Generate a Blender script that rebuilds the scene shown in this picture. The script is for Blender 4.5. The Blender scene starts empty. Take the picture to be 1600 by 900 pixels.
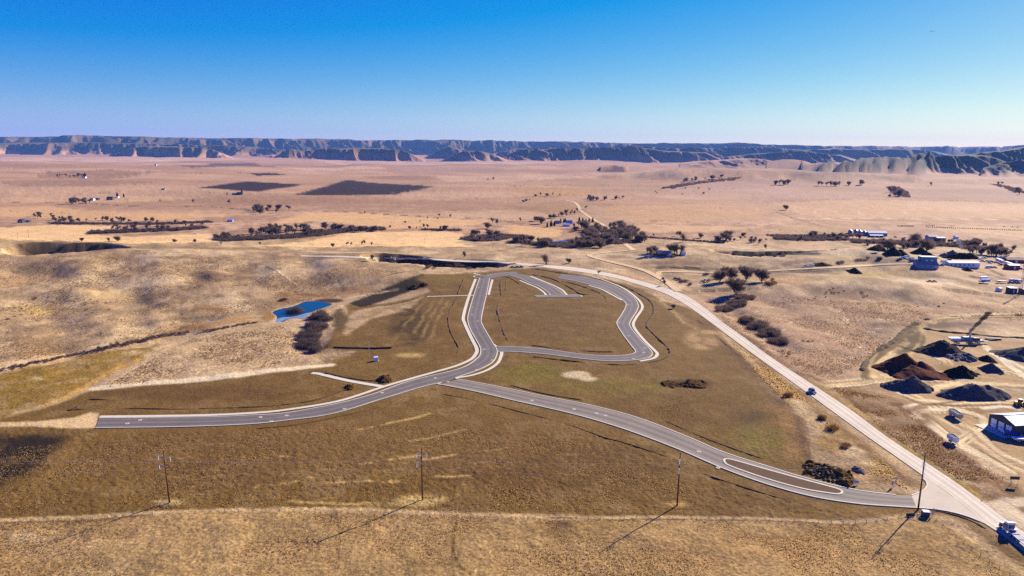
import bpy, bmesh, math, random
import numpy as np
from mathutils import Vector, Matrix

# ------------------------------------------------------------------ camera, sky, sun, exposure
scene = bpy.context.scene
COL = scene.collection
CAM_H, PITCH, ROLL, FPX = 120.0, math.radians(11.2), 0.0105, 1067.0
F = np.array([0, math.cos(PITCH), -math.sin(PITCH)])
R0 = np.array([1.0, 0, 0]); U0 = np.array([0, math.sin(PITCH), math.cos(PITCH)])
RR = math.cos(ROLL)*R0 + math.sin(ROLL)*U0
UU = -math.sin(ROLL)*R0 + math.cos(ROLL)*U0
cam_d = bpy.data.cameras.new("camera"); cam = bpy.data.objects.new("camera", cam_d); COL.objects.link(cam)
cam_d.sensor_width = 36; cam_d.lens = 36*FPX/1600; cam_d.clip_start = 1; cam_d.clip_end = 90000
m = Matrix(((RR[0], UU[0], -F[0], 0), (RR[1], UU[1], -F[1], 0), (RR[2], UU[2], -F[2], CAM_H), (0, 0, 0, 1)))
cam.matrix_world = m
scene.camera = cam

SUN_EL, SUN_AZ = math.radians(25), math.radians(46.5)          # azimuth clockwise from +Y
w = bpy.data.worlds.new("World"); scene.world = w; w.use_nodes = True
nt = w.node_tree; bg = nt.nodes["Background"]
sky = nt.nodes.new("ShaderNodeTexSky"); sky.sky_type = 'NISHITA'; sky.sun_disc = False
sky.sun_elevation = SUN_EL; sky.sun_rotation = SUN_AZ
sky.air_density = 1.0; sky.dust_density = 0.3; sky.ozone_density = 3.0; sky.altitude = 1200
hs = nt.nodes.new("ShaderNodeHueSaturation"); hs.inputs["Saturation"].default_value = 1.3
sp = nt.nodes.new("ShaderNodeSeparateColor"); cb = nt.nodes.new("ShaderNodeCombineColor")
nt.links.new(sky.outputs[0], hs.inputs["Color"]); nt.links.new(hs.outputs[0], sp.inputs[0])
for ch, (mul, add) in enumerate(((1.25, -1.66), (1.04, -0.62), (0.30, 6.2))):      # clear dry-air grading: less red aloft, steady blue
    mm = nt.nodes.new("ShaderNodeMath"); mm.operation = 'MULTIPLY_ADD'; mm.inputs[1].default_value = mul; mm.inputs[2].default_value = add
    mx = nt.nodes.new("ShaderNodeMath"); mx.operation = 'MAXIMUM'; mx.inputs[1].default_value = 0.0
    nt.links.new(sp.outputs[ch], mm.inputs[0]); nt.links.new(mm.outputs[0], mx.inputs[0]); nt.links.new(mx.outputs[0], cb.inputs[ch])
nt.links.new(cb.outputs[0], bg.inputs[0])
bg.inputs[1].default_value = 0.05
sd = bpy.data.lights.new("sun", 'SUN'); sun = bpy.data.objects.new("sun", sd); COL.objects.link(sun)
sd.energy = 5.0; sd.angle = math.radians(0.5); sd.color = (1.0, 0.93, 0.82)
sv = Vector((math.sin(SUN_AZ)*math.cos(SUN_EL), math.cos(SUN_AZ)*math.cos(SUN_EL), math.sin(SUN_EL)))
sun.rotation_euler = sv.to_track_quat('Z', 'Y').to_euler()
vs = scene.view_settings
vs.view_transform = 'Standard'; vs.look = 'None'; vs.gamma = 1; vs.use_curve_mapping = False
vs.exposure = 0.95
cy = scene.cycles
cy.use_denoising = False; cy.denoising_prefilter = 'NONE'; cy.denoising_input_passes = 'RGB_ALBEDO_NORMAL'; cy.max_bounces = 4; cy.diffuse_bounces = 2; cy.glossy_bounces = 2
cy.transmission_bounces = 2; cy.volume_bounces = 0; cy.transparent_max_bounces = 8
cy.caustics_reflective = False; cy.caustics_refractive = False

# ------------------------------------------------------------------ numeric helpers
rng = np.random.default_rng(7); random.seed(7)
def rays(uv):
    uv = np.asarray(uv, float).reshape(-1, 2)
    return F[None] + RR[None]*((uv[:, :1]-800)/FPX) + UU[None]*((450-uv[:, 1:2])/FPX)
def flat(uv, z=0.0):
    d = rays(uv); t = (CAM_H-z)/np.maximum(-d[:, 2], 1e-4)
    return d[:, :2]*t[:, None]
def atdepth(u, v, D):
    d = rays([(u, v)])[0]; t = D/d[1]
    return np.array([d[0]*t, D, CAM_H+d[2]*t])
def sstep(a, b, x):
    t = np.clip((x-a)/(b-a), 0, 1); return t*t*(3-2*t)
def _hash(ix, iy, seed):
    h = (ix*374761393 + iy*668265263 + seed*974634777) & 0xFFFFFFFF
    h = ((h ^ (h >> 13))*1274126177) & 0xFFFFFFFF
    h = (h ^ (h >> 16)) & 0xFFFFFF
    return h/float(0xFFFFFF)
def vnoise(x, y, seed=0):
    fx = np.floor(x); fy = np.floor(y); ix = fx.astype(np.int64); iy = fy.astype(np.int64)
    tx = x-fx; ty = y-fy
    tx = tx*tx*tx*(tx*(tx*6-15)+10); ty = ty*ty*ty*(ty*(ty*6-15)+10)
    a = _hash(ix, iy, seed); b = _hash(ix+1, iy, seed); c = _hash(ix, iy+1, seed); d = _hash(ix+1, iy+1, seed)
    return (a+(b-a)*tx)*(1-ty) + (c+(d-c)*tx)*ty
def fbm(x, y, seed=0, oct=4, gain=0.5):
    s = 0; a = 1; n = 0
    for i in range(oct):
        s = s + a*(vnoise(x, y, seed+i*17)-0.5); n += a; a *= gain
        x, y = 1.93*x+0.61*y+3.1, -0.61*x+1.93*y+1.7
    return s/n*2
def ridged(x, y, seed=0, oct=3):
    s = 0; a = 1; n = 0
    for i in range(oct):
        s = s + a*(1-np.abs(2*vnoise(x, y, seed+i*13)-1)); n += a; a *= 0.5
        x, y = 1.9*x+0.6*y+3.1, -0.6*x+1.9*y+1.7
    return s/n
def seg_dist(x, y, P, closed=False):
    """distance to a polyline, index+param of the closest point"""
    P = np.asarray(P, float)[:, :2]
    n = len(P); best = np.full(x.shape, 1e18); par = np.zeros(x.shape)
    for i in range(n if closed else n-1):
        a = P[i]; b = P[(i+1) % n]; ab = b-a; L = ab@ab+1e-12
        t = np.clip(((x-a[0])*ab[0]+(y-a[1])*ab[1])/L, 0, 1)
        dx = x-a[0]-t*ab[0]; dy = y-a[1]-t*ab[1]; d = dx*dx+dy*dy
        k = d < best; best = np.where(k, d, best); par = np.where(k, i+t, par)
    return np.sqrt(best), par
def inside(x, y, P):
    P = np.asarray(P, float); n = len(P); r = np.zeros(x.shape, bool)
    for i in range(n):
        a = P[i]; b = P[(i+1) % n]
        if a[1] == b[1]: continue
        c = ((a[1] > y) != (b[1] > y)) & (x < (b[0]-a[0])*(y-a[1])/(b[1]-a[1])+a[0])
        r ^= c
    return r
def sdf(x, y, P):
    d, _ = seg_dist(x, y, P, True)
    return np.where(inside(x, y, P), -d, d)
def near_box(x, y, P, mg):
    P = np.asarray(P); lo = P[:, :2].min(0)-mg; hi = P[:, :2].max(0)+mg
    return np.nonzero((x > lo[0]) & (x < hi[0]) & (y > lo[1]) & (y < hi[1]))[0]
def smooth_line(P, n=8):
    """Catmull-Rom through the points"""
    P = np.asarray(P, float)
    if len(P) < 3: n = max(n, 2); return np.array([P[0]+(P[-1]-P[0])*t for t in np.linspace(0, 1, n+1)])
    Q = np.vstack([2*P[0]-P[1], P, 2*P[-1]-P[-2]]); out = []
    for i in range(1, len(Q)-2):
        p0, p1, p2, p3 = Q[i-1], Q[i], Q[i+1], Q[i+2]
        for t in np.linspace(0, 1, n, endpoint=False):
            out.append(0.5*((2*p1)+(-p0+p2)*t+(2*p0-5*p1+4*p2-p3)*t*t+(-p0+3*p1-3*p2+p3)*t**3))
    out.append(P[-1]); return np.array(out)
def resample(P, n):
    d = np.r_[0, np.cumsum(np.linalg.norm(np.diff(P, axis=0), axis=1))]
    t = np.linspace(0, d[-1], n)
    return np.stack([np.interp(t, d, P[:, k]) for k in range(P.shape[1])], 1)
def plen(P): return float(np.linalg.norm(np.diff(P, axis=0), axis=1).sum())

# ------------------------------------------------------------------ land form
BY = np.array([0, 820, 860, 920, 990, 1050, 1600, 2200, 3500, 6000, 10000, 16000, 40000], float)
BZ = np.array([0, 0, -0.8, -3.5, -5.5, -6, -5, -2, 4, 14, 36, 60, 90], float)
def base_profile(x, y):
    r = np.sqrt(x*x+y*y)*0.35+y*0.65
    return np.interp(r, BY, BZ)
RIDGES = []        # (crest points x,y,z , front width, back width)
def ridge(pts, front, back):
    RIDGES.append((np.array([atdepth(*p) for p in pts]), front, back))
ridge([(-420, 366, 640), (-200, 370, 720), (0, 373.5, 790), (140, 378, 810), (320, 381, 830), (480, 386, 835), (640, 391, 835)], 210, 50)
ridge([(-200, 404, 640), (0, 402, 690), (60, 402, 705), (170, 391.5, 720), (300, 391, 735), (420, 394, 740), (560, 399, 730)], 200, 60)
ridge([(1268, 404, 735), (1300, 392, 790), (1340, 389, 800), (1400, 399, 760)], 60, 60)
ridge([(1235, 447, 600), (1290, 438, 622), (1350, 441, 618), (1420, 447, 600)], 38, 70)
ridge([(985, 405, 770), (1060, 391, 815), (1120, 391, 820), (1180, 396, 810)], 70, 50)
ridge([(420, 311, 1720), (520, 309, 1760), (620, 311, 1800)], 45, 300)
ridge([(700, 318, 1700), (780, 313, 1800), (850, 316, 1800)], 160, 260)
ridge([(880, 322, 1550), (960, 318, 1600), (1040, 322, 1600)], 120, 200)
# far right hills
ridge([(1285, 253, 4600), (1320, 248.5, 4620), (1350, 244.5, 4650), (1372, 242.5, 4680), (1400, 243, 4680), (1440, 247, 4720)], 150, 110)
for k, (u, v, l) in enumerate([(1302, 251, 5), (1322, 247, 8), (1341, 244, 9), (1358, 242, 13), (1379, 241, 12), (1398, 242, 10), (1416, 243.5, 9), (1436, 246, 7)]):
    ridge([(u+6, v, 4700), (u-3+3*(k % 2), v+l*.35, 4520), (u-11+7*(k % 3), v+l*.75, 4360), (u-16+10*(k % 2), v+l, 4230)], 48+9*(k % 3), 48)
ridge([(1120, 262, 3300), (1200, 262, 3400), (1290, 266, 3300)], 260, 500)
PITS = []
def pit(pts, hw, soft, depth, z=0): PITS.append((flat(pts, z), hw, soft, depth))
pit([(618, 414), (660, 417.5), (700, 420), (750, 419)], 36, 9, 13)
pit([(780, 414), (830, 416)], 10, 8, 2)
pit([(1150, 400), (1215, 400), (1262, 399)], 34, 8, 11)
pit([(60, 395), (100, 393), (150, 393)], 34, 10, 12, 8)
pit([(-60, 590), (0, 580), (60, 567), (150, 548), (230, 530), (300, 518), (380, 507), (430, 497)], 14, 12, 2.6)
pit([(470, 487), (500, 500), (490, 520), (480, 545)], 16, 14, 2.5)
pit([(1030, 420), (1080, 421), (1115, 422)], 8, 5, 2.2)
pit([(1225, 424), (1260, 422)], 8, 6, 2)
for P, hw, dp in [([(330, 425), (365, 430), (400, 434)], 30, 2.4), ([(110, 440), (160, 448), (190, 460), (215, 472)], 32, 3.0), ([(270, 430), (300, 438), (330, 446)], 22, 1.6), ([(0, 430), (60, 436)], 34, 2.4), ([(60, 470), (75, 500), (60, 540)], 26, 1.7), ([(330, 470), (310, 490), (290, 508)], 22, 1.4), ([(470, 420), (500, 440), (520, 458)], 24, 1.6), ([(210, 490), (225, 512)], 16, 1.0), ([(1190, 470), (1230, 486), (1250, 510)], 22, 1.6), ([(1330, 490), (1340, 520), (1320, 560)], 20, 1.4), ([(1395, 470), (1440, 480)], 16, 1.4), ([(1120, 470), (1150, 492), (1190, 520), (1230, 545)], 15, 2.0)]:
    pit(P, hw, hw-1, dp)
for P, hw, dp in [([(185, 418), (205, 450), (222, 485), (238, 520)], 42, 3.4), ([(405, 418), (385, 450), (372, 490)], 40, 3.0), ([(60, 440), (30, 480), (-10, 540)], 46, 3.2), ([(300, 432), (292, 470), (288, 508)], 30, 3.2), ([(480, 412), (470, 440), (455, 466)], 34, 3.4), ([(120, 470), (115, 510), (110, 545)], 30, 3.0)]:
    pit(P, hw, hw-1, dp)
POND = [(395, 507), (424, 504), (431, 499), (431, 494), (425, 489), (428, 486), (437, 483), (452, 480), (462, 477), (474, 472),
        (487, 471), (500, 471), (510, 473), (519, 475), (517, 477), (506, 481), (494, 485), (483, 490), (478, 495), (470, 499), (460, 497), (450, 499), (440, 503)]
POND_Z = -2.2
PONDW = smooth_line(np.vstack([flat(POND, POND_Z), flat(POND[:1], POND_Z)]), 4)[:-1]
MESAS = []
def mesa(us, vs_, ys, W, amp, lam, back=None, seed=1):
    us = np.array(us, float)
    z = np.array([atdepth(u, v, y)[2] for u, v, y in zip(us, vs_, ys)])
    MESAS.append((us, z, np.array(ys, float), W, amp, lam, back, seed))
mesa([-400, 0, 60, 130, 200, 280, 400, 520, 640, 800, 950, 1100, 1150, 1300, 1500, 1700, 2000],
     [211, 212, 211, 210.5, 212, 213, 214.5, 217, 217.5, 219.5, 222, 224, 222.5, 227, 228, 226, 225],
     [10500, 10500, 10300, 10200, 10400, 10800, 11500, 12500, 13200, 14000, 14500, 14000, 13500, 13500, 14000, 14000, 14000], 950, 820, 430, None, 3)
mesa([-400, 0, 80, 180, 260, 330, 400, 480], [224, 225, 223, 222, 224, 226, 229, 240],
     [9300, 9300, 9100, 9200, 9300, 9400, 9400, 9400], 420, 420, 330, 1500, 11)
mesa([170, 200, 225, 300, 330, 360], [243, 234, 230, 230.5, 234, 246], [8200]*6, 200, 200, 170, 700, 21)
mesa([425, 450, 470, 490, 505, 525, 560, 600, 625, 640, 660], [245, 233, 237, 234, 231, 231, 230, 231, 232.5, 238, 248], [7900]*11, 200, 210, 190, 800, 23)
mesa([660, 690, 700, 715, 730], [246, 230, 227, 232, 246], [9800]*5, 300, 160, 300, 700, 29)
mesa([684, 705, 722, 745, 765, 790], [250, 241, 235, 236, 242, 252], [7600]*6, 230, 130, 240, 500, 31)
mesa([780, 800, 815, 840, 880, 930, 960, 985, 995, 1005, 1030, 1060, 1100, 1130], [250, 238, 234, 232.5, 232, 232, 231, 228, 229, 233, 236, 238, 240, 252], [8000]*14, 240, 280, 230, 900, 37)
mesa([760, 800, 860, 920, 1000, 1060, 1090], [240, 231, 231, 230, 230, 232, 244], [10500]*7, 330, 360, 300, 900, 39)
mesa([1010, 1040, 1080, 1120, 1180, 1250, 1300, 1340, 1400, 1450, 1500], [246, 232, 229.5, 233, 230, 233, 231, 234, 232, 236, 246], [10000]*11, 450, 460, 380, 1500, 41)
mesa([1090, 1140, 1180, 1210, 1240, 1280, 1310, 1340], [252, 243, 240, 236, 235, 240, 243, 254], [8200]*8, 280, 260, 220, 900, 43)
mesa([1420, 1450, 1480, 1510, 1540, 1580], [251, 243, 240.5, 239, 241, 251], [4700, 4650, 4600, 4650, 4700, 4800], 330, 300, 210, 900, 59)
mesa([1470, 1510, 1540, 1565, 1585, 1600, 1700, 1900], [246, 238.5, 234, 231.5, 228, 225, 208, 198], [5200, 5150, 5100, 5100, 5100, 5100, 5100, 5100], 480, 380, 260, 1500, 61)
mesa([1535, 1560, 1590, 1640, 1800], [264, 256, 250, 243, 236], [4300, 4250, 4200, 4200, 4200], 300, 260, 190, 700, 67)
mesa([1195, 1222, 1240, 1255, 1275], [257, 251, 249.5, 251, 258], [4600]*5, 200, 160, 140, 500, 71)
mesa([1060, 1110, 1150, 1190, 1250], [262, 255, 252, 253, 260], [5400]*5, 400, 300, 240, 900, 73)
mesa([933, 937, 945, 960, 968, 976, 988], [271, 262, 260.2, 260, 262.5, 263, 271], [4600]*7, 60, 60, 160, 240, 47)

def H(x, y):
    x = np.asarray(x, float); y = np.asarray(y, float)
    z = base_profile(x, y)
    amp = np.interp(y, [900, 1500, 2200, 4000, 7000, 12000], [0, 2.5, 13, 24, 30, 26])
    z = z + amp*fbm(x/900, y/1300, 5, 3)
    z = z + np.interp(y, [1000, 2000, 5000], [0, 4, 9])*fbm(x/260, y/420, 77, 2)
    z0 = z.copy(); rid = np.zeros_like(z)
    for P, fr, bk in RIDGES:
        i = near_box(x, y, P, 2.6*max(fr, bk)) if x.ndim else None
        if len(i) == 0: continue
        xs = x[i]; ys = y[i]; d, par = seg_dist(xs, ys, P)
        k = np.clip(par.astype(int), 0, len(P)-2); t = par-k
        c = P[k]*(1-t)[:, None]+P[k+1]*t[:, None]
        wgt = np.where(ys > c[:, 1], bk, fr)
        if fr > 200 and P[0][1] > 2000: wgt = wgt*(0.45+1.0*ridged(xs/300, ys/380, 61, 3))
        elif fr > 100: wgt = wgt*(0.85+0.3*(vnoise(xs/70, ys/110, 62)))
        a = c[:, 2]-base_profile(c[:, 0], c[:, 1])
        rid[i] = np.maximum(rid[i], a*np.exp(-(d/wgt)**2))
    z = z+rid
    hl = sstep(380, 520, y)*(1-sstep(900, 980, y))*np.maximum(sstep(20, -60, x+0.25*(y-500)), sstep(150, 260, x-(y-450)*0.55))
    z = z+hl*(4.0*fbm(x/170+.4, y/200, 57, 2)+2.4*(ridged(x/110+.25*y/100, y/170, 58, 3)-.6))
    far = np.nonzero(y > 3200)[0]
    if len(far):
        xf = x[far]; yf = y[far]; uu = 800+1088*xf/yf; add = np.zeros(len(far)); zb = base_profile(xf, yf)
        for us, zz, ys_, W, am, lam, back, sd_ in MESAS:
            ok = np.nonzero((uu > us[0]) & (uu < us[-1]) & (yf > ys_.min()-2.2*am-W))[0]
            if len(ok) == 0: continue
            X = xf[ok]; Y = yf[ok]; U = uu[ok]
            zt = np.interp(U, us, zz); y0 = np.interp(U, us, ys_)
            Xw = X+lam*1.1*fbm(X/(lam*2.3), Y/(lam*3), sd_+3, 2)+.45*(Y-y0); am2 = am*(.6+1.0*vnoise(X/(lam*3.7)+sd_, Y/9000, sd_+4))
            g = am2*(ridged(Xw/lam, Y/(3.2*lam), sd_, 4)-0.55)*1.25+am*.8*fbm(X/(lam*5), Y/9000, sd_+6, 2)
            q = (Y-y0+g)/W
            S = np.clip(q, 0, 1)
            S = 0.55*S**1.3 + 0.45*np.where(S < .45, S*S*0.9, 0.182+(sstep(.4, 1, S))*0.818)
            if back:
                S = S*(1-sstep(back, back*1.5, Y-y0+0.3*g))
            hgt = np.maximum(zt-zb[ok], 0)
            n2 = 1+0.04*fbm(X/300, Y/300, sd_+5, 2)
            S = np.clip(S+2.3*S*(1-S)*(ridged((X+.5*Y)/(lam*.5), (Y-.3*X)/(lam*.9), sd_+7, 4)-.62), 0, 1.05)
            add[ok] = np.maximum(add[ok], hgt*S*n2)
        z[far] += add
    for P, hw, soft, dep in PITS:
        i = near_box(x, y, P, hw)
        if len(i):
            d, _ = seg_dist(x[i], y[i], P)
            d = d+hw*0.15*(fbm(x[i]/25, y[i]/25, 9, 2))
            z[i] -= dep*(1-sstep(hw-soft, hw, d))
    i = near_box(x, y, PONDW, 100)
    if len(i):
        d = sdf(x[i], y[i], PONDW)
        z[i] = z[i]+(POND_Z+0.25-z[i])*(1-sstep(3, 95, d))
        z[i] -= 1.6*(1-sstep(-4.0, 0.8, d))
    return z

def ground(uv):
    """world points (n,3) where the view rays of photo pixels meet the land"""
    d = rays(uv); n = len(d)
    Y = np.geomspace(120, 9500, 260)
    dx = d[:, 0]/d[:, 1]; dz = d[:, 2]/d[:, 1]
    X = dx[:, None]*Y[None]; Z = CAM_H+dz[:, None]*Y[None]
    h = H(X.ravel(), np.broadcast_to(Y, X.shape).ravel()).reshape(X.shape)
    below = Z < h
    k = np.where(below.any(1), below.argmax(1), len(Y)-1); k = np.maximum(k, 1)
    lo = Y[k-1].copy(); hi = Y[k].copy()
    for _ in range(22):
        mid = (lo+hi)/2; b = CAM_H+dz*mid < H(dx*mid, mid)
        hi = np.where(b, mid, hi); lo = np.where(b, lo, mid)
    yy = hi; xx = dx*yy
    return np.stack([xx, yy, H(xx, yy)], 1)
def G(u, v):
    p = ground([(u, v)])[0]; return Vector(p)
def pxscale(p):
    """metres per photo pixel at a world point"""
    q = np.array(p)-np.array([0, 0, CAM_H]); return float(q@F)/FPX

# ------------------------------------------------------------------ object helpers
def tag(o, label=None, cat=None, group=None, kind=None):
    if label: o["label"] = label
    if cat: o["category"] = cat
    if group: o["group"] = group
    if kind: o["kind"] = kind
    return o
def empty(name, loc, rz=0.0, label=None, cat=None, group=None):
    o = bpy.data.objects.new(name, None); COL.objects.link(o); o.location = loc; o.rotation_euler = (0, 0, rz)
    o.empty_display_size = 0.2
    return tag(o, label, cat, group)
def copy_tree(o, parent=None):
    c = o.copy(); COL.objects.link(c); c.parent = parent
    for ch in [k for k in o.children]: copy_tree(ch, c)
    return c
def np_mesh(name, V, Fq, mat, smooth=False):
    me = bpy.data.meshes.new(name); V = np.asarray(V, np.float32); Fq = np.asarray(Fq, np.int32)
    me.vertices.add(len(V)); me.vertices.foreach_set("co", V.ravel())
    k = Fq.shape[1]; me.loops.add(Fq.size); me.loops.foreach_set("vertex_index", Fq.ravel())
    me.polygons.add(len(Fq)); me.polygons.foreach_set("loop_start", np.arange(0, Fq.size, k, dtype=np.int32))
    me.polygons.foreach_set("use_smooth", np.full(len(Fq), smooth))
    me.update(calc_edges=True)
    if mat: me.materials.append(mat)
    return me
def link(name, me, parent=None, loc=None):
    o = bpy.data.objects.new(name, me); COL.objects.link(o); o.parent = parent
    if loc is not None: o.location = loc
    return o
class MB:
    def __init__(s): s.v = []; s.f = []
    def add(s, V, Fs):
        b = len(s.v); s.v += [tuple(p) for p in V]; s.f += [tuple(b+i for i in f) for f in Fs]; return s
    def box(s, x0, x1, y0, y1, z0, z1, M=None, taper=None):
        V = [(x0, y0, z0), (x1, y0, z0), (x1, y1, z0), (x0, y1, z0), (x0, y0, z1), (x1, y0, z1), (x1, y1, z1), (x0, y1, z1)]
        if taper:
            cx, cy_ = (x0+x1)/2, (y0+y1)/2
            V = V[:4]+[(cx+(p[0]-cx)*taper[0], cy_+(p[1]-cy_)*taper[1], p[2]) for p in V[4:]]
        if M is not None: V = [tuple(M @ Vector(p)) for p in V]
        return s.add(V, [(3, 2, 1, 0), (4, 5, 6, 7), (0, 1, 5, 4), (1, 2, 6, 5), (2, 3, 7, 6), (3, 0, 4, 7)])
    def tube(s, a, b, r0, r1=None, n=6, caps=True):
        r1 = r0 if r1 is None else r1; a = Vector(a); b = Vector(b); d = (b-a)
        if d.length < 1e-6: return s
        d.normalize(); t = d.orthogonal().normalized(); q = d.cross(t)
        V = [a+(t*math.cos(k*2*math.pi/n)+q*math.sin(k*2*math.pi/n))*r0 for k in range(n)]
        V += [b+(t*math.cos(k*2*math.pi/n)+q*math.sin(k*2*math.pi/n))*r1 for k in range(n)]
        Fs = [(k, (k+1) % n, n+(k+1) % n, n+k) for k in range(n)]
        if caps: Fs += [tuple(range(n-1, -1, -1)), tuple(range(n, 2*n))]
        return s.add(V, Fs)
    def path(s, P, r, n=6):
        for a, b in zip(P[:-1], P[1:]): s.tube(a, b, r, r, n)
        return s
    def prism(s, prof, x0, x1):
        """profile in (y,z) extruded along x"""
        n = len(prof); V = [(x0, p[0], p[1]) for p in prof]+[(x1, p[0], p[1]) for p in prof]
        return s.add(V, [tuple(range(n)), tuple(range(2*n-1, n-1, -1))]+[(k, n+k, n+(k+1) % n, (k+1) % n) for k in range(n)])
    def prism_y(s, prof, y0, y1):
        """profile in (x,z) extruded along y"""
        n = len(prof); V = [(p[0], y0, p[1]) for p in prof]+[(p[0], y1, p[1]) for p in prof]
        return s.add(V, [tuple(range(n)), tuple(range(2*n-1, n-1, -1))]+[(k, n+k, n+(k+1) % n, (k+1) % n) for k in range(n)])
    def wheel(s, x, y, z, r, wd, n=12):
        return s.tube((x, y-wd/2, z), (x, y+wd/2, z), r, r, n)
    def mesh(s, name, mat, smooth=False, bevel=0):
        bm = bmesh.new(); vs_ = [bm.verts.new(p) for p in s.v]
        for f in s.f:
            try: bm.faces.new([vs_[i] for i in f])
            except ValueError: pass
        bmesh.ops.recalc_face_normals(bm, faces=bm.faces[:])
        if bevel: bmesh.ops.bevel(bm, geom=bm.edges[:], offset=bevel, segments=1, affect='EDGES')
        me = bpy.data.meshes.new(name); bm.to_mesh(me); bm.free()
        for p in me.polygons: p.use_smooth = smooth
        if mat: me.materials.append(mat)
        return me
    def build(s, name, mat, parent=None, smooth=False, bevel=0):
        return link(name, s.mesh(name, mat, smooth, bevel), parent)

# ------------------------------------------------------------------ materials
def lin(c):
    c = np.asarray(c, float)/255.0
    return np.where(c <= 0.04045, c/12.92, ((c+0.055)/1.055)**2.4)
MATS = {}
def mat(name, rgb, rough=0.8, var=0.15, scale=1.5, metal=0.0, spec=0.3, bump=0.0, bscale=4.0, emit=None):
    """plain material: base colour (linear albedo) broken up by two scales of noise"""
    if name in MATS: return MATS[name]
    mt = bpy.data.materials.new(name); mt.use_nodes = True; n = mt.node_tree; b = n.nodes["Principled BSDF"]
    tc = n.nodes.new("ShaderNodeTexCoord"); nz = n.nodes.new("ShaderNodeTexNoise"); nz.inputs["Scale"].default_value = scale
    nz.inputs["Detail"].default_value = 5; nz.inputs["Roughness"].default_value = 0.65
    n.links.new(tc.outputs["Object"], nz.inputs["Vector"])
    rp = n.nodes.new("ShaderNodeMapRange"); rp.inputs[1].default_value = 0.3; rp.inputs[2].default_value = 0.7
    rp.inputs[3].default_value = 1-var; rp.inputs[4].default_value = 1+var
    n.links.new(nz.outputs[0], rp.inputs[0])
    mx = n.nodes.new("ShaderNodeVectorMath"); mx.operation = 'SCALE'; mx.inputs[0].default_value = rgb[:3]
    n.links.new(rp.outputs[0], mx.inputs["Scale"]); n.links.new(mx.outputs[0], b.inputs["Base Color"])
    b.inputs["Roughness"].default_value = rough; b.inputs["Metallic"].default_value = metal
    b.inputs["Specular IOR Level"].default_value = spec
    if bump:
        bp = n.nodes.new("ShaderNodeBump"); bp.inputs["Strength"].default_value = bump; bp.inputs["Distance"].default_value = 0.3
        n2 = n.nodes.new("ShaderNodeTexNoise"); n2.inputs["Scale"].default_value = bscale; n2.inputs["Detail"].default_value = 6
        n.links.new(tc.outputs["Object"], n2.inputs["Vector"]); n.links.new(n2.outputs[0], bp.inputs["Height"])
        n.links.new(bp.outputs[0], b.inputs["Normal"])
    MATS[name] = mt
    return mt
# ------------------------------------------------------------------ road lines (photo pixels, put on the ground once)
def dense(pts, n=8): return ground(smooth_line(pts, n))[:, :2]
def straight(pts, n=10):
    out = []
    for a, b in zip(pts[:-1], pts[1:]):
        for t in np.linspace(0, 1, n, endpoint=False): out.append((a[0]+(b[0]-a[0])*t, a[1]+(b[1]-a[1])*t))
    out.append(pts[-1]); return ground(out)[:, :2]
A_L = [(155, 653.5), (250, 652.5), (330, 651.5), (400, 648.5), (450, 645), (530, 630), (582, 616), (640, 595.5), (717, 576.5), (745, 560.5), (751, 550), (749, 540), (736, 517), (731, 502), (732, 490), (740, 462), (749.5, 434)]
A_R1 = [(149, 668.5), (250, 667.5), (330, 665.5), (400, 662), (450, 656.5), (520, 646.5), (600, 622.5), (660, 604.5), (690, 598)]
A_R2 = [(718, 588.5), (750, 577), (770, 565.5), (776.5, 553), (776, 545), (770, 536), (755, 510), (752, 500), (755, 482), (760, 460), (765, 435)]
A_WALK = [(156, 651), (250, 650), (330, 648.5), (400, 645), (450, 640), (530, 626.5), (600, 604), (641, 592), (677, 582), (712, 572), (735, 562), (744, 552), (744.5, 544), (736, 527), (726, 505), (724, 495), (731.5, 467), (743, 436)]
B_T = [(716, 592.5), (760, 600.5), (800, 608.5), (850, 619), (930, 635), (1000, 654), (1080, 685), (1130, 706.5), (1200, 729), (1270, 750), (1340, 766), (1400, 773.5), (1424, 774)]
B_B = [(690, 601), (740, 611), (800, 625), (900, 648), (980, 672), (1060, 702), (1130, 732), (1200, 757), (1270, 776), (1340, 787), (1400, 791.5), (1432, 793.5)]
C_IN = [(872, 434.5), (900, 439.5), (940, 450), (965, 463), (975, 471), (978, 478), (971, 492), (964, 503), (965.5, 510), (975, 525), (988, 542), (993, 549), (988, 553), (970, 555.5), (940, 555.8), (900, 552.5), (850, 545.5), (800, 541.8), (777, 541.5)]
C_OUT = [(876, 428.5), (910, 432.5), (942, 440.5), (970, 452), (990, 465), (997, 476), (995, 486), (986, 500), (984.5, 510), (1000, 530), (1015, 545), (1019, 553), (1012, 559.5), (990, 563), (950, 564.2), (900, 559.5), (850, 553), (800, 549.5), (778, 549.5)]
C_WALK_OUT = [(925, 432), (950, 440), (975, 451), (993, 464), (1002, 474), (1003, 483), (993, 498), (990, 510), (1005, 530), (1022, 547), (1027, 553), (1021, 560), (1000, 564.5)]
C_WALK_IN = [(920, 446), (940, 452), (957, 461), (972, 469.3)]
D_TOP = [(747, 431.5), (760, 430), (780, 427), (808, 425)]
D_BOT = [(765, 436), (775, 433.5), (797, 430.3), (809, 428.8)]
E_L = [(797, 430.3), (812, 435), (826, 441.5), (843, 448), (855, 456), (860, 461)]
E_R = [(809, 428.8), (829, 432.5), (845, 439.5), (862, 447), (875, 455), (881, 461)]
HAM = [(835, 462.3), (860, 461), (881, 461), (907, 461.2), (909, 464), (839, 465)]
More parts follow.
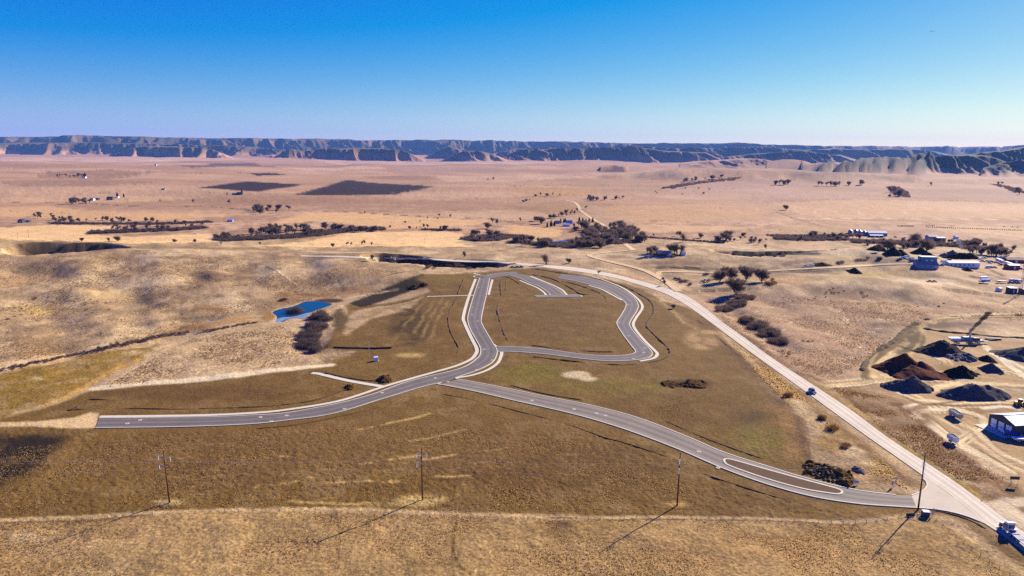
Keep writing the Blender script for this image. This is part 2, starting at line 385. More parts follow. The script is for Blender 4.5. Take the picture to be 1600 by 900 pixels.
HW_L = [(470, 400.6), (480, 401), (535, 402.2), (575, 404), (600, 404.6), (660, 405.5), (720, 409.2), (782, 411.6), (832, 416), (885, 422), (920, 427), (955, 433), (982, 440), (1032, 456), (1061, 470), (1090, 489), (1120, 511), (1160, 541), (1200, 570), (1260, 613), (1345, 675), (1390, 706.5), (1439, 741), (1495, 780.5), (1540, 819), (1560, 832), (1600, 862), (1700, 940)]
HW_R = [(470, 399.0), (480, 399.2), (535, 400), (575, 401.6), (600, 402.2), (660, 403.2), (720, 406.6), (782, 409), (832, 412.6), (885, 416.5), (920, 421), (955, 427.5), (985, 435), (1040, 450), (1072, 462), (1098, 479), (1130, 504), (1165, 529), (1200, 555), (1245, 585), (1327, 639), (1375, 675), (1412, 700.5), (1450, 725), (1495, 755), (1537, 786), (1575, 814), (1620, 846), (1740, 930)]
APRON = [(1424, 774), (1441, 768), (1449, 759), (1447, 752), (1439, 741), (1495, 780.5), (1540, 819), (1519, 809.5), (1495, 802), (1465, 796), (1432, 793.5)]
MEDIAN = [(1131, 719.5), (1141, 718), (1200, 734.5), (1260, 751), (1305, 763), (1316, 768), (1313, 772), (1300, 771.5), (1255, 764), (1200, 749), (1140, 728)]
PATH_W = [(487, 583), (500, 584.5), (545, 595), (600, 604.5)]
ROADS = {}
def road_pair(name, L, Rr, n=None):
    l = smooth_line(L, 8); r = smooth_line(Rr, 8)
    l = ground(l)[:, :2]; r = ground(r)[:, :2]
    n = n or int(max(plen(l), plen(r))/4)+4
    ROADS[name] = (resample(l, n), resample(r, n))
road_pair("a_lower", A_L[:9], A_R1+[(700, 595.5), (718, 588.5)])
road_pair("a_upper", A_L[8:], A_R2)
road_pair("b", B_T, B_B)
road_pair("c", C_IN, C_OUT)
road_pair("d", D_TOP, D_BOT)
road_pair("e", E_L, E_R)
road_pair("hw", HW_L, HW_R)
FLAT_POLYS = []          # everything paved: terrain is kept smooth and a little low under it
for k, (l, r) in ROADS.items(): FLAT_POLYS.append(np.vstack([l, r[::-1]]))
FLAT_POLYS.append(ground(APRON)[:, :2]); FLAT_POLYS.append(ground(HAM)[:, :2])
WALKS = {"a": dense(A_WALK), "c_out": dense(C_WALK_OUT), "c_in": dense(C_WALK_IN), "link": dense(PATH_W),
         "a_east": dense([(769.5, 437), (766, 450), (763.5, 461)]), "cross": dense([(667, 463.5), (700, 462.5), (741, 461.5)]),
         "b_east": dense([(712, 590.5), (735, 587), (760, 579), (777, 568), (783, 556), (784, 550)]),
         "e_l": dense([(812, 438), (826, 444), (840, 450), (850, 457), (853, 461)]),
         "e_r": dense([(829, 431.5), (847, 438.5), (865, 446), (878, 453), (886, 461)]),
         "d_n": dense([(739, 427), (745, 428.5), (751, 430)])}
GRAVEL = {"far": [(884, 313), (897, 316), (903, 321), (907, 328), (915, 335), (928, 343.5), (945, 353), (962, 367), (978, 382), (990, 391)],
          "lane": [(990, 390), (965, 393), (940, 395.5), (924, 397.5), (921, 399.5), (932, 403.5), (955, 409.5), (985, 416.5), (1010, 424), (1030, 434), (1045, 443), (1060, 456)],
          "side": [(1030, 431), (1029, 426.5), (1036, 424.5), (1080, 425.5), (1130, 426), (1200, 423.5), (1260, 420), (1320, 417), (1390, 413), (1440, 412)]}
GW = {"far": 7.5, "lane": 7.0, "side": 5.5}
GRAVELW = {k: dense(v) for k, v in GRAVEL.items()}
GRAVELW["lane"] = np.vstack([GRAVELW["far"][-1:], GRAVELW["lane"][6:]])

# ------------------------------------------------------------------ land cover: surface colours, with shade painted into the pit walls, set per point of the land
K = np.array([1.12, 1.19, 1.66])                                   # sunlit display value of a level white surface at this exposure
def cv(r, g, b): return lin((r, g, b))/K
HILL = cv(182, 152, 118); PLAIN = cv(184, 144, 116); FARP = cv(190, 146, 124); FG = cv(168, 136, 92); DIRT = cv(119, 90, 43)
OLIVE = cv(146, 114, 48); TONGUE = cv(196, 166, 130); SOIL = cv(46, 34, 19); YEL = cv(240, 198, 146); PLOW = cv(58, 36, 32)
YARD = cv(180, 148, 108); DARKD = cv(86, 62, 34); PALE = cv(214, 192, 158); REDD = cv(176, 132, 100); SCRUB = cv(84, 76, 52)
GRASSY = cv(128, 108, 42); BRUSH = cv(104, 76, 62)
TEX = [1.0]
COVER = []      # ("poly"|"line", world pts, colour, soft, width, breakup 0..1, edge wobble)
def cpoly(px, col, soft=2.0, brk=0.0, wob=1.0, op=1.0): COVER.append(("poly", ground(px)[:, :2], col, soft, 0, brk, wob, op, TEX[0]))
def cline(px, col, width, soft=1.0, brk=0.0, wob=0.6, op=1.0): COVER.append(("line", ground(smooth_line(px, 6))[:, :2], col, soft, width, brk, wob, op, TEX[0]))
def cell(u, v, a, b, col, soft=1.5, brk=0.2, op=1.0):
    cpoly([(u+a*math.cos(t), v+b*math.sin(t)) for t in np.linspace(0, 2*math.pi, 14, endpoint=False)], col, soft, brk, 1.0, op)
# valley and plain
cpoly([(0, 356), (60, 352), (120, 352), (185, 353), (140, 366), (200, 370), (310, 365.5), (335, 365), (340, 375), (300, 380), (200, 381), (140, 378), (60, 376), (0, 373), (-200, 372), (-200, 357)], YEL, 6, 0.05, 3)
cpoly([(415, 383), (490, 375), (540, 364), (620, 362), (700, 361.5), (725, 366), (715, 378), (740, 386), (640, 386), (540, 386), (420, 385)], YEL, 6, 0.05, 3)
cpoly([(430, 345), (480, 333), (560, 332), (680, 341), (765, 346), (745, 352), (680, 356), (600, 357), (500, 345), (420, 352)], cv(222, 178, 130), 6, 0.1, 3)
cpoly([(-200, 326), (80, 322), (150, 330), (380, 335), (250, 345), (120, 345), (0, 338), (-200, 340)], cv(216, 172, 126), 8, 0.15, 4)
cpoly([(800, 352), (850, 355), (882, 361), (870, 370), (830, 373), (790, 368)], cv(222, 178, 128), 5, 0.1, 3)
cpoly([(985, 351), (1120, 353), (1180, 356), (1120, 362), (1020, 362), (995, 360)], cv(214, 172, 130), 6, 0.2, 3)
cpoly([(1205, 318), (1330, 312), (1500, 315), (1700, 320), (1700, 342), (1450, 340), (1280, 340), (1235, 330)], cv(206, 164, 126), 8, 0.1, 4)
cpoly([(930, 325), (1060, 320), (1190, 324), (1200, 338), (1100, 346), (1000, 348), (950, 338)], cv(200, 158, 118), 10, 0.15, 6)
cpoly([(800, 293), (930, 292), (950, 300), (900, 308), (815, 312), (780, 302)], cv(190, 146, 106), 12, 0.15, 6)
cpoly([(1040, 296), (1200, 290), (1290, 300), (1400, 312), (1200, 314), (1060, 307)], cv(190, 152, 132), 15, 0.15, 8)
cline([(1290, 341.5), (1450, 342), (1700, 344)], cv(228, 190, 150), 10, 5, 0.1)
cline([(1200, 338), (1350, 346), (1500, 350), (1700, 352)], cv(222, 178, 128), 14, 8, 0.1)
cpoly([(306, 293.5), (385, 283.5), (476, 288.5), (404, 299.5)], PLOW, 14, 0, 1)
cpoly([(456, 304.5), (541, 281), (677, 291.5), (620, 304)], PLOW, 14, 0, 1)
cpoly([(270, 258.5), (330, 255), (400, 255), (432, 261), (300, 262)], cv(120, 88, 92), 25, 0, 4)
cpoly([(388, 271), (420, 270), (455, 272.5), (400, 274.5)], PLOW, 8, 0, 3)
cpoly([(-50, 263), (150, 262), (260, 266), (120, 270), (-50, 268)], cv(206, 162, 134), 25, 0.1, 10)
cpoly([(430, 262), (570, 259), (610, 262), (480, 266)], cv(214, 172, 142), 20, 0.1, 6)
cpoly([(470, 265), (640, 264), (790, 262), (760, 270), (560, 271)], cv(180, 140, 118), 20, 0.2, 6)
cpoly([(80, 268), (170, 265), (240, 270), (160, 281), (60, 277)], cv(160, 124, 96), 20, 0.3, 8)
cline([(0, 316), (120, 317), (200, 322), (280, 321.5), (340, 324), (400, 329)], cv(96, 68, 50), 7, 4, 0.2, 3)
cline([(450, 329), (520, 330.5), (570, 333), (620, 336), (700, 339.5), (760, 341), (800, 347)], cv(92, 64, 50), 6, 3, 0.2, 2)
cline([(520, 385.2), (600, 385.5), (700, 386.2), (800, 387.5)], cv(52, 38, 36), 4, 2, 0.1)
cline([(-50, 405), (60, 401), (150, 398), (260, 397)], cv(176, 140, 100), 3, 1.5, 0.1)
cline([(0, 449), (120, 436), (200, 428), (330, 412), (400, 407.5)], cv(206, 178, 142), 5, 2.5, 0.1)
cline([(0, 450.5), (120, 437.5), (200, 429.5), (300, 417)], cv(160, 120, 72), 2.5, 1, 0.1)
cline([(1212, 331), (1250, 344), (1300, 357), (1330, 361), (1370, 366)], cv(128, 96, 74), 6, 3, 0.1)
cline([(1245, 321), (1241, 325), (1246, 331), (1256, 336)], cv(214, 182, 150), 4, 2)
for a in (1273, 1306, 1342, 1377, 1413): cline([(a+8, 326), (a, 330), (a+2, 334), (a+12, 338)], cv(220, 190, 158), 3.5, 2, 0.1, 0.6, 0.8)
cline([(700, 327), (725, 333), (722, 330)], cv(120, 90, 70), 5, 3)
cline([(640, 312), (760, 312), (900, 303)], cv(168, 128, 98), 6, 5, 0.2, 4, .7)
cline([(860, 279), (930, 279.5), (1000, 281), (1100, 276)], cv(150, 104, 84), 10, 5, 0.3, 4, .8)
cline([(1060, 290), (1150, 281), (1250, 280), (1340, 278), (1600, 292)], cv(140, 108, 92), 8, 5, 0.3, 5, .7)
for P, col in [([(0, 300), (150, 292), (290, 292), (200, 301), (60, 306)], cv(206, 166, 132)), ([(0, 283), (120, 281), (260, 285), (160, 291), (0, 291)], cv(160, 124, 100)), ([(300, 312), (480, 305), (600, 309), (470, 320), (330, 322)], cv(168, 130, 102)), ([(620, 300), (800, 298), (830, 306), (700, 313), (610, 310)], cv(204, 164, 134)), ([(680, 275), (860, 272), (930, 276), (820, 283), (700, 284)], cv(206, 168, 142)),
               ([(560, 275), (660, 274), (690, 279), (600, 281)], cv(160, 122, 100)), ([(430, 268), (560, 266), (620, 270), (500, 273)], cv(202, 162, 136)), ([(1080, 283), (1240, 284), (1300, 291), (1150, 296), (1060, 293)], cv(176, 138, 122)), ([(1320, 292), (1500, 296), (1640, 300), (1640, 308), (1450, 306), (1330, 300)], cv(172, 134, 118)), ([(1000, 306), (1120, 301), (1200, 306), (1100, 312)], cv(204, 164, 136)),
               ([(0, 308), (200, 305), (330, 309), (200, 316), (0, 315)], cv(214, 174, 136)), ([(820, 320), (900, 322), (930, 333), (860, 336), (810, 330)], cv(176, 134, 98)), ([(700, 330), (800, 328), (880, 338), (800, 344), (710, 338)], cv(204, 166, 132)), ([(1400, 318), (1640, 322), (1640, 333), (1430, 330)], cv(214, 174, 138)), ([(0, 246), (250, 246), (420, 248), (200, 254), (0, 253)], cv(214, 176, 158)), ([(500, 250), (760, 250), (900, 253), (700, 257), (520, 256)], cv(212, 174, 156)), ([(900, 268), (1060, 266), (1130, 272), (980, 276)], cv(206, 166, 140)), ([(1200, 356), (1330, 352), (1400, 358), (1300, 364), (1210, 362)], cv(190, 154, 112)), ([(1260, 362), (1340, 358), (1330, 368), (1270, 369)], cv(160, 126, 92)), ([(1200, 384), (1290, 377), (1330, 383), (1270, 391)], cv(204, 168, 132)), ([(1480, 352), (1640, 356), (1640, 372), (1500, 366)], cv(216, 178, 136))]:
    cpoly(P, col, 14, .3, 6, .85)
for P, wd in [([(0, 271), (180, 268), (300, 271), (430, 270)], 14), ([(0, 286), (100, 284.5), (220, 288)], 9), ([(100, 303), (250, 299), (400, 303), (470, 303)], 7), ([(480, 309), (600, 306), (760, 310), (900, 305)], 7), ([(0, 330), (60, 331), (130, 334)], 5), ([(680, 295), (800, 291), (930, 289), (1040, 290)], 8), ([(1010, 272), (1100, 275), (1180, 268)], 12), ([(1200, 313), (1350, 311.5), (1600, 316)], 6), ([(0, 256), (100, 257), (240, 259)], 20), ([(760, 256), (860, 257), (1000, 262)], 14), ([(1000, 345), (1100, 347), (1190, 352)], 5), ([(1160, 357), (1230, 360), (1290, 363)], 5)]:
    cline(P, cv(112, 82, 70), wd, wd*.7, .45, 5, .8)
# dark scrub on the far hills
for (u, v, a, b) in [(1325, 252, 26, 2.2), (1365, 247, 44, 3.4), (1385, 256, 24, 3.5), (1345, 257, 22, 3), (1470, 249, 34, 4.5), (1495, 257, 34, 3), (1555, 244, 52, 6), (1580, 260, 36, 6), (1600, 252, 36, 9), (1240, 251, 22, 2), (1420, 258, 34, 4), (1440, 268, 30, 2), (1230, 262, 25, 2)]:
    pass
cell(1290, 272, 60, 4, cv(140, 112, 96), 25, 0.5); cell(1380, 277, 60, 4, cv(140, 112, 96), 25, 0.5); cell(1250, 262, 50, 3, cv(140, 112, 96), 25, 0.5)
cpoly([(945, 260), (965, 259), (978, 262), (986, 266), (972, 269), (936, 268)], cv(88, 52, 42), 15, 0.1)
# left hill
for (u, v, a, b, c) in [(100, 441, 60, 5, cv(216, 190, 150)), (60, 485, 35, 8, cv(222, 186, 120)), (180, 460, 40, 7, cv(214, 184, 132)), (120, 460, 40, 12, cv(206, 176, 132)), (330, 484, 30, 5, cv(150, 108, 50)), (300, 512, 40, 5, cv(176, 124, 66)), (375, 500, 30, 5, cv(186, 136, 76)),
                        (360, 432, 45, 8, cv(146, 116, 90)), (150, 447, 45, 6, cv(150, 122, 94)), (190, 475, 30, 6, cv(150, 126, 98)), (310, 440, 26, 4, cv(170, 134, 92)), (20, 500, 30, 20, cv(166, 138, 106)), (80, 540, 60, 18, cv(168, 136, 98)), (20, 440, 40, 9, cv(182, 148, 110)), (110, 408, 40, 2.5, cv(120, 92, 74)),
                        (470, 420, 60, 8, cv(196, 168, 134)), (560, 425, 50, 8, cv(186, 152, 116)), (480, 402, 40, 3, cv(150, 122, 92)), (550, 455, 50, 6, cv(172, 130, 86)), (470, 472, 40, 4, cv(150, 104, 66)), (540, 398, 60, 3, cv(140, 112, 84)), (420, 388, 30, 3, cv(150, 124, 88)), (340, 388, 60, 2, cv(150, 116, 84))]:
    cell(u, v, a, b, c, 9, 0.45, 0.85)
cline([(418, 416), (440, 430), (455, 440), (462, 448)], cv(140, 112, 84), 2.5, 1, 0.1)
cline([(422, 416), (446, 432), (462, 444)], cv(214, 190, 156), 2, 1, 0.1)
# hills behind the subdivision and on the right
for (u, v, a, b, c) in [(860, 408, 70, 5, cv(196, 164, 134)), (900, 400, 50, 4, cv(206, 178, 148)), (1000, 431, 40, 5, cv(190, 144, 112)), (1330, 396, 50, 4, cv(196, 172, 138)), (1310, 455, 55, 7, cv(128, 96, 76)), (1290, 449, 40, 5, cv(120, 88, 68)), (1330, 463, 60, 4, cv(150, 112, 88)), (1240, 500, 60, 14, cv(190, 150, 120)), (1290, 530, 50, 14, cv(198, 150, 120)), (1340, 500, 50, 8, cv(206, 178, 146)), (1400, 478, 60, 5, cv(206, 182, 150)), (1250, 470, 60, 5, cv(206, 180, 150)), (1240, 570, 40, 14, cv(176, 122, 84)), (1360, 545, 40, 12, cv(200, 162, 130)),
                        (1310, 432, 26, 2, cv(178, 146, 90)), (1375, 430, 50, 5, cv(178, 152, 96)), (1420, 424, 60, 4, cv(180, 152, 104)), (1230, 437, 40, 4, cv(196, 150, 100)), (1440, 440, 60, 4, cv(214, 192, 164)), (1520, 470, 60, 8, cv(190, 150, 120)), (1500, 503, 90, 7, cv(130, 100, 82)), (1430, 500, 40, 6, cv(150, 120, 98)), (1160, 430, 30, 3, cv(196, 160, 116)), (1100, 470, 40, 12, cv(196, 164, 130)), (1160, 500, 40, 10, cv(190, 156, 122)),
                        (1060, 412, 60, 3, cv(120, 90, 68)), (1100, 409, 60, 2, cv(150, 116, 88)), (1090, 395, 40, 3, cv(204, 176, 140)), (1130, 402, 40, 5, cv(196, 166, 130)), (1015, 397, 30, 2, cv(176, 136, 100))]:
    cell(u, v, a, b, c, 6, 0.45, 0.85)
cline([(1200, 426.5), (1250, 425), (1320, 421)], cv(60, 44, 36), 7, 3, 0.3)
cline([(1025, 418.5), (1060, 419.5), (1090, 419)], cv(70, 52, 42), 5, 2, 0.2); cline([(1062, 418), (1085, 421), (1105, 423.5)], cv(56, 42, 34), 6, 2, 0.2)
cpoly([(1075, 468), (1120, 455), (1230, 462), (1330, 470), (1450, 470), (1600, 480), (1640, 520), (1440, 515), (1398, 532), (1352, 572), (1350, 590), (1280, 600), (1200, 548)], cv(172, 138, 112), 6, .3, 3, .8)
for k in range(70):
    u0 = float(rng.uniform(1180, 1400)); v0 = float(rng.uniform(475, 590)); cell(u0, v0, float(rng.uniform(2, 8)), float(rng.uniform(.5, 1.3)), cv(232, 212, 190) if k % 3 else cv(110, 76, 56), .5, .4, .8)
for k in range(90):
    u0 = float(rng.uniform(0, 620)); v0 = float(rng.uniform(400, 560)); cell(u0, v0, float(rng.uniform(2, 9)), float(rng.uniform(.5, 1.2)), cv(220, 198, 164) if k % 2 else cv(132, 104, 78), .6, .4, .7)
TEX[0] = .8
cline([(612, 410), (660, 411.5), (700, 412.5), (756, 413)], cv(44, 36, 30), 34, 5, .15, 1.0); cline([(1160, 397), (1215, 396.5), (1264, 396)], cv(44, 36, 30), 26, 4, .15, 1.0); cline([(45, 394), (100, 391.5), (160, 390.5)], cv(60, 48, 38), 22, 5, .2, 1.0)  # dark brush and soil tone, laid near-black to deepen shade on the pit walls
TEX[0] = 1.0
# olive creek flat, dry tongue
cpoly([(-200, 620), (0, 587), (130, 556), (250, 538), (252, 543), (232, 560), (190, 580), (130, 604), (60, 636), (0, 655), (-200, 680)], OLIVE, 3, 0.25, 3)
cell(205, 550, 14, 4, cv(214, 186, 130), 3, .3); cell(55, 592, 10, 3, cv(196, 176, 130), 3, .3); cline([(70, 635), (120, 612), (165, 585), (215, 562)], cv(206, 160, 84), 4, 2, .4)
cpoly([(150, 607), (215, 565), (255, 541), (300, 522), (380, 511), (440, 504), (480, 502), (510, 482), (530, 482), (545, 492), (528, 508), (505, 545), (470, 560), (420, 578), (300, 594)], TONGUE, 3, 0.2, 2.5)
TEX[0] = .7
# graded ground of the subdivision
cpoly([(-300, 690), (0, 655), (62, 640), (150, 607), (300, 596), (390, 588), (515, 570), (560, 550), (505, 546), (520, 515), (545, 488), (540, 478), (560, 472), (610, 447), (660, 428), (700, 428), (745, 426), (800, 421), (850, 418), (900, 428), (950, 436), (1000, 450), (1035, 470), (1075, 480), (1110, 500), (1165, 560), (1225, 640), (1262, 716), (1340, 764), (1424, 774), (1432, 795), (1400, 806), (1330, 816), (1200, 812), (1000, 808), (850, 806), (700, 799), (500, 797), (300, 800), (150, 808), (0, 817), (-300, 850)], DIRT, 2.0, 0.12, 1.5)
for (u, v, a, b, c, br) in [(830, 583, 55, 16, cv(122, 110, 38), .4), (960, 603, 100, 10, cv(122, 106, 42), .4), (1185, 690, 42, 24, cv(122, 110, 40), .5), (1050, 625, 60, 8, cv(118, 100, 44), .4), (1170, 650, 30, 12, cv(70, 52, 28), .3), (880, 620, 60, 8, cv(124, 100, 44), .4), (560, 570, 60, 16, cv(124, 96, 44), .4), (660, 500, 50, 30, cv(108, 80, 40), .4), (850, 500, 90, 30, cv(112, 84, 46), .4), (700, 520, 20, 40, cv(122, 90, 44), .4), (1000, 520, 14, 30, cv(116, 86, 44), .4), (1060, 540, 40, 40, cv(128, 98, 52), .4), (300, 615, 160, 14, cv(104, 76, 38), .3), (850, 730, 200, 40, cv(100, 72, 36), .5), (600, 700, 260, 40, cv(122, 92, 52), .55), (300, 720, 180, 50, cv(116, 88, 48), .6), (1150, 780, 150, 20, cv(104, 76, 38), .5), (500, 790, 120, 8, cv(120, 94, 44), .5), (230, 790, 100, 8, cv(116, 92, 42), .5), (1060, 640, 110, 26, cv(112, 82, 44), .4), (1010, 450, 14, 10, cv(122, 92, 50), .4)]:
    cell(u, v, a, b, c, 7, br, .8)
for P, wd in [([(415, 672), (500, 640), (620, 628), (672, 646)], 0), ]: pass
for P in [[(545, 675), (600, 662), (640, 653), (672, 647)], [(560, 672), (610, 660), (668, 648)], [(400, 760), (450, 755), (490, 745)], [(510, 754), (560, 752), (620, 753)], [(675, 744), (735, 744)], [(410, 715), (448, 712)], [(565, 724), (600, 720), (655, 712)], [(660, 718), (712, 711)], [(640, 690), (690, 680), (740, 668)], [(455, 783), (520, 787), (560, 789)]]:
    cline(P, cv(190, 156, 100), 1.5, .8, .85, 1.2)
for k in range(60):
    u0 = float(rng.uniform(150, 760)); v0 = float(rng.uniform(690, 785)); L = float(rng.uniform(8, 40)); dy = float(rng.normal(-.08, .06))
    cline([(u0, v0), (u0+L*.5, v0+L*.5*dy), (u0+L, v0+L*dy)], cv(164, 130, 82) if k % 3 else cv(78, 56, 28), float(rng.uniform(.5, 1.1)), .5, .8, 1.0, .8)
for k in range(26):
    u0 = float(rng.uniform(700, 1150)); v0 = 700+(u0-700)*.13+float(rng.uniform(0, 60)); cline([(u0, v0), (u0+9, v0+12), (u0+22, v0+26)], cv(88, 64, 32) if k % 2 else cv(138, 106, 60), .7, .5, .6, .8, .7)
for k in range(14):
    x_ = 1225+k*2.2; cline([(x_, 640+k), (x_+8, 675), (x_+7+k*.4, 715)], cv(86, 62, 36) if k % 2 else cv(156, 120, 72), .7, .4, .4, .6, .8)
cell(902, 586, 22, 6, PALE, 2, .25); cell(918, 592, 14, 4, PALE, 2, .25); cell(640, 555, 22, 4, cv(190, 158, 100), 3, .5)
cell(655, 782, 42, 9.5, cv(190, 160, 104), 2, .35); cell(600, 787, 40, 2.5, cv(184, 152, 98), 2, .5); cell(1057, 788, 15, 5, cv(178, 142, 84), 1.5, .3); cell(262, 784, 24, 4, cv(196, 170, 124), 2, .4); cell(250, 793, 18, 3, cv(92, 76, 62), 1.5, .3)
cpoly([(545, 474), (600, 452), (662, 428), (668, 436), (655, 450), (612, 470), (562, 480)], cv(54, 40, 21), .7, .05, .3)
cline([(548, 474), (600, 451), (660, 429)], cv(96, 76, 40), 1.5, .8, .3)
cpoly([(582, 476), (640, 455), (668, 450), (672, 456), (640, 466), (600, 475)], cv(186, 156, 122), 2, .2)
cpoly([(545, 492), (560, 484), (640, 470), (662, 461), (650, 472), (640, 484), (580, 498), (540, 525), (536, 515)], cv(190, 160, 122), 2.5, .35)
cell(690, 436, 40, 8, cv(122, 98, 46), 3, .3); cell(640, 510, 30, 30, cv(84, 62, 32), 5, .6); cell(530, 500, 12, 18, cv(104, 82, 48), 3, .3)
for P in [[(692, 465), (672, 500), (655, 530)], [(682, 466), (664, 492), (645, 522)], [(700, 470), (684, 502), (670, 530)], [(664, 470), (640, 500), (610, 540)]]:
    cline(P, cv(156, 126, 76), 2.2, 1.2, .6, 1.0, .7)
cpoly([(-200, 700), (-100, 680), (0, 678), (112, 680), (95, 700), (45, 738), (0, 762), (-200, 800)], SOIL, 5, .3, 3)
cline([(0, 790), (60, 755), (100, 715), (125, 682)], cv(134, 102, 52), 6, 3, .35)
TEX[0] = .4
cline([(-60, 665), (40, 663), (100, 657), (140, 655)], cv(214, 184, 140), 5.5, 1.5, .1)
cpoly([(40, 662), (100, 657), (140, 645), (156, 646), (153, 668), (120, 668), (60, 668)], cv(222, 190, 146), 1.2, .1)
cline([(150, 607), (220, 600), (300, 594), (390, 584), (450, 577), (515, 570)], cv(236, 216, 184), 7, 1.5, .15)
pe = [tuple(q) for q in POND]; COVER.append(("line", np.vstack([PONDW, PONDW[:1]]), cv(206, 178, 132), 1.0, 3.0, .6, 1.2, .8, .5)); cell(515, 470, 22, 3, cv(74, 54, 40), 2, .2); cell(420, 494, 10, 6, cv(160, 116, 60), 2, .3); cell(470, 462, 40, 4, cv(150, 104, 66), 4, .4); cline([(545, 466), (580, 460), (620, 452)], cv(226, 202, 160), 3, 1.5, .4)
TEX[0] = 1.0
# grass in front
cpoly([(-400, 870), (-100, 826), (0, 815), (150, 808), (300, 801), (500, 798), (700, 800), (850, 808), (1000, 810), (1200, 813), (1330, 818), (1400, 806), (1432, 800), (1470, 815), (1530, 860), (1600, 905), (1800, 1010), (1500, 1300), (800, 1400), (0, 1300), (-400, 1100)], FG, 1.5, .1, 1.2)
for (u, v, a, b, c, br) in [(100, 850, 90, 20, cv(186, 156, 116), .5), (300, 860, 160, 30, cv(178, 146, 102), .5), (560, 870, 150, 30, cv(172, 140, 96), .5), (900, 830, 90, 18, cv(150, 118, 74), .5), (670, 882, 40, 7, cv(110, 84, 54), .5), (870, 822, 26, 12, cv(92, 70, 42), .6), (1150, 860, 160, 30, cv(166, 130, 86), .5), (1450, 860, 70, 26, cv(160, 124, 78), .5), (1300, 830, 80, 12, cv(146, 112, 72), .5), (30, 840, 50, 9, cv(206, 182, 146), .6), (160, 890, 50, 12, cv(196, 170, 128), .6)]:
    cell(u, v, a, b, c, 4, br, .75)
cline([(0, 812), (150, 806), (300, 798), (500, 795), (620, 798), (700, 803), (800, 806), (900, 810), (1050, 808), (1200, 812), (1330, 817)], cv(196, 164, 118), 2.2, .9, .35)
cline([(0, 817), (150, 811), (230, 805)], cv(104, 76, 44), 1.0, .6, .3); cline([(850, 809), (950, 812), (1050, 811), (1200, 814), (1340, 821)], cv(92, 68, 40), .9, .5, .35)
cline([(713, 812), (708, 850), (718, 885), (735, 900)], cv(128, 98, 60), 1.0, .5, .2); cline([(526, 800), (531, 850), (527, 890)], cv(140, 108, 70), .6, .4, .2)
# highway verges, gravel yard
cpoly([(1110, 497), (1140, 505), (1240, 572), (1300, 600), (1340, 604), (1400, 622), (1445, 660), (1510, 712), (1570, 750), (1600, 760), (1600, 778), (1540, 786), (1500, 757), (1375, 676), (1245, 586)], cv(126, 94, 62), 2, .35, 1.5)
cline([(1262, 596), (1300, 622), (1380, 680), (1450, 724), (1520, 772)], cv(158, 128, 66), 6, 2.5, .3)
cline([(1300, 612), (1360, 655), (1400, 675)], cv(184, 148, 96), 3, 1.5, .3)
TEX[0] = .4
cpoly([(1278, 599), (1320, 594), (1356, 588), (1352, 570), (1375, 545), (1398, 532), (1420, 505), (1450, 500), (1480, 516), (1530, 522), (1600, 530), (1800, 545), (1800, 800), (1640, 800), (1600, 757), (1530, 712), (1470, 668), (1440, 640), (1400, 618), (1340, 603), (1292, 607)], YARD, 2, .18, 1.5)
cpoly([(1340, 606), (1400, 622), (1470, 640), (1600, 634), (1700, 636), (1700, 646), (1600, 645), (1470, 648), (1440, 640), (1395, 626)], cv(150, 116, 74), 2, .3)
cline([(1300, 598), (1400, 588), (1500, 600), (1600, 612), (1750, 620)], cv(222, 192, 146), 7, 3, .2)
for k in range(46):
    t = float(rng.uniform(-1, 1)); base = [[(1352, 588), (1368, 566), (1400, 542), (1440, 512), (1500, 497), (1620, 491)], [(1290, 601), (1400, 592), (1480, 592), (1540, 602), (1620, 610)], [(1440, 548), (1475, 566), (1478, 588), (1540, 574), (1600, 590)], [(1414, 636), (1450, 655), (1500, 690), (1580, 735)], [(1450, 640), (1500, 642), (1540, 660), (1500, 690)], [(1380, 600), (1430, 625), (1500, 632), (1620, 630)]][k % 6]
    cline([(u+6*t+float(rng.normal(0, 3)), v+5*t+float(rng.normal(0, 1.2))) for u, v in base], cv(240, 216, 174) if k % 5 < 3 else cv(112, 84, 54), float(rng.uniform(.8, 1.9)), .45, .1, .25, .95)
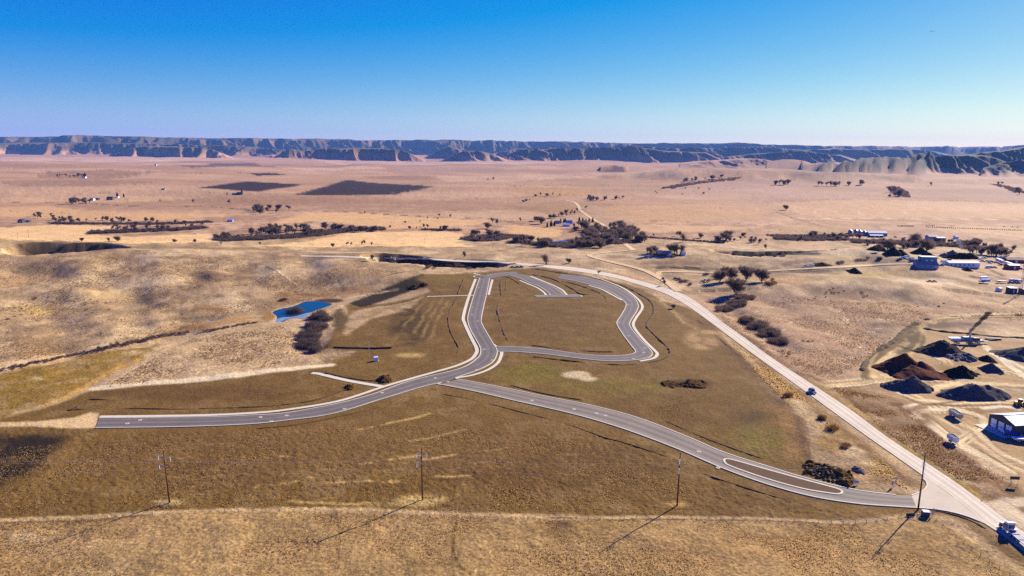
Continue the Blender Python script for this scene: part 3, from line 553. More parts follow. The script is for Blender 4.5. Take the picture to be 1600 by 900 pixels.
for P, c, wd in [([(1352, 590), (1358, 572), (1376, 552), (1402, 535), (1420, 515), (1436, 506)], cv(74, 54, 34), 5), ([(1362, 588), (1368, 572), (1390, 554), (1414, 536), (1432, 516), (1446, 507), (1480, 502)], cv(228, 198, 148), 5), ([(1412, 548), (1430, 540), (1436, 528), (1428, 518)], cv(92, 70, 40), 8), ([(1420, 556), (1434, 538), (1440, 520), (1452, 508)], cv(206, 178, 116), 2), ([(1446, 512), (1500, 497), (1560, 495), (1620, 492)], cv(100, 78, 44), 4), ([(1450, 507), (1500, 492), (1620, 488)], cv(206, 180, 130), 2.5),
                 ([(1380, 585), (1420, 592), (1470, 582), (1530, 572), (1560, 572)], cv(230, 202, 154), 5), ([(1450, 612), (1480, 600), (1540, 600), (1620, 606)], cv(232, 206, 158), 5), ([(1300, 597), (1400, 592), (1480, 594), (1620, 600)], cv(190, 154, 108), 1.6), ([(1400, 600), (1430, 618), (1470, 628), (1600, 628)], cv(232, 204, 158), 3), ([(1440, 560), (1470, 575), (1475, 595)], cv(176, 142, 100), 2), ([(1540, 540), (1560, 556), (1600, 575)], cv(240, 224, 192), 4), ([(1420, 645), (1480, 640), (1530, 650), (1540, 662)], cv(236, 212, 172), 4), ([(1440, 635), (1500, 628), (1620, 630)], cv(120, 90, 60), 2), ([(1500, 660), (1530, 680), (1560, 705), (1620, 730)], cv(236, 212, 172), 3), ([(1430, 632), (1416, 640), (1440, 660), (1480, 684)], cv(242, 228, 200), 2.5), ([(1488, 640), (1510, 668), (1560, 712)], cv(184, 150, 112), 1.5),
                 ([(1414, 637), (1440, 655), (1470, 675), (1520, 705), (1580, 735)], cv(232, 210, 176), 3), ([(1450, 645), (1500, 672), (1560, 715), (1600, 735)], cv(224, 196, 154), 2.5), ([(1350, 588), (1362, 565), (1390, 545), (1425, 515), (1440, 505), (1480, 499), (1540, 497), (1620, 494)], cv(124, 96, 56), 4), ([(1404, 545), (1430, 520), (1450, 502), (1500, 496), (1600, 493)], cv(206, 178, 128), 3), ([(1544, 545), (1570, 565), (1600, 588), (1640, 610)], cv(236, 222, 196), 4), ([(1440, 548), (1470, 560), (1490, 585), (1510, 600)], cv(220, 190, 146), 3), ([(1535, 640), (1570, 637), (1590, 640)], cv(244, 232, 210), 3), ([(1455, 640), (1475, 641)], cv(244, 232, 210), 2), ([(1370, 548), (1360, 570), (1380, 590), (1440, 610)], cv(196, 166, 118), 2.5)]:
    cline(P, c, wd, .9, .2)
cpoly([(1395, 545), (1425, 508), (1440, 512), (1440, 535), (1420, 550), (1400, 555)], cv(104, 80, 46), 2, .4)
cell(1460, 508, 110, 4, cv(118, 92, 74), 4, .4); cell(1500, 574, 40, 8, cv(160, 126, 82), 3, .4); cell(1570, 612, 50, 8, cv(150, 124, 100), 4, .4); cell(1420, 655, 40, 18, cv(136, 104, 74), 4, .4)
cpoly([(1445, 420), (1700, 425), (1700, 452), (1560, 446), (1480, 432)], cv(206, 172, 136), 5, .3); cpoly([(1400, 398), (1700, 396), (1700, 425), (1440, 422)], cv(196, 160, 126), 5, .3)
for P in [[(1518, 432), (1545, 436), (1565, 441)], [(1530, 425), (1550, 430), (1570, 436)], [(1548, 421), (1560, 427), (1568, 431)]]: cline(P, cv(60, 40, 34), 5, 2, .3)
TEX[0] = .9
cline([(1120, 505), (1180, 560), (1230, 602), (1300, 660), (1370, 715), (1420, 752)], cv(120, 86, 50), 7, 3, .3)
cline([(1128, 520), (1165, 560), (1215, 610), (1270, 655), (1330, 705), (1375, 740), (1428, 768)], cv(202, 176, 138), 7, 3, .6, 2.0)
cline([(1100, 505), (1150, 555), (1200, 605), (1235, 650), (1250, 690), (1255, 715)], cv(112, 82, 50), 7, 2.5, .25)
cline([(1225, 640), (1235, 680), (1242, 715)], cv(144, 108, 62), 6, 2, .4)
cell(1300, 690, 26, 20, cv(150, 118, 68), 3, .4); cell(1350, 742, 50, 14, cv(148, 112, 62), 3, .4); cell(1395, 752, 34, 8, cv(126, 96, 56), 3, .3)
cell(1075, 600, 42, 7, cv(92, 66, 36), 2, .3); cell(1100, 530, 30, 16, cv(176, 142, 100), 4, .5)
cline([(1030, 470), (1050, 485), (1070, 505)], cv(196, 172, 120), 3, 1.5, .4); cline([(1020, 466), (1048, 484), (1085, 512), (1100, 530)], cv(150, 120, 80), 4, 2, .4)
cline([(1435, 800), (1480, 800), (1520, 820), (1560, 848), (1620, 890)], cv(116, 86, 46), 6, 2, .3)
cline([(1500, 835), (1560, 870), (1620, 905)], cv(190, 160, 112), 3, 1.5, .55)
cline([(1470, 818), (1510, 850), (1560, 888), (1600, 915)], cv(150, 116, 68), 2.5, 1, .4)
TEX[0] = .35
cpoly([(1537, 786), (1562, 779), (1620, 776), (1800, 780), (1800, 870), (1640, 840), (1600, 826), (1575, 813)], cv(216, 196, 170), 1.5, .1)
cpoly([(1590, 792), (1640, 788), (1700, 800), (1640, 806), (1600, 800)], cv(120, 88, 60), 1.5, .2)

# ------------------------------------------------------------------ the land: one sheet out to the horizon
ang = np.r_[np.radians(np.linspace(68, 41, 26, endpoint=False)), np.radians(np.arange(41, 1.25, -0.07))]
r = CAM_H/np.tan(ang)
r = np.r_[2, 12, 25, r]
fr = np.arange(r[-1]+26, 15500, 26); r = np.r_[r, fr, np.geomspace(15700, 18200, 12)]
az = np.r_[np.linspace(-180, -46, 80, endpoint=False), np.arange(-46, 46, 0.07), np.linspace(46, 180, 80)[:-1]]
az = np.radians(az)
nr, na = len(r), len(az)
Rg, Ag = np.meshgrid(r, az, indexing='ij')
X = (Rg*np.sin(Ag)).ravel(); Y = (Rg*np.cos(Ag)).ravel()
Z = H(X, Y)
def landcover(x, y, z):
    dist = np.hypot(x, y)
    n1 = fbm(x/60, y/60, 21, 4); n2 = fbm(x/400, y/600, 22, 4); n3 = fbm(x/9, y/9, 23, 3)
    c = np.empty((len(x), 3)); t = sstep(950, 1100, y)[:, None]; t2 = sstep(3500, 7000, y)[:, None]
    c[:] = HILL*(1-t)+PLAIN*t; c = c*(1-t2)+FARP*t2
    c *= (1+0.20*n1*(1-sstep(1200, 2500, dist))+0.16*n2*sstep(900, 1600, dist))[:, None]
    n4 = fbm(x/13, y/16, 25, 4); n5 = fbm(x/38+7, y/46, 26, 4); nr_ = (1-sstep(1100, 1900, dist))
    c *= (1+.5*n4*nr_+.18*n5*nr_)[:, None]
    k = (sstep(.12, .5, n5+.5*n4)*nr_*.4)[:, None]; c = c*(1-k)+cv(222, 198, 164)*k
    k = (sstep(.15, .5, -n5-.4*n4)*nr_*.16)[:, None]; c = c*(1-k)+cv(146, 118, 86)*k
    # faint strips of drier and browner grass on the plain
    s = fbm(x/1400, y/170, 31, 4)
    k = (sstep(0.08, 0.45, s)*sstep(1000, 1500, y))[:, None]; c = c*(1-.45*k)+cv(158, 118, 90)*.45*k
    k = (sstep(0.1, 0.5, -s)*sstep(1000, 1500, y))[:, None]; c = c*(1-.4*k)+cv(218, 180, 146)*.4*k
    # scrubby scarps
    hill = sstep(62, 110, z)*sstep(5600, 6800, y)
    k = (hill*(0.7+0.3*sstep(-.2, .3, fbm(x/160, y/220, 35, 3))))[:, None]
    c = c*(1-k)+cv(92, 82, 66)*k
    tx = np.ones(len(x))
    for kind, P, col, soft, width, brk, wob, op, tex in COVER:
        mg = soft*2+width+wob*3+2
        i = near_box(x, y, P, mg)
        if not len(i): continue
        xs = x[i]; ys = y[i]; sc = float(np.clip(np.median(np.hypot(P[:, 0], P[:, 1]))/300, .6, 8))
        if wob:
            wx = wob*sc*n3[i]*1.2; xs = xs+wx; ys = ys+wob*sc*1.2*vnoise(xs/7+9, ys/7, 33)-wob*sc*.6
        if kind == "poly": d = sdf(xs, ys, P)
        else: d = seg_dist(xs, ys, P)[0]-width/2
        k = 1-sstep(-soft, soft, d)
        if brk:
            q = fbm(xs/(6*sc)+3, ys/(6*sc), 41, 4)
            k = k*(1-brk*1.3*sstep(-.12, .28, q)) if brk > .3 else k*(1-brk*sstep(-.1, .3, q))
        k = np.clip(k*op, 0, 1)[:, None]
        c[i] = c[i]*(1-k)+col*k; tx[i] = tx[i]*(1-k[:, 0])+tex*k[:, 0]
    uu_ = 800+1088*x/np.maximum(y, 1); k = (sstep(1270, 1300, uu_)*sstep(3300, 3600, y)*(1-sstep(6200, 7000, y))*sstep(34, 56, z+18*fbm(x/200, y/200, 36, 3))*(.86+.14*sstep(-.3, .05, fbm(x/90, y/90, 37, 4))))[:, None]
    c = c*(1-k)+cv(64, 60, 46)*k
    return np.c_[np.clip(c, 0.005, 1), tx]
C = landcover(X, Y, Z)
# small relief: hummocks and tussocks, none under paving
dist = np.hypot(X, Y); nearm = np.nonzero((dist < 2600) & (Y > -50))[0]
pave = np.zeros(len(X)); 
for P in FLAT_POLYS:
    i = near_box(X, Y, P, 14)
    if len(i): pave[i] = np.maximum(pave[i], 1-sstep(1.0, 9.0, sdf(X[i], Y[i], P)))
for P in list(WALKS.values()):
    i = near_box(X, Y, P, 10)
    if len(i): pave[i] = np.maximum(pave[i], 1-sstep(1.5, 5.0, seg_dist(X[i], Y[i], P)[0]))
for k, P in GRAVELW.items():
    i = near_box(X, Y, P, 20)
    if len(i): pave[i] = np.maximum(pave[i], 1-sstep(4, 12.0, seg_dist(X[i], Y[i], P)[0]))
xs, ys, ds = X[nearm], Y[nearm], dist[nearm]
GR_P = COVER[[k for k, c_ in enumerate(COVER) if c_[2] is DIRT][0]][1]
graded = np.zeros(len(nearm)); gi = near_box(xs, ys, GR_P, 20); graded[gi] = 1-sstep(-6, 6, sdf(xs[gi], ys[gi], GR_P))
mic = (1-graded)*(0.9*fbm(xs/34, ys/40, 51, 3) + 0.45*fbm(xs/11, ys/11, 52, 3)) + 0.13*fbm(xs/2.2, ys/2.2, 53, 3)*(1-.4*graded) + graded*0.28*fbm(xs/16, ys/16, 54, 3)
front = graded*sstep(0, 12, -(ys-290)) ; mic += front*0.22*fbm(xs/1.6, ys/1.6, 55, 2)
pw = 1-sstep(8, 40, np.where(near_box(xs, ys, PONDW, 60).size, sdf(xs, ys, PONDW), 1e3))
vf = 1-sstep(930, 1010, ys)*(1-sstep(1500, 1800, ys))*.85
Z[nearm] += mic*(1-pave[nearm])*(1-pw)*vf
Z -= 0.10*pave
idx = np.arange(nr*na, dtype=np.int64).reshape(nr, na)
nxt = np.roll(idx, -1, axis=1)
Fq = np.stack([idx[:-1].ravel(), nxt[:-1].ravel(), nxt[1:].ravel(), idx[1:].ravel()], 1)[:, ::-1]
gm = bpy.data.materials.new("land"); gm.use_nodes = True; n = gm.node_tree; b = n.nodes["Principled BSDF"]
at = n.nodes.new("ShaderNodeAttribute"); at.attribute_name = "cover"; tc = n.nodes.new("ShaderNodeTexCoord")
fac = None
def mulnode(a, b_):
    mm = n.nodes.new("ShaderNodeMath"); mm.operation = 'MULTIPLY'; n.links.new(a, mm.inputs[0]); n.links.new(b_, mm.inputs[1]); return mm.outputs[0]
for sc, lo_, hi_, v0, v1 in ((0.8, .36, .64, .62, 1.38), (2.2, .36, .64, .72, 1.28), (0.16, .36, .64, .86, 1.14), (0.04, .36, .64, .90, 1.10), (0.7, .57, .64, 1.0, .60), (0.5, .60, .70, 1.0, 1.35)):
    nz = n.nodes.new("ShaderNodeTexNoise"); nz.inputs["Scale"].default_value = sc; nz.inputs["Detail"].default_value = 4; nz.inputs["Roughness"].default_value = .7
    mpn = n.nodes.new("ShaderNodeMapping"); mpn.inputs["Location"].default_value = (sc*113, sc*71, 0)
    n.links.new(tc.outputs["Object"], mpn.inputs[0]); n.links.new(mpn.outputs[0], nz.inputs["Vector"])
    mr = n.nodes.new("ShaderNodeMapRange"); mr.inputs[1].default_value = lo_; mr.inputs[2].default_value = hi_; mr.inputs[3].default_value = v0; mr.inputs[4].default_value = v1
    n.links.new(nz.outputs[0], mr.inputs[0])
    fac = mr.outputs[0] if fac is None else mulnode(fac, mr.outputs[0])
mxf = n.nodes.new("ShaderNodeMix"); mxf.data_type = 'FLOAT'; mxf.inputs[2].default_value = 1.0
n.links.new(at.outputs["Alpha"], mxf.inputs[0]); n.links.new(fac, mxf.inputs[3]); fac = mxf.outputs[0]
vm = n.nodes.new("ShaderNodeVectorMath"); vm.operation = 'SCALE'
n.links.new(at.outputs["Color"], vm.inputs[0]); n.links.new(fac, vm.inputs["Scale"]); n.links.new(vm.outputs[0], b.inputs["Base Color"])
b.inputs["Roughness"].default_value = 0.95; b.inputs["Specular IOR Level"].default_value = 0.1
bp = n.nodes.new("ShaderNodeBump"); bp.inputs["Strength"].default_value = 0.6; bp.inputs["Distance"].default_value = 0.5
nz = n.nodes.new("ShaderNodeTexNoise"); nz.inputs["Scale"].default_value = 0.8; nz.inputs["Detail"].default_value = 5
n.links.new(tc.outputs["Object"], nz.inputs["Vector"]); n.links.new(nz.outputs[0], bp.inputs["Height"]); n.links.new(bp.outputs[0], b.inputs["Normal"])
me = np_mesh("ground", np.stack([X, Y, Z], 1), Fq, gm, True)
ca = me.attributes.new("cover", 'FLOAT_COLOR', 'POINT'); ca.data.foreach_set("color", C.astype(np.float32).ravel())
tag(link("ground", me), kind="structure")
del X, Y, Z, C, Fq, Rg, Ag, idx, nxt

# ------------------------------------------------------------------ roads, kerbs, walks, gravel, water
def strip_mesh(name, l, r_, mt, dz, cols=4):
    n_ = len(l); V = []; UV = []
    s = np.r_[0, np.cumsum(np.linalg.norm(np.diff((l+r_)/2, axis=0), axis=1))]
    P = np.concatenate([l[:, None]*(1-t)+r_[:, None]*t for t in np.linspace(0, 1, cols+1)], 1)   # n, (cols+1)*2
    P = P.reshape(n_, cols+1, 2); z = H(P[..., 0].ravel(), P[..., 1].ravel()).reshape(n_, cols+1)+dz
    V = np.concatenate([P, z[..., None]], 2).reshape(-1, 3)
    id_ = np.arange(n_*(cols+1)).reshape(n_, cols+1)
    Fs = np.stack([id_[:-1, :-1].ravel(), id_[:-1, 1:].ravel(), id_[1:, 1:].ravel(), id_[1:, :-1].ravel()], 1)
    a, b2, c2 = V[Fs[0, 0]], V[Fs[0, 1]], V[Fs[0, 2]]
    if np.cross(b2-a, c2-a)[2] < 0: Fs = Fs[:, ::-1]
    me = np_mesh(name, V, Fs, mt, True)
    uv = np.zeros((n_, cols+1, 2)); uv[..., 0] = np.linspace(0, 1, cols+1)[None]; uv[..., 1] = s[:, None]
    ul = me.uv_layers.new(name="across"); li = np.zeros(len(me.loops), np.int32); me.loops.foreach_get("vertex_index", li)
    ul.data.foreach_set("uv", uv.reshape(-1, 2)[li].astype(np.float32).ravel())
    return me
def normals2(P):
    T = np.gradient(P, axis=0); T /= np.linalg.norm(T, axis=1)[:, None]+1e-9
    return np.stack([-T[:, 1], T[:, 0]], 1)
def ribbon(name, P, width, mt, dz, step=3.0):
    P = resample(P, max(4, int(plen(P)/step))); N = normals2(P)
    return strip_mesh(name, P-N*width/2, P+N*width/2, mt, dz, 2)
def kerb_mesh(name, P, width, mt, h=0.2, step=2.5):
    """upright kerb with gutter pan: a raised profile swept along the road edge"""
    P = resample(P, max(4, int(plen(P)/step))); N = normals2(P); z = H(P[:, 0], P[:, 1])
    off = [-width/2, -width/2, width/2, width/2]; hh = [-0.15, h, h, -0.15]
    V = np.stack([np.c_[P+N*o, z+e] for o, e in zip(off, hh)], 1).reshape(-1, 3)
    n_ = len(P); id_ = np.arange(n_*4).reshape(n_, 4)
    Fs = np.concatenate([np.stack([id_[:-1, k], id_[:-1, k+1], id_[1:, k+1], id_[1:, k]], 1) for k in range(3)])
    me = np_mesh(name, V, Fs[:, ::-1], mt, False)
    return me
def paved(name, lo, hi, streak, var=.12, edge=None, crack=.0):
    mt = bpy.data.materials.new(name); mt.use_nodes = True; n = mt.node_tree; b = n.nodes["Principled BSDF"]
    uvn = n.nodes.new("ShaderNodeUVMap"); uvn.uv_map = "across"; sx = n.nodes.new("ShaderNodeSeparateXYZ"); n.links.new(uvn.outputs[0], sx.inputs[0])
    ramp = n.nodes.new("ShaderNodeValToRGB"); cr = ramp.color_ramp; cr.interpolation = 'EASE'
    pts = streak
    while len(cr.elements) < len(pts): cr.elements.new(.5)
    for e, (p, k) in zip(cr.elements, pts):
        e.position = p; c = [lo[i]+(hi[i]-lo[i])*k for i in range(3)]; e.color = (*c, 1)
    n.links.new(sx.outputs[0], ramp.inputs[0])
    tc = n.nodes.new("ShaderNodeTexCoord")
    fac = None
    for s, a in ((.9, var), (.08, var*.9), (.25, var*.5)):
        nz = n.nodes.new("ShaderNodeTexNoise"); nz.inputs["Scale"].default_value = s; nz.inputs["Detail"].default_value = 5
        n.links.new(tc.outputs["Object"], nz.inputs["Vector"])
        mr = n.nodes.new("ShaderNodeMapRange"); mr.inputs[1].default_value = .3; mr.inputs[2].default_value = .7; mr.inputs[3].default_value = 1-a; mr.inputs[4].default_value = 1+a
        n.links.new(nz.outputs[0], mr.inputs[0])
        if fac is None: fac = mr.outputs[0]
        else:
            mm = n.nodes.new("ShaderNodeMath"); mm.operation = 'MULTIPLY'; n.links.new(fac, mm.inputs[0]); n.links.new(mr.outputs[0], mm.inputs[1]); fac = mm.outputs[0]
    vm = n.nodes.new("ShaderNodeVectorMath"); vm.operation = 'SCALE'; n.links.new(ramp.outputs[0], vm.inputs[0]); n.links.new(fac, vm.inputs["Scale"])
    n.links.new(vm.outputs[0], b.inputs["Base Color"]); b.inputs["Roughness"].default_value = .85; b.inputs["Specular IOR Level"].default_value = .25
    return mt
ASPH = paved("new_asphalt", cv(104, 94, 98), cv(136, 126, 128), [(0, .5), (.14, .6), (.3, .15), (.5, .75), (.7, .15), (.86, .6), (1, .5)], .10)
ASPB = paved("dusty_asphalt", cv(112, 102, 100), cv(168, 154, 146), [(0, .7), (.2, .5), (.35, .1), (.5, .55), (.68, .15), (.85, .6), (1, .8)], .10)
HWM = paved("worn_highway", cv(168, 154, 144), cv(236, 222, 210), [(0, .75), (.1, .7), (.17, .35), (.22, .8), (.36, .75), (.47, .45), (.53, .45), (.62, .85), (.74, .8), (.8, .35), (.88, .75), (1, .7)], .09)
APM = paved("apron_asphalt", cv(176, 160, 148), cv(206, 190, 174), [(0, .4), (.5, .6), (1, .5)], .10)
CONC = mat("pale_concrete", cv(224, 216, 206), .85, .10, .4)
GRV = mat("tan_gravel", cv(222, 190, 148), .95, .14, .15)
PATHM = mat("pale_path_concrete", cv(226, 214, 198), .9, .1, .3)
RD = ROADS
def st(name, me): return tag(link(name, me), kind="structure")
st("road", strip_mesh("road", *RD["a_lower"], ASPH, .06, 6)); st("road", strip_mesh("road", *RD["a_upper"], ASPH, .064, 6))
st("road", strip_mesh("road", *RD["b"], ASPB, .072, 6)); st("road", strip_mesh("road", *RD["c"], ASPH, .080, 6))
st("road", strip_mesh("road", *RD["d"], ASPH, .086, 3)); st("road", strip_mesh("road", *RD["e"], ASPH, .092, 4))
st("highway", strip_mesh("highway", *RD["hw"], HWM, .098, 6))
def poly_sheet(name, P, mt, dz):
    P = np.asarray(P)[:, :2]; bm = bmesh.new(); vs_ = [bm.verts.new((p[0], p[1], z+dz)) for p, z in zip(P, H(P[:, 0], P[:, 1]))]
    f = bm.faces.new(vs_); bmesh.ops.recalc_face_normals(bm, faces=[f])
    if f.normal.z < 0: f.normal_flip()
    bmesh.ops.triangulate(bm, faces=bm.faces[:]); me = bpy.data.meshes.new(name); bm.to_mesh(me); bm.free(); me.materials.append(mt)
    return me
APMs = mat("apron_asphalt_plain", cv(210, 196, 184), .9, .10, .12)
st("road", poly_sheet("road", ground(APRON), APMs, .085)); st("road", poly_sheet("road", ground(HAM), mat("hammerhead_asphalt", cv(128, 118, 120), .9, .1, .2), .108))
def kerb(px, wdt=.58, off=0.0): st("kerb", kerb_mesh("kerb", dense(px), wdt, CONC))
for px in (A_L, A_R1, A_R2, B_T[:-1], B_B, C_IN, C_OUT, D_TOP[1:], E_L, E_R): kerb(px)
kerb([(690, 598), (683, 600), (690, 601)], .9); kerb([(718, 588.5), (712, 591), (716, 592.5)], .9)
kerb([(835, 462.3), (848, 461.5), (860, 461)], .9); kerb([(881, 461), (895, 461), (907, 461.2), (909, 464)], .9); kerb([(777, 541.5), (774, 540), (772, 538)], .9)
kerb([(1424, 774), (1441, 768), (1449, 759), (1447, 752), (1442, 747)], .5); kerb([(1432, 793.5), (1465, 796), (1495, 802), (1519, 809.5), (1532, 815)], .6)
kerb([(747, 431.5), (743, 430.5), (740, 432), (742, 434), (748, 434.5)], .7)
mdw = ground(smooth_line(MEDIAN+MEDIAN[:1], 6))[:, :2]
st("median", poly_sheet("median", mdw[:-1], mat("median_soil", cv(96, 66, 38), .95, .2, .5), .16)); st("kerb", kerb_mesh("kerb", mdw, .8, CONC, .24, 1.5))
for k, P in WALKS.items():
    st("sidewalk", ribbon("sidewalk", P, {"link": 3.2, "cross": 2.0, "a": 2.3}.get(k, 2.0), CONC if k != "cross" else PATHM, .09+.002*len(k), 2.5))
for k, P in GRAVELW.items():
    st("gravel_road", ribbon("gravel_road", P, GW[k], GRV, {"far": .26, "lane": .30, "side": .34}[k], 6.0))
wm = bpy.data.materials.new("pond_water"); wm.use_nodes = True; n = wm.node_tree; b = n.nodes["Principled BSDF"]
b.inputs["Base Color"].default_value = (0.008, 0.035, 0.08, 1); b.inputs["Roughness"].default_value = .04; b.inputs["IOR"].default_value = 1.33
nz = n.nodes.new("ShaderNodeTexNoise"); nz.inputs["Scale"].default_value = 1.2; bp = n.nodes.new("ShaderNodeBump"); bp.inputs["Strength"].default_value = .35; bp.inputs["Distance"].default_value = .12
tc = n.nodes.new("ShaderNodeTexCoord"); n.links.new(tc.outputs["Object"], nz.inputs["Vector"]); n.links.new(nz.outputs[0], bp.inputs["Height"]); n.links.new(bp.outputs[0], b.inputs["Normal"])
cen = PONDW.mean(0); big = cen+(PONDW-cen)*1.04
bm = bmesh.new(); f = bm.faces.new([bm.verts.new((p[0], p[1], POND_Z)) for p in big]); bmesh.ops.recalc_face_normals(bm, faces=[f])
if f.normal.z < 0: f.normal_flip()
me = bpy.data.meshes.new("water"); bm.to_mesh(me); bm.free(); me.materials.append(wm); st("water", me)

ice = [(401, 506), (424, 503.5), (432, 498.5), (441, 496), (455, 495), (463, 493.5), (480, 489), (487, 488), (482, 492), (477, 496), (470, 498.5), (460, 496.5), (449, 498.5), (438, 503)]
IP = flat(ice, POND_Z); st("ice", (lambda me: me)(poly_sheet("ice", IP, mat("thin_pond_ice", (.24, .29, .34), .3, .35, .25, 0, .5), 0)))
iv = bpy.data.objects["ice"].data
for v_ in iv.vertices: v_.co.z = POND_Z+.03
# windrows of topsoil along the graded lots
WROW = mat("dark_topsoil", cv(92, 69, 38), 1.0, .5, 1.2, bump=.6)
WROW2 = mat("brown_graded_ridge", cv(100, 72, 38), 1.0, .4, 1.2, bump=.6)
def windrow(px, wd=2.4, h=0.9):
    P = dense(px, 6); P = resample(P, max(5, int(plen(P)/1.6))); N = normals2(P); z = H(P[:, 0], P[:, 1])
    q = fbm(P[:, 0]/3.5, P[:, 1]/3.5, 91, 3); q2 = sstep(-.35, .1, fbm(P[:, 0]/14, P[:, 1]/14, 93, 2)); wv = wd*.75*(1+.6*q)*(.35+.65*q2); hv = h*.48*(1+.7*q)*(.2+.8*q2); hv[0] = hv[-1] = .05
    offs = [-.5, -.22, .05, .28, .5]; hs_ = [-.25, .7, 1, .62, -.25]
    V = np.stack([np.c_[P+N*(o*wv)[:, None], z+np.where(np.array(e) > 0, e*hv*(1+.3*fbm(P[:, 0]/1.5+o*9, P[:, 1]/1.5, 92, 2)), e)] for o, e in zip(offs, hs_)], 1).reshape(-1, 3)
    id_ = np.arange(len(P)*5).reshape(-1, 5)
    Fs = np.concatenate([np.stack([id_[:-1, k], id_[:-1, k+1], id_[1:, k+1], id_[1:, k]], 1) for k in range(4)])
    st("earth_bank", np_mesh("earth_bank", V, Fs[:, ::-1], WROW if h > .95 else WROW2, True))
for P, wd, h in [([(782, 435), (782, 452), (784, 462), (789, 463)], 2.6, 1), ([(782, 467), (777, 482), (782, 505), (788, 522), (793, 532)], 2.4, .9), ([(790, 438), (790, 455)], 1.5, .6),
                 ([(786, 433.5), (795, 434), (812, 444), (829, 457), (815, 460), (803, 461.5)], 2.6, 1), ([(831, 429.5), (845, 431.5), (864, 436.5), (880, 444), (896, 452.5), (907, 459.5), (921, 460.5)], 3.2, 1.2),
                 ([(876, 440), (890, 442), (905, 446), (930, 455), (943, 462), (947, 468)], 2.6, 1), ([(831, 422), (840, 421), (872, 426), (899, 430), (920, 434), (939, 436.5), (964, 443.5), (982, 450.5), (1000, 460), (1015, 470), (1021, 480), (1020, 492), (1011, 504), (1011, 511), (1020, 521), (1032, 532), (1046, 547), (1043, 557), (1025, 564.5), (987, 569.5), (945, 569), (875, 562.5), (832, 557.5)], 2.8, 1.1),
                 ([(830, 539.5), (880, 545.5), (930, 549.5), (958, 549.5)], 2.2, .8), ([(798, 602), (850, 615), (910, 625)], 1.6, .5), ([(1040, 658), (1100, 684), (1160, 706), (1192, 717)], 1.6, .5),
                 ([(692, 616), (740, 625), (800, 640), (883, 662), (943, 683), (977, 692), (1040, 713), (1077, 728)], 1.6, .45), ([(1100, 740), (1133, 752), (1200, 773), (1230, 781)], 1.8, .6),
                 ([(115, 640), (180, 638.5), (300, 639), (400, 636), (480, 628), (530, 612.5), (548, 606)], 2.2, .9), ([(400, 670), (460, 664), (520, 653), (600, 635), (655, 619)], 1.2, .4),
                 ([(725, 435), (717, 455), (712, 470), (702, 487), (701, 507), (707, 525), (716, 542), (714, 552)], 2.4, .9), ([(712, 556), (695, 562), (672, 569), (650, 575)], 1.4, .6), ([(505, 582.5), (540, 590), (575, 595), (590, 595)], 2.4, .9),
                 ([(1262, 640), (1300, 672), (1340, 715), (1362, 735)], 1.4, .5), ([(1090, 500), (1125, 530), (1160, 560)], 1.2, .3), ([(138, 624), (172, 625)], 2.4, 1.2), ([(104, 641), (118, 640), (122, 634)], 3, 1.6),
                 ([(600, 478), (640, 470), (674, 457)], 1.8, .7), ([(1347, 578), (1354, 565), (1372, 548), (1398, 531), (1415, 514), (1432, 504)], 5.0, 2.2), ([(1445, 499), (1490, 495.5), (1600, 492)], 3.4, 1.3), ([(1442, 513), (1480, 519), (1540, 524), (1610, 529)], 5, 1.6), ([(1455, 797), (1490, 804), (1520, 815), (1540, 826)], 1.6, .5), ([(600, 433), (616, 427.5), (640, 424)], 2, .8)]:
    windrow(P, wd, h)

# haze: one closed box of thin air
hz = bpy.data.materials.new("haze_air"); hz.use_nodes = True; n = hz.node_tree; n.nodes.remove(n.nodes["Principled BSDF"])
pv = n.nodes.new("ShaderNodeVolumePrincipled"); pv.inputs["Color"].default_value = (.22, .46, 1, 1); pv.inputs["Density"].default_value = 2.7e-5; pv.inputs["Anisotropy"].default_value = 0.0
n.links.new(pv.outputs[0], n.nodes["Material Output"].inputs["Volume"])
tag(MB().box(-18500, 18500, -18500, 18500, -60, 620).build("haze", hz), kind="stuff")
# ================================================================== things
def hd(p, q): d = Vector(q)-Vector(p); return math.atan2(d.y, d.x)
M_WOOD = mat("weathered_pole_wood", cv(112, 74, 44), .9, .3, 2); M_GALV = mat("galvanised_steel", (.55, .57, .6), .5, .1, 3, .3)
M_WHITE = mat("white_paint", (.78, .78, .76), .6, .06, 1); M_BLACK = mat("black_rubber", (.02, .02, .022), .85, .2, 4)
M_DARK = mat("dark_steel", (.045, .05, .06), .6, .2, 2); M_GLASS = mat("dark_glass", (.02, .025, .03), .12, .05, 1, 0, .6)
M_BLUE = mat("blue_paint", (.02, .07, .30), .35, .05, 2, 0, .5); M_RED = mat("dull_red_paint", (.26, .05, .035), .6, .15, 2)
M_YEL = mat("yellow_machine_paint", (.62, .36, .03), .5, .15, 2); M_CHROME = mat("bright_metal", (.75, .76, .78), .25, .05, 2, .8)
M_INS = mat("pale_grey_insulator", (.72, .74, .78), .5, .05, 3)

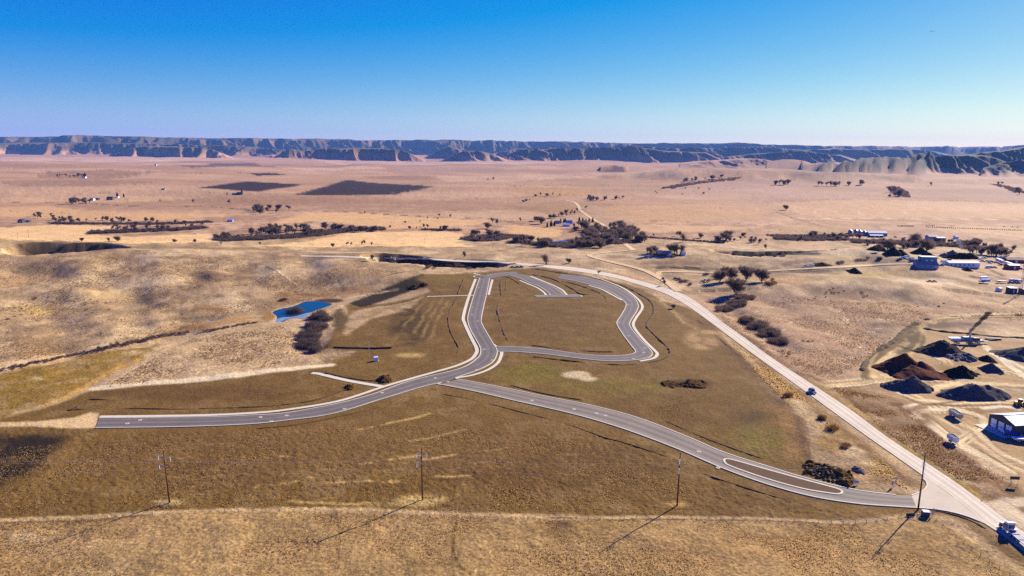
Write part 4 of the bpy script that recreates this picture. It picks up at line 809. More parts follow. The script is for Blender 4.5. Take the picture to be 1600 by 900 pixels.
# ---------------------------------------------------------------- power line poles
def pole_proto(h=19.6):
    root = empty("power_pole", (0, 0, 0))
    MB().tube((0, 0, -.6), (0, 0, h), .30, .17, 10).build("shaft", M_WOOD, root, True)
    for side, z in ((-1, h-2.6), (1, h-3.4), (-1, h-6.0)):
        a = MB(); P = [Vector((side*t*1.9, 0, z+.75*math.sin(min(1, t*1.15)*math.pi/2))) for t in (0, .3, .6, .85, 1)]; a.path(P, .085, 6)
        a.tube((side*.1, 0, z-.15), (side*.1, 0, z+.35), .2, .2, 8)
        am = a.build("davit_arm", M_GALV, root)
        b_ = MB(); zt = P[-1].z
        b_.tube((side*1.9, 0, zt), (side*1.9, 0, zt-1.8), .06, .06, 6)
        for k in range(6): b_.tube((side*1.9, 0, zt-.3-k*.24), (side*1.9, 0, zt-.42-k*.24), .15, .12, 8)
        b_.build("insulator", M_INS, am)
    MB().tube((0, 0, h), (0, 0, h+.9), .04, .02, 5).build("lightning_rod", M_GALV, root)
    MB().box(-.02, .02, -.33, -.25, 1.4, 1.75).build("tag_plate", M_WHITE, root)
    return root
POLES = [((265, 785.5), "wooden power pole with three pale davit arms, farthest from the paved roads", 0.15),
         ((660, 780.5), "wooden power pole standing in an oval of uncut straw grass", 0.55),
         ((1058, 790), "wooden power pole on small grass mound below the road median", 1.25),
         ((1434.5, 796), "wooden power pole at the highway junction beside black sign and transformer", 1.2)]
pp = pole_proto(); pole_tops = []
for i, (px, lab, rz) in enumerate(POLES):
    o = pp if i == 0 else copy_tree(pp)
    p = G(*px); o.location = p; o.rotation_euler = (0, math.radians([-1.2, 0, .6, 1.0][i]), rz); tag(o, lab, "power pole", "power poles along the field edge"); pole_tops.append((p, rz))
def hang(p, rz, side, z): return p+Vector((math.cos(rz)*side*1.9, math.sin(rz)*side*1.9, z))
ends = [(G(-160, 782), .1)]+pole_tops+[(G(1790, 770), 1.2)]
spots = [(-1, 19.6-3.65, "upper left"), (1, 19.6-4.4, "upper right"), (-1, 19.6-7.05, "lower")]
M_WIRE = mat("aluminium_wire", (.7, .7, .7), .5, .05, 1)
for k, (sd_, zz, nm) in enumerate(spots):
    wb = MB()
    for (p0, r0), (p1_, r1) in zip(ends[:-1], ends[1:]):
        a = hang(p0, r0, sd_, zz); b_ = hang(p1_, r1, sd_, zz); L = (b_-a).length
        P = [a.lerp(b_, t)-Vector((0, 0, 4*.012*L*t*(1-t))) for t in np.linspace(0, 1, 17)]
        wb.path(P, .009, 4)
    tag(wb.build("power_line", M_WIRE), f"thin pale wire strung between the wooden power poles from their {nm} arms", "power line", "power line wires")

# ---------------------------------------------------------------- fences
M_POST = mat("grey_fence_post", cv(104, 84, 64), .9, .3, 3)
def fence(name, px, label, step=6.0, h=1.25, r_=.075, wires=3, mx=100):
    P = dense(px, 6); n_ = min(mx, max(2, int(plen(P)/step)+1)); P = resample(P, n_); z = H(P[:, 0], P[:, 1])
    p0 = Vector((P[0, 0], P[0, 1], z[0])); root = empty(name, p0, 0, label, "fence")
    me = MB().tube((0, 0, -.4), (0, 0, h), r_, r_*.85, 6).mesh("post", M_POST)
    for k in range(n_):
        o = link("post", me, root, (P[k, 0]-p0.x, P[k, 1]-p0.y, z[k]-p0.z)); o.rotation_euler = (rng.normal(0, .05), rng.normal(0, .05), rng.uniform(0, 6)); o.scale = (1, 1, rng.uniform(.88, 1.12))
    w_ = MB()
    for q in range(wires):
        hh = h*(.3+.32*q)
        w_.path([Vector((P[k, 0]-p0.x, P[k, 1]-p0.y, z[k]-p0.z+hh)) for k in range(n_)], .010, 3)
    w_.build("fence_wires", M_GALV, root)
fence("wire_fence", [(0, 821), (128, 813), (220, 806), (300, 802), (400, 800), (530, 802.5), (620, 805), (700, 808), (800, 812.5)], "long wire fence with grey posts crossing straw grass below the wooden poles", 4.6)
fence("wire_fence", [(806, 813), (880, 813), (1000, 811), (1100, 812.5), (1200, 814.5), (1330, 818.5), (1400, 812), (1462, 815)], "wire fence along the grass edge ending at the highway junction", 4.0)
fence("wire_fence", [(1462, 815.5), (1490, 838), (1520, 861), (1550, 882), (1575, 898), (1610, 922)], "wire fence running diagonally beside the highway at the bottom corner", 3.2)
fence("wire_fence", [(1440, 668), (1456, 680), (1471, 690.5), (1490, 703), (1508, 716), (1519, 722), (1534, 732), (1558, 745), (1580, 756)], "wire fence between gravel yard and brown highway verge", 3.4)
fence("wire_fence", [(1120, 499), (1180, 538), (1232, 574), (1262, 592)], "thin wire fence along the upper highway beside dark willow clumps", 5)
def sheet_strip(name, px, h, mt, label, cat):
    P = dense(px, 6); P = resample(P, max(4, int(plen(P)/3))); z = H(P[:, 0], P[:, 1]); p0 = Vector((P[0, 0], P[0, 1], z[0]))
    root = empty(name, p0, 0, label, cat); f_ = MB(); N = normals2(P)
    for k in range(len(P)-1):
        a0 = (P[k, 0]-p0.x, P[k, 1]-p0.y); a1 = (P[k+1, 0]-p0.x, P[k+1, 1]-p0.y); n0 = N[k]*.03; n1 = N[k+1]*.03
        V = [(a0[0]-n0[0], a0[1]-n0[1], z[k]-p0.z-.1), (a1[0]-n1[0], a1[1]-n1[1], z[k+1]-p0.z-.1), (a1[0]+n1[0], a1[1]+n1[1], z[k+1]-p0.z-.1), (a0[0]+n0[0], a0[1]+n0[1], z[k]-p0.z-.1)]
        V += [(v_[0], v_[1], v_[2]+h+.1) for v_ in V]
        f_.add(V, [(3, 2, 1, 0), (4, 5, 6, 7), (0, 1, 5, 4), (1, 2, 6, 5), (2, 3, 7, 6), (3, 0, 4, 7)])
    f_.build("fabric", mt, root)
    for k in range(0, len(P), 2): MB().tube((P[k, 0]-p0.x, P[k, 1]-p0.y-.06, z[k]-p0.z-.2), (P[k, 0]-p0.x, P[k, 1]-p0.y-.06, z[k]-p0.z+h+.2), .04, .04, 5).build("stake", M_WOOD, root)
sheet_strip("silt_fence", [(521, 543.5), (545, 544.5), (580, 545), (612, 544)], .9, mat("dark_blue_fabric", (.02, .03, .06), .8, .2, 2), "low dark blue fabric fence below the dark shrub thicket", "silt fence")

# ---------------------------------------------------------------- small roadside things
def covers():
    root = empty("valve_cover", (0, 0, 0)); MB().tube((0, 0, -.05), (0, 0, .035), .85, .85, 12).build("collar", CONC, root)
    MB().tube((0, 0, .0351), (0, 0, .05), .33, .33, 12).build("lid", M_DARK, root); return root
cvp = covers()
CP = [(199, 662), (219, 656.5), (407, 652), (448, 649.5), (424, 658.5), (538, 639), (597, 614), (680, 591), (745, 578), (769, 563), (757, 546), (746, 502), (737, 491.5), (738, 480), (981, 476), (967, 504), (982, 525), (1007, 544), (1006, 551), (990, 561), (831, 626), (897, 639.5), (932, 646), (946, 649.5), (1092, 706), (1122, 731), (700, 597), (748, 450)]
cp = ground(CP)
for i, (px, p) in enumerate(zip(CP, cp)):
    o = cvp if i == 0 else copy_tree(cvp); o.location = (p[0], p[1], p[2]+.075 if False else H(p[:1], p[1:2])[0]+.10)
    r_ = "lower left road" if px[0] < 640 else "winding upper road" if px[0] < 800 and px[1] < 600 else "looped road" if px[0] > 960 and px[1] < 570 else "road to the highway"
    tag(o, f"small pale concrete valve collar set in the {r_}", "valve cover", f"valve collars in the {r_}")
def sign_post(name, u, v, label, w_, h_, top, mt, face, legs=2, diamond=False, M_leg=None, text=None, tcol=None):
    p = G(u, v); root = empty(name, p, face, label, "sign"); ml = M_leg or M_GALV
    xs = [0] if legs == 1 else [-w_*.4, w_*.4]
    for x_ in xs: MB().tube((x_, 0, -.3), (x_, 0, top-(.05 if not diamond else h_*.5)), .05, .05, 6).build("leg" if legs > 1 else "post", ml, root)
    b_ = MB()
    if diamond:
        c = top-h_/2; b_.prism_y([(0, c-h_/2), (h_/2, c), (0, c+h_/2), (-h_/2, c)], -.09, -.055)
    else: b_.box(-w_/2, w_/2, -.09, -.055, top-h_, top)
    pl = b_.build("sign_panel", mt, root)
    return root
M_SY = mat("yellow_sign_face", (.75, .42, .02), .5, .05, 1)
sign_post("road_sign", 1241.5, 575, "yellow diamond warning sign on grass right of the highway", 1.2, 1.5, 3.2, M_SY, math.radians(30), 1, True)
sign_post("road_sign", 1202, 580, "small yellow marker sign on the left highway shoulder", .8, 1.0, 1.6, M_SY, math.radians(30), 1, True)
sign_post("road_sign", 1537, 778, "small grey sign on a single post at the gravel driveway", .7, .9, 2.2, M_GALV, math.radians(60), 1)
sign_post("billboard", 1584, 757, "dark sign board on two legs beside the gravel driveway", 3.4, 1.3, 3.3, M_DARK, math.radians(-5))
sign_post("notice_sign", 1338, 757, "small pale blue sign by the brush pile", 1.5, 1.1, 1.7, mat("pale_blue_sign", (.18, .34, .72), .5, .05, 1), math.radians(-10))
sign_post("yard_sign", 1422, 808, "low black sign board at the foot of the junction power pole", 3.0, 1.1, 1.5, M_DARK, 0.0)
# flags
def flag(u, v, label, h=3.2, col=(.38, .25, .66)):
    p = G(u, v); root = empty("feather_flag", p, rng.uniform(-.4, .4), label, "flag")
    MB().tube((0, 0, -.2), (0, 0, h), .035, .025, 6).build("pole", M_GALV, root)
    b_ = MB(); N = 7
    V = []
    for k in range(N): t = k/(N-1); V += [(.04, -.012+.05*math.sin(t*5), .7+t*(h-.8)), (.04+(.72-.3*t)*(1 if k else .7), .012+.16*math.sin(t*5+1), .75+t*(h-.8))]
    V2 = [(a, b2+.02, c) for a, b2, c in V]
    Fs = []
    for k in range(N-1): i0 = 2*k; Fs += [(i0, i0+1, i0+3, i0+2), (2*N+i0+2, 2*N+i0+3, 2*N+i0+1, 2*N+i0), (i0, i0+2, 2*N+i0+2, 2*N+i0), (i0+1, 2*N+i0+1, 2*N+i0+3, i0+3)]
    b_.add(V+V2, Fs).build("banner", mat("purple_and_white_banner", col, .7, .35, 1.2), root)
flag(1456, 808, "purple feather flag by the transformer at the junction", 3.4); flag(1398, 759, "purple feather flag standing on pale grass left of the highway"); flag(1393, 761.5, "dark blue feather flag leaning beside the purple one", 2.6, (.05, .06, .16))
# transformer cabinet and chilled bits at the junction
def transformer():
    p = G(1445.5, 808); root = empty("transformer_cabinet", p, -.12, "dark green utility transformer with pale lid at the highway junction", "transformer")
    MB().box(-1.3, 1.3, -1.1, 1.1, -.1, .15).build("pad", CONC, root)
    bd = MB().box(-1.05, 1.05, -.8, .8, .15, 2.2).build("cabinet", mat("dark_green_steel", (.03, .06, .06), .5, .1, 2), root, bevel=.03)
    MB().prism([(-.86, 2.2), (.86, 2.2), (.86, 2.3), (0, 2.42), (-.86, 2.3)], -1.1, 1.1).build("lid", M_INS, root)
    for x_ in (-.5, .5): MB().box(x_-.44, x_+.44, -.83, -.803, .3, 2.05).build("door", mat("dark_green_door", (.035, .07, .07), .5, .1, 2), root)
transformer()
p = G(1434, 808); o = empty("gas_meter", p, .3, "small dark pipe manifold between black sign and transformer", "utility meter")
MB().tube((0, 0, -.2), (0, 0, 1.1), .07, .07, 6).build("riser", M_DARK, o); MB().tube((-.5, 0, .8), (.5, 0, .8), .07, .07, 6).build("pipe", M_DARK, o); MB().tube((.1, -.25, .95), (.1, .25, .95), .26, .26, 10).build("meter", M_GALV, o)
p = G(1414, 806); o = empty("conduit_coil", p, .2, "curled orange conduit sticking up left of the black sign", "conduit")
MB().path([Vector((1.3*math.cos(t)-.2, .15*math.sin(2*t), 1.25+1.25*math.sin(t))) for t in np.linspace(-1.3, 4.2, 22)], .075, 6).build("pipe", mat("orange_pipe", (.55, .16, .06), .6, .1, 2), o)
# utility box and small pole in the graded lots
p = G(587.5, 563.5); o = empty("utility_box", p, .35, "small white utility box alone on graded brown soil", "utility box")
MB().box(-1.5, 1.5, -1.2, 1.2, -.1, .12).build("pad", CONC, o); MB().box(-1.25, 1.25, -.95, .95, .12, 2.3).build("cabinet", M_WHITE, o, bevel=.05); MB().box(-.55, .55, -.98, -.955, .4, 2.0).build("door", M_INS, o)
p = G(577, 558); o = empty("slim_pole", p, 0, "slim grey pole left of the white utility box", "pole"); MB().tube((0, 0, -.4), (0, 0, 10), .13, .08, 8).build("shaft", M_GALV, o); MB().box(-.45, .45, -.05, .05, 9.3, 9.45).build("crossarm", M_GALV, o)
p = G(413, 502); o = empty("slim_pole", p, 0, "thin pole standing in the shallow end of the pond", "pole"); MB().tube((0, 0, -2), (0, 0, 4.2), .09, .07, 8).build("shaft", M_WOOD, o); MB().box(-.4, .4, -.04, .04, 3.6, 3.72).build("crossarm", M_WOOD, o)
for k, (u, v, h, lab) in enumerate([(489, 378, 9, "slim wooden pole on the yellow field right of the long thicket"), (663, 384, 10, "slim wooden pole at the near edge of the wide yellow field"), (45, 372, 10, "slim wooden pole on the left yellow field, tallest there"), (28, 374, 7, "short wooden pole on the left yellow field"), (1118, 395, 9, "slim wooden pole right of the grey farmhouse knoll"), (1037, 384.5, 9, "slim wooden pole behind the grey farmhouse")]):
    p = G(u, v); o = empty("utility_pole", p, .3*k, lab, "utility pole", "slim poles across the valley"); MB().tube((0, 0, -.3), (0, 0, h), .16, .1, 7).build("shaft", M_WOOD, o); MB().box(-1.1, 1.1, -.07, .07, h-.7, h-.5).build("crossarm", M_WOOD, o)

# ---------------------------------------------------------------- piles
def pile(u0, v0, u1, v1, hgt, mt, label, name="gravel_pile", depth=None, peaks=None, flat_top=0, seed=1, rough=.12, rz=None):
    """heap whose foot spans the two ground points; several merged cones of loose material"""
    a = G(u0, v0); b_ = G(u1, v1); c = (a+b_)/2
    if v0 < 430: c = G((u0+u1)/2, max(v0, v1)-1); s_ = (u1-u0)/2*pxscale(c); a = c-Vector((s_, 0, 0)); b_ = c+Vector((s_, 0, 0))
    L = (b_-a).length/2; dpt = depth or L*.75
    ex = (b_-a).normalized(); ey = Vector((-ex.y, ex.x, 0))
    n1_, n2_ = 56, 40; g = np.linspace(-1.12, 1.12, n1_); k = np.linspace(-1.15, 1.15, n2_)
    Xg, Yg = np.meshgrid(g*L, k*dpt, indexing='ij'); pk = peaks or [(0, 0, 1, 1)]
    z = np.full(Xg.shape, -9.0)
    for (px_, py_, hh, rr) in pk:
        d = np.sqrt(((Xg-px_*L)/(L*rr))**2+((Yg-py_*dpt)/(dpt*rr))**2)
        q = fbm(Xg/(L*.4)+seed, Yg/(L*.4)+px_, 200+seed, 3)
        cone = hgt*hh*(1-d*(1+rough*1.6*q))
        if flat_top: cone = np.minimum(cone, hgt*hh*flat_top)
        z = np.maximum(z, cone)
    th = np.arctan2(Yg, Xg)
    z += hgt*rough*.8*fbm(th*3+seed, np.hypot(Xg, Yg)/(L*1.4), 220+seed, 3)*(z > 0) + hgt*rough*.5*fbm(Xg/(L*.12), Yg/(L*.12), 210+seed, 3)
    z = np.maximum(z, -.5)
    Px = c.x+ex.x*Xg+ey.x*Yg; Py = c.y+ex.y*Xg+ey.y*Yg
    Hz = H(Px.ravel(), Py.ravel()).reshape(Px.shape)
    z = np.where((np.abs(g)[:, None] > 1.1) | (np.abs(k)[None] > 1.12), -.5, z)
    V = np.stack([Px-c.x, Py-c.y, Hz+z-c.z], 2).reshape(-1, 3); id_ = np.arange(n1_*n2_).reshape(n1_, n2_)
    Fs = np.stack([id_[:-1, :-1].ravel(), id_[1:, :-1].ravel(), id_[1:, 1:].ravel(), id_[:-1, 1:].ravel()], 1)
    me = np_mesh(name, V, Fs, mt, True); return tag(link(name, me, None, c), label, "pile", "heaps of gravel and soil in the yard" if name == "gravel_pile" else None)
def gmat(nm, rgb, v=.25): return mat(nm, np.asarray(rgb)*.8, 1.0, v, .8, spec=.03, bump=.9, bscale=1.5)
GB = gmat("black_gravel", cv(52, 44, 42)); GBL = gmat("blue_grey_gravel", cv(104, 100, 104)); GR = gmat("red_brown_scoria", cv(112, 66, 54)); GD = gmat("dark_grey_gravel", cv(78, 70, 68)); GMX = gmat("grey_rubble", cv(140, 130, 128), .6); GO = gmat("dark_soil_heap", cv(96, 72, 42)); ASP = gmat("black_millings", cv(40, 35, 34))
pile(1374, 578, 1462, 579, 7.0, GR, "large red brown heap with pointed top and lower front tier", peaks=[(-.02, .25, 1.35, .72), (0, -.35, .62, .95), (.45, .0, .8, .55), (-.55, .2, .6, .5)], depth=15, seed=2)
pile(1437, 551, 1501, 549, 8, GD, "dark conical gravel heap behind the red brown heap", peaks=[(.08, 0, 1, .95), (-.3, 0, .6, .75)], depth=13, seed=3)
pile(1376, 604, 1452, 608, 7.5, GBL, "blue grey gravel heap with sharp peak beside the access track", peaks=[(.32, 0, 1, .8), (-.15, 0, .62, .85)], depth=10, seed=4)
pile(1460, 620, 1578, 618, 7.0, GBL, "longest dark grey gravel heap, ridged along its crest", peaks=[(-.25, 0, .82, .78), (.05, 0, 1, .8), (.4, 0, .88, .62), (-.02, .1, .95, .8)], depth=11, seed=5, rough=.16)
pile(1477, 560, 1528, 560, 3.8, GMX, "low heap of pale broken rubble left of the conveyor", peaks=[(-.25, 0, .9, .85), (.3, 0, 1, .75)], depth=9, seed=6, rough=.3)
pile(1526, 563, 1557, 564, 3.6, GB, "small black heap just below the conveyor", peaks=[(.0, 0, 1, 1)], depth=6, seed=7)
pile(1478, 585, 1530, 585, 5.2, ASP, "black millings heap, second from the right of the lower row", peaks=[(-.08, 0, 1, .95), (.45, 0, .35, .6)], depth=8, seed=8, rough=.2)
pile(1532, 580, 1564, 580, 4.6, GBL, "small rounded blue grey heap right of the black millings", peaks=[(0, 0, 1.05, 1.05)], depth=7, seed=9)
pile(1557, 558, 1650, 556, 8, GBL, "grey gravel heap cut off by the right edge of the view", peaks=[(-.1, 0, .8, .85), (.25, 0, 1, .85)], depth=14, seed=10)
pile(1322, 426, 1348, 426.5, 5, ASP, "lone small black heap on the grassy bench by the side lane", depth=7, seed=11)
pile(1355, 393, 1388, 393, 8, ASP, "black heap at the far yard, leftmost of its row", depth=12, seed=12); pile(1378, 396, 1422, 399, 8.5, ASP, "wide black heap at the far yard behind the parked trucks", depth=13, seed=13, peaks=[(-.2, 0, 1, .8), (.3, 0, .75, .7)])
pile(1424, 397, 1452, 397, 8, ASP, "pointed black heap at the far yard left of the teal building", depth=11, seed=14); pile(1436, 403, 1466, 402, 6, ASP, "low black heap directly behind the teal building", depth=9, seed=15)
pile(1464, 402, 1500, 399, 9, GMX, "pale blue grey stone heap in the far yard", depth=12, seed=16, peaks=[(-.3, 0, .6, .7), (.3, 0, 1, .8)]); pile(1472, 405, 1532, 403, 8.5, ASP, "longest black heap at the far yard behind the white metal building", depth=13, seed=17, peaks=[(-.4, 0, .75, .6), (0, 0, 1, .7), (.4, 0, .92, .62)], flat_top=.8)
pile(1503, 424, 1520, 424, 4, GO, "small brown heap in front of the white metal building", depth=6, seed=18)
pile(1268, 414, 1300, 415, 3, GO, "dark earth berm around the white trailer on the bench", depth=6, seed=19)
pile(1040, 602, 1104, 600, 1.6, GO, "low dark spoil heap on graded ground right of the looped road", "spoil_heap", depth=6, seed=20, rough=.5)
pile(588, 594, 612, 592, 2.4, GO, "dark soil mound at the end of the short pale path", "spoil_heap", depth=6, seed=21, rough=.3); pile(539, 606, 553, 605, 1.6, GO, "small dark soil clod heap above the lower left road", "spoil_heap", depth=4, seed=22, rough=.6)
pile(638, 451, 655, 448, 2.5, GO, "dark boulder heap on the basin's pale floor", "spoil_heap", depth=5, seed=23, rough=.5); pile(655, 447, 668, 445, 2.2, GO, "smaller dark boulder heap right of the basin floor", "spoil_heap", depth=4, seed=24, rough=.5)
# brush and rubble pile by the median
def rubble(u0, v0, u1, v1, hgt, dpt, label, n_=420):
    pile(u0, v0, u1, v1, hgt, gmat("brown_rubble", cv(116, 88, 46), .5), label, "rubble_pile", depth=dpt, peaks=[(-.5, 0, .7, .6), (0, .1, 1, .7), (.45, 0, .85, .6)], seed=31, rough=.55)
    a = G(u0, v0); b_ = G(u1, v1); c = (a+b_)/2; L = (b_-a).length/2; ex = (b_-a).normalized(); ey = Vector((-ex.y, ex.x, 0))
    for mi, (mn, rgb) in enumerate((("pale_clods", cv(168, 136, 84)), ("dark_clods", cv(66, 48, 26)))):
        mb = MB(); rr = random.Random(5+mi)
        for _ in range(n_//2):
            x_, y_ = rr.uniform(-1, 1), rr.uniform(-1, 1)
            if x_*x_+y_*y_ > 1: continue
            p = c+ex*(x_*L)+ey*(y_*dpt); p.z = G0(p.x, p.y)+hgt*max(0, (1-math.hypot(x_, y_)*.9))*rr.uniform(.5, 1.0); s = rr.uniform(.25, .75)
            M = Matrix.Translation(p-c) @ Matrix.Rotation(rr.uniform(0, 6), 4, Vector((rr.random(), rr.random(), 1)).normalized())
            mb.box(-s, s*.9, -s*.5, s*.6, -s*.5, s*.5, M, (.6, .7))
        o = mb.build("rubble", mat(mn, rgb, .95, .3, 1)); o.location = c; tag(o, f"{'pale' if mi == 0 else 'dark'} broken clods strewn over the brush pile by the median", "rubble", kind="stuff")
def G0(x, y): return float(H(np.array([x]), np.array([y]))[0])
rubble(1258, 728, 1333, 750, 2.6, 7, "heap of broken brown clods and brush beside the road median")
o = pile(1334, 730, 1346, 742, 1.5, GMX, "narrow grey stone heap right of the brush pile", "stone_heap", depth=2.4, seed=33, rough=.4)

# ---------------------------------------------------------------- buildings
def building(name, label, cat, c, rz, L, W, h, rise, wall, roof, windows=(), doors=(), over=.3, M_win=None, M_door=None, chimney=False, lean=None):
    """gabled building: length L along local x, width W along y; windows/doors = (face, pos, width, z0, z1)"""
    root = empty(name, c, rz, label, cat)
    wb = MB().prism([(-W/2, -.5), (W/2, -.5), (W/2, h), (0, h+rise), (-W/2, h)], -L/2, L/2) if rise > 0 else MB().box(-L/2, L/2, -W/2, W/2, -.5, h)
    wb.build("wall", wall, root)
    t = .14
    if rise > 0:
        s = rise/(W/2); e = W/2+over; ze = h-over*s
        rf = MB(); rf.prism([(-e, ze+.02), (0, h+rise+.02), (e, ze+.02), (e, ze+t+.02), (0, h+rise+t+.04), (-e, ze+t+.02)], -L/2-over, L/2+over)
    else: rf = MB().box(-L/2-over, L/2+over, -W/2-over, W/2+over, h+.003, h+.18)
    ro = rf.build("roof", roof, root)
    if chimney: MB().box(-L*.2-.4, -L*.2+.4, -.4, .4, h+rise*.6, h+rise+1.0).build("chimney", mat("chimney_brick", (.2, .12, .09), .9, .2, 2), ro)
    def put(nm, mt, face, pos, wd, z0, z1, pr=.05):
        if face == 'f': b_ = MB().box(pos-wd/2, pos+wd/2, -W/2-pr, -W/2-.004, z0, z1)
        elif face == 'b': b_ = MB().box(pos-wd/2, pos+wd/2, W/2+.004, W/2+pr, z0, z1)
        elif face == 'l': b_ = MB().box(-L/2-pr, -L/2-.004, pos-wd/2, pos+wd/2, z0, z1)
        else: b_ = MB().box(L/2+.004, L/2+pr, pos-wd/2, pos+wd/2, z0, z1)
        return b_.build(nm, mt, root)
    for wdo in windows: put("window", M_win or M_GLASS, *wdo)
    for d_ in doors: put("door", M_door or M_WHITE, *d_)
    return root
def wallmat(nm, rgb): return mat(nm, rgb, .7, .1, .5)
# big shed with three white doors (gable end towards the yard)
pa = G(1543.5, 664.5); pb = G(1583.5, 683.5)
ex = (pb-pa); Wd = ex.length; dirw = ex.normalized(); length_dir = Vector((-dirw.y, dirw.x, 0))
if length_dir.x < 0: length_dir = -length_dir
LS = 24.0; cshed = (pa+pb)/2+length_dir*LS/2; rzs = math.atan2(length_dir.y, length_dir.x)
NAVY = mat("dark_navy_steel_siding", (.035, .045, .06), .55, .12, .6); PALEROOF = mat("pale_metal_roof", (.58, .53, .50), .55, .08, .4, .0)
shed = building("steel_shed", "dark steel shed with pale roof and three tall white doors", "shed", cshed, rzs, LS, Wd, 5.4, 2.3, NAVY, PALEROOF, over=.25)
DOORM = mat("white_overhead_door", (.80, .82, .86), .5, .05, 1)
for k in (-1, 0, 1):
    yc = -k*Wd*.29
    d_ = MB().box(-LS/2-.09, -LS/2-.005, yc-Wd*.105, yc+Wd*.105, .05, 4.3).build("overhead_door", DOORM, shed)
    wn = MB()
    for q in range(4): wn.box(-LS/2-.115, -LS/2-.092, yc-Wd*.09+q*Wd*.05, yc-Wd*.09+q*Wd*.05+Wd*.03, 1.75, 2.15)
    wn.build("window_row", M_GLASS, d_)
    gr = MB()
    for q in range(1, 5): gr.box(-LS/2-.1, -LS/2-.0905, yc-Wd*.105, yc+Wd*.105, .05+q*.85, .08+q*.85)
    gr.build("panel_seams", M_GALV, d_)
tr_ = MB(); tr_.box(-LS/2-.3, LS/2+.3, -.35, .35, 5.4+2.3+.17, 5.4+2.3+.26); tr_.build("ridge_cap", M_GALV, shed)
st("concrete_apron", poly_sheet("concrete_apron", [pa-length_dir*6+dirw*-1, pb-length_dir*6+dirw*1, pb+dirw*1-length_dir*.1, pa-dirw*1-length_dir*.1], CONC, .30))
WTEAL = wallmat("teal_siding", (.06, .22, .30)); WBLUE = wallmat("grey_blue_siding", (.20, .28, .42)); WWHITE = wallmat("white_siding", (.70, .74, .80)); RGREY = wallmat("grey_shingle", (.26, .22, .20)); RWHITE = wallmat("pale_roof_steel", (.78, .70, .62)); WBROWN = wallmat("brown_log", (.09, .05, .035)); RBLUE = wallmat("blue_roof_steel", (.10, .22, .46)); WRED = wallmat("barn_red", (.20, .035, .03)); RDARK = wallmat("dark_roof", (.05, .05, .06))
def bld(name, label, cat, u, v, rz, Lpx, W, h, rise, wall, roof, nwin=3, ndoor=1, **kw):
    p = G(u, v); L = Lpx*pxscale(p)
    win = [('f', -L/2+L*(k+.5)/nwin, min(1.5, L/nwin*.45), h*.38, h*.75) for k in range(nwin)] if nwin else []
    dr = [('f', -L/2+L*(k+1)/(ndoor+1)+.1, min(2.6, L*.14), .05, min(h*.8, 3.4)) for k in range(ndoor)] if ndoor and not nwin else ([('f', L/2-L*.5/nwin+.0, min(1.0, L/nwin*.3), .05, min(2.1, h*.7))] if ndoor else [])
    if nwin and ndoor: win = win[:-1]
    return building(name, label, cat, p+Vector((-math.sin(rz)*W/2, math.cos(rz)*W/2, 0)), rz, L, W, h, rise, wall, roof, win, dr, **kw)
bld("metal_building", "long white metal building with pale roof in the far yard", "building", 1506.5, 418, .02, 49, 11, 5, 1.6, WWHITE, RWHITE, 7, 1)
bld("metal_building", "teal metal building with flat pale roof behind the grey house", "building", 1451.5, 411, -.1, 23, 9, 6.5, .0, WTEAL, RWHITE, 0, 2)
bld("house", "blue grey house with hipped grey roof in the far yard", "house", 1450, 419, -.05, 32, 10, 3.2, 3.4, WBLUE, RGREY, 4, 1, chimney=True)
bld("barn", "long white barn with pale roof at the valley farm", "barn", 1371.5, 369, -.03, 29, 14, 5, 2.6, WBLUE, RWHITE, 0, 3)
bld("shed", "low dark shed with pale roof in front of the long white barn", "shed", 1370, 371, 0, 20, 8, 3, 1, NAVY, RWHITE, 0, 2)
bld("barn", "dark barn with pale roof right of the tall bare trees", "barn", 1471, 377.5, -.03, 13, 11, 5.5, 1.0, NAVY, RWHITE, 0, 1)
bld("barn", "grey barn with low gable left of the dark barn", "barn", 1459, 374.5, .05, 15, 11, 4.5, 2.2, WBLUE, RGREY, 0, 1)
bld("shed", "small white roofed shed above the smoke", "shed", 1495.5, 373.5, .1, 5, 6, 3.6, 1.6, WWHITE, RWHITE, 0, 1)
bld("shed", "small red shed in the field right of the smoke", "shed", 1540, 383.5, 0, 5, 4, 3, 1, WRED, WRED, 0, 1)
bld("shop_building", "dark red shop with pale roof at the right end of the yard", "building", 1585, 421.5, -.02, 17, 9, 4.6, 1.2, WRED, RWHITE, 0, 1)
bld("shop_building", "rust red roofed shop behind the long pale trailers", "building", 1588, 411, -.12, 26, 12, 3.6, 2.2, WRED, mat("rust_roof", (.34, .14, .10), .8, .2, .4), 0, 1)
bld("shed", "dark cube shaped shed with pale roof left of the lattice tower", "shed", 1583.5, 458.5, -.1, 10, 7, 4.8, 0, NAVY, RWHITE, 0, 1)
bld("shed", "dark shed cut off by the right edge beside the lattice tower", "shed", 1602, 459.5, -.1, 8, 7, 4.2, .8, NAVY, RDARK, 0, 1)
bld("shed", "open pale shed leaning left of the dark cube shed", "shed", 1564, 455, .5, 7, 4, 2.6, .8, WWHITE, RGREY, 0, 1)
bld("farmhouse", "low brown house with dark roof among yellow shrubs on the knoll", "house", 1036, 401, -.04, 19, 10, 3.4, 2.8, WBROWN, RGREY, 4, 1, chimney=True)
bld("shed", "small white and blue shed right of the knoll house", "shed", 1048, 402, .2, 4, 4, 3, 1.2, WWHITE, RWHITE, 0, 1)
bld("shed", "white shed with blue shade farthest right on the knoll", "shed", 1068, 398.5, -.1, 6.5, 5, 2.8, 1.2, WWHITE, RWHITE, 0, 1)
bld("farmhouse", "white farmhouse with bright blue roof below the dark conifers", "house", 885, 354, -.02, 11, 8, 3.4, 2, WWHITE, RWHITE, 3, 1)
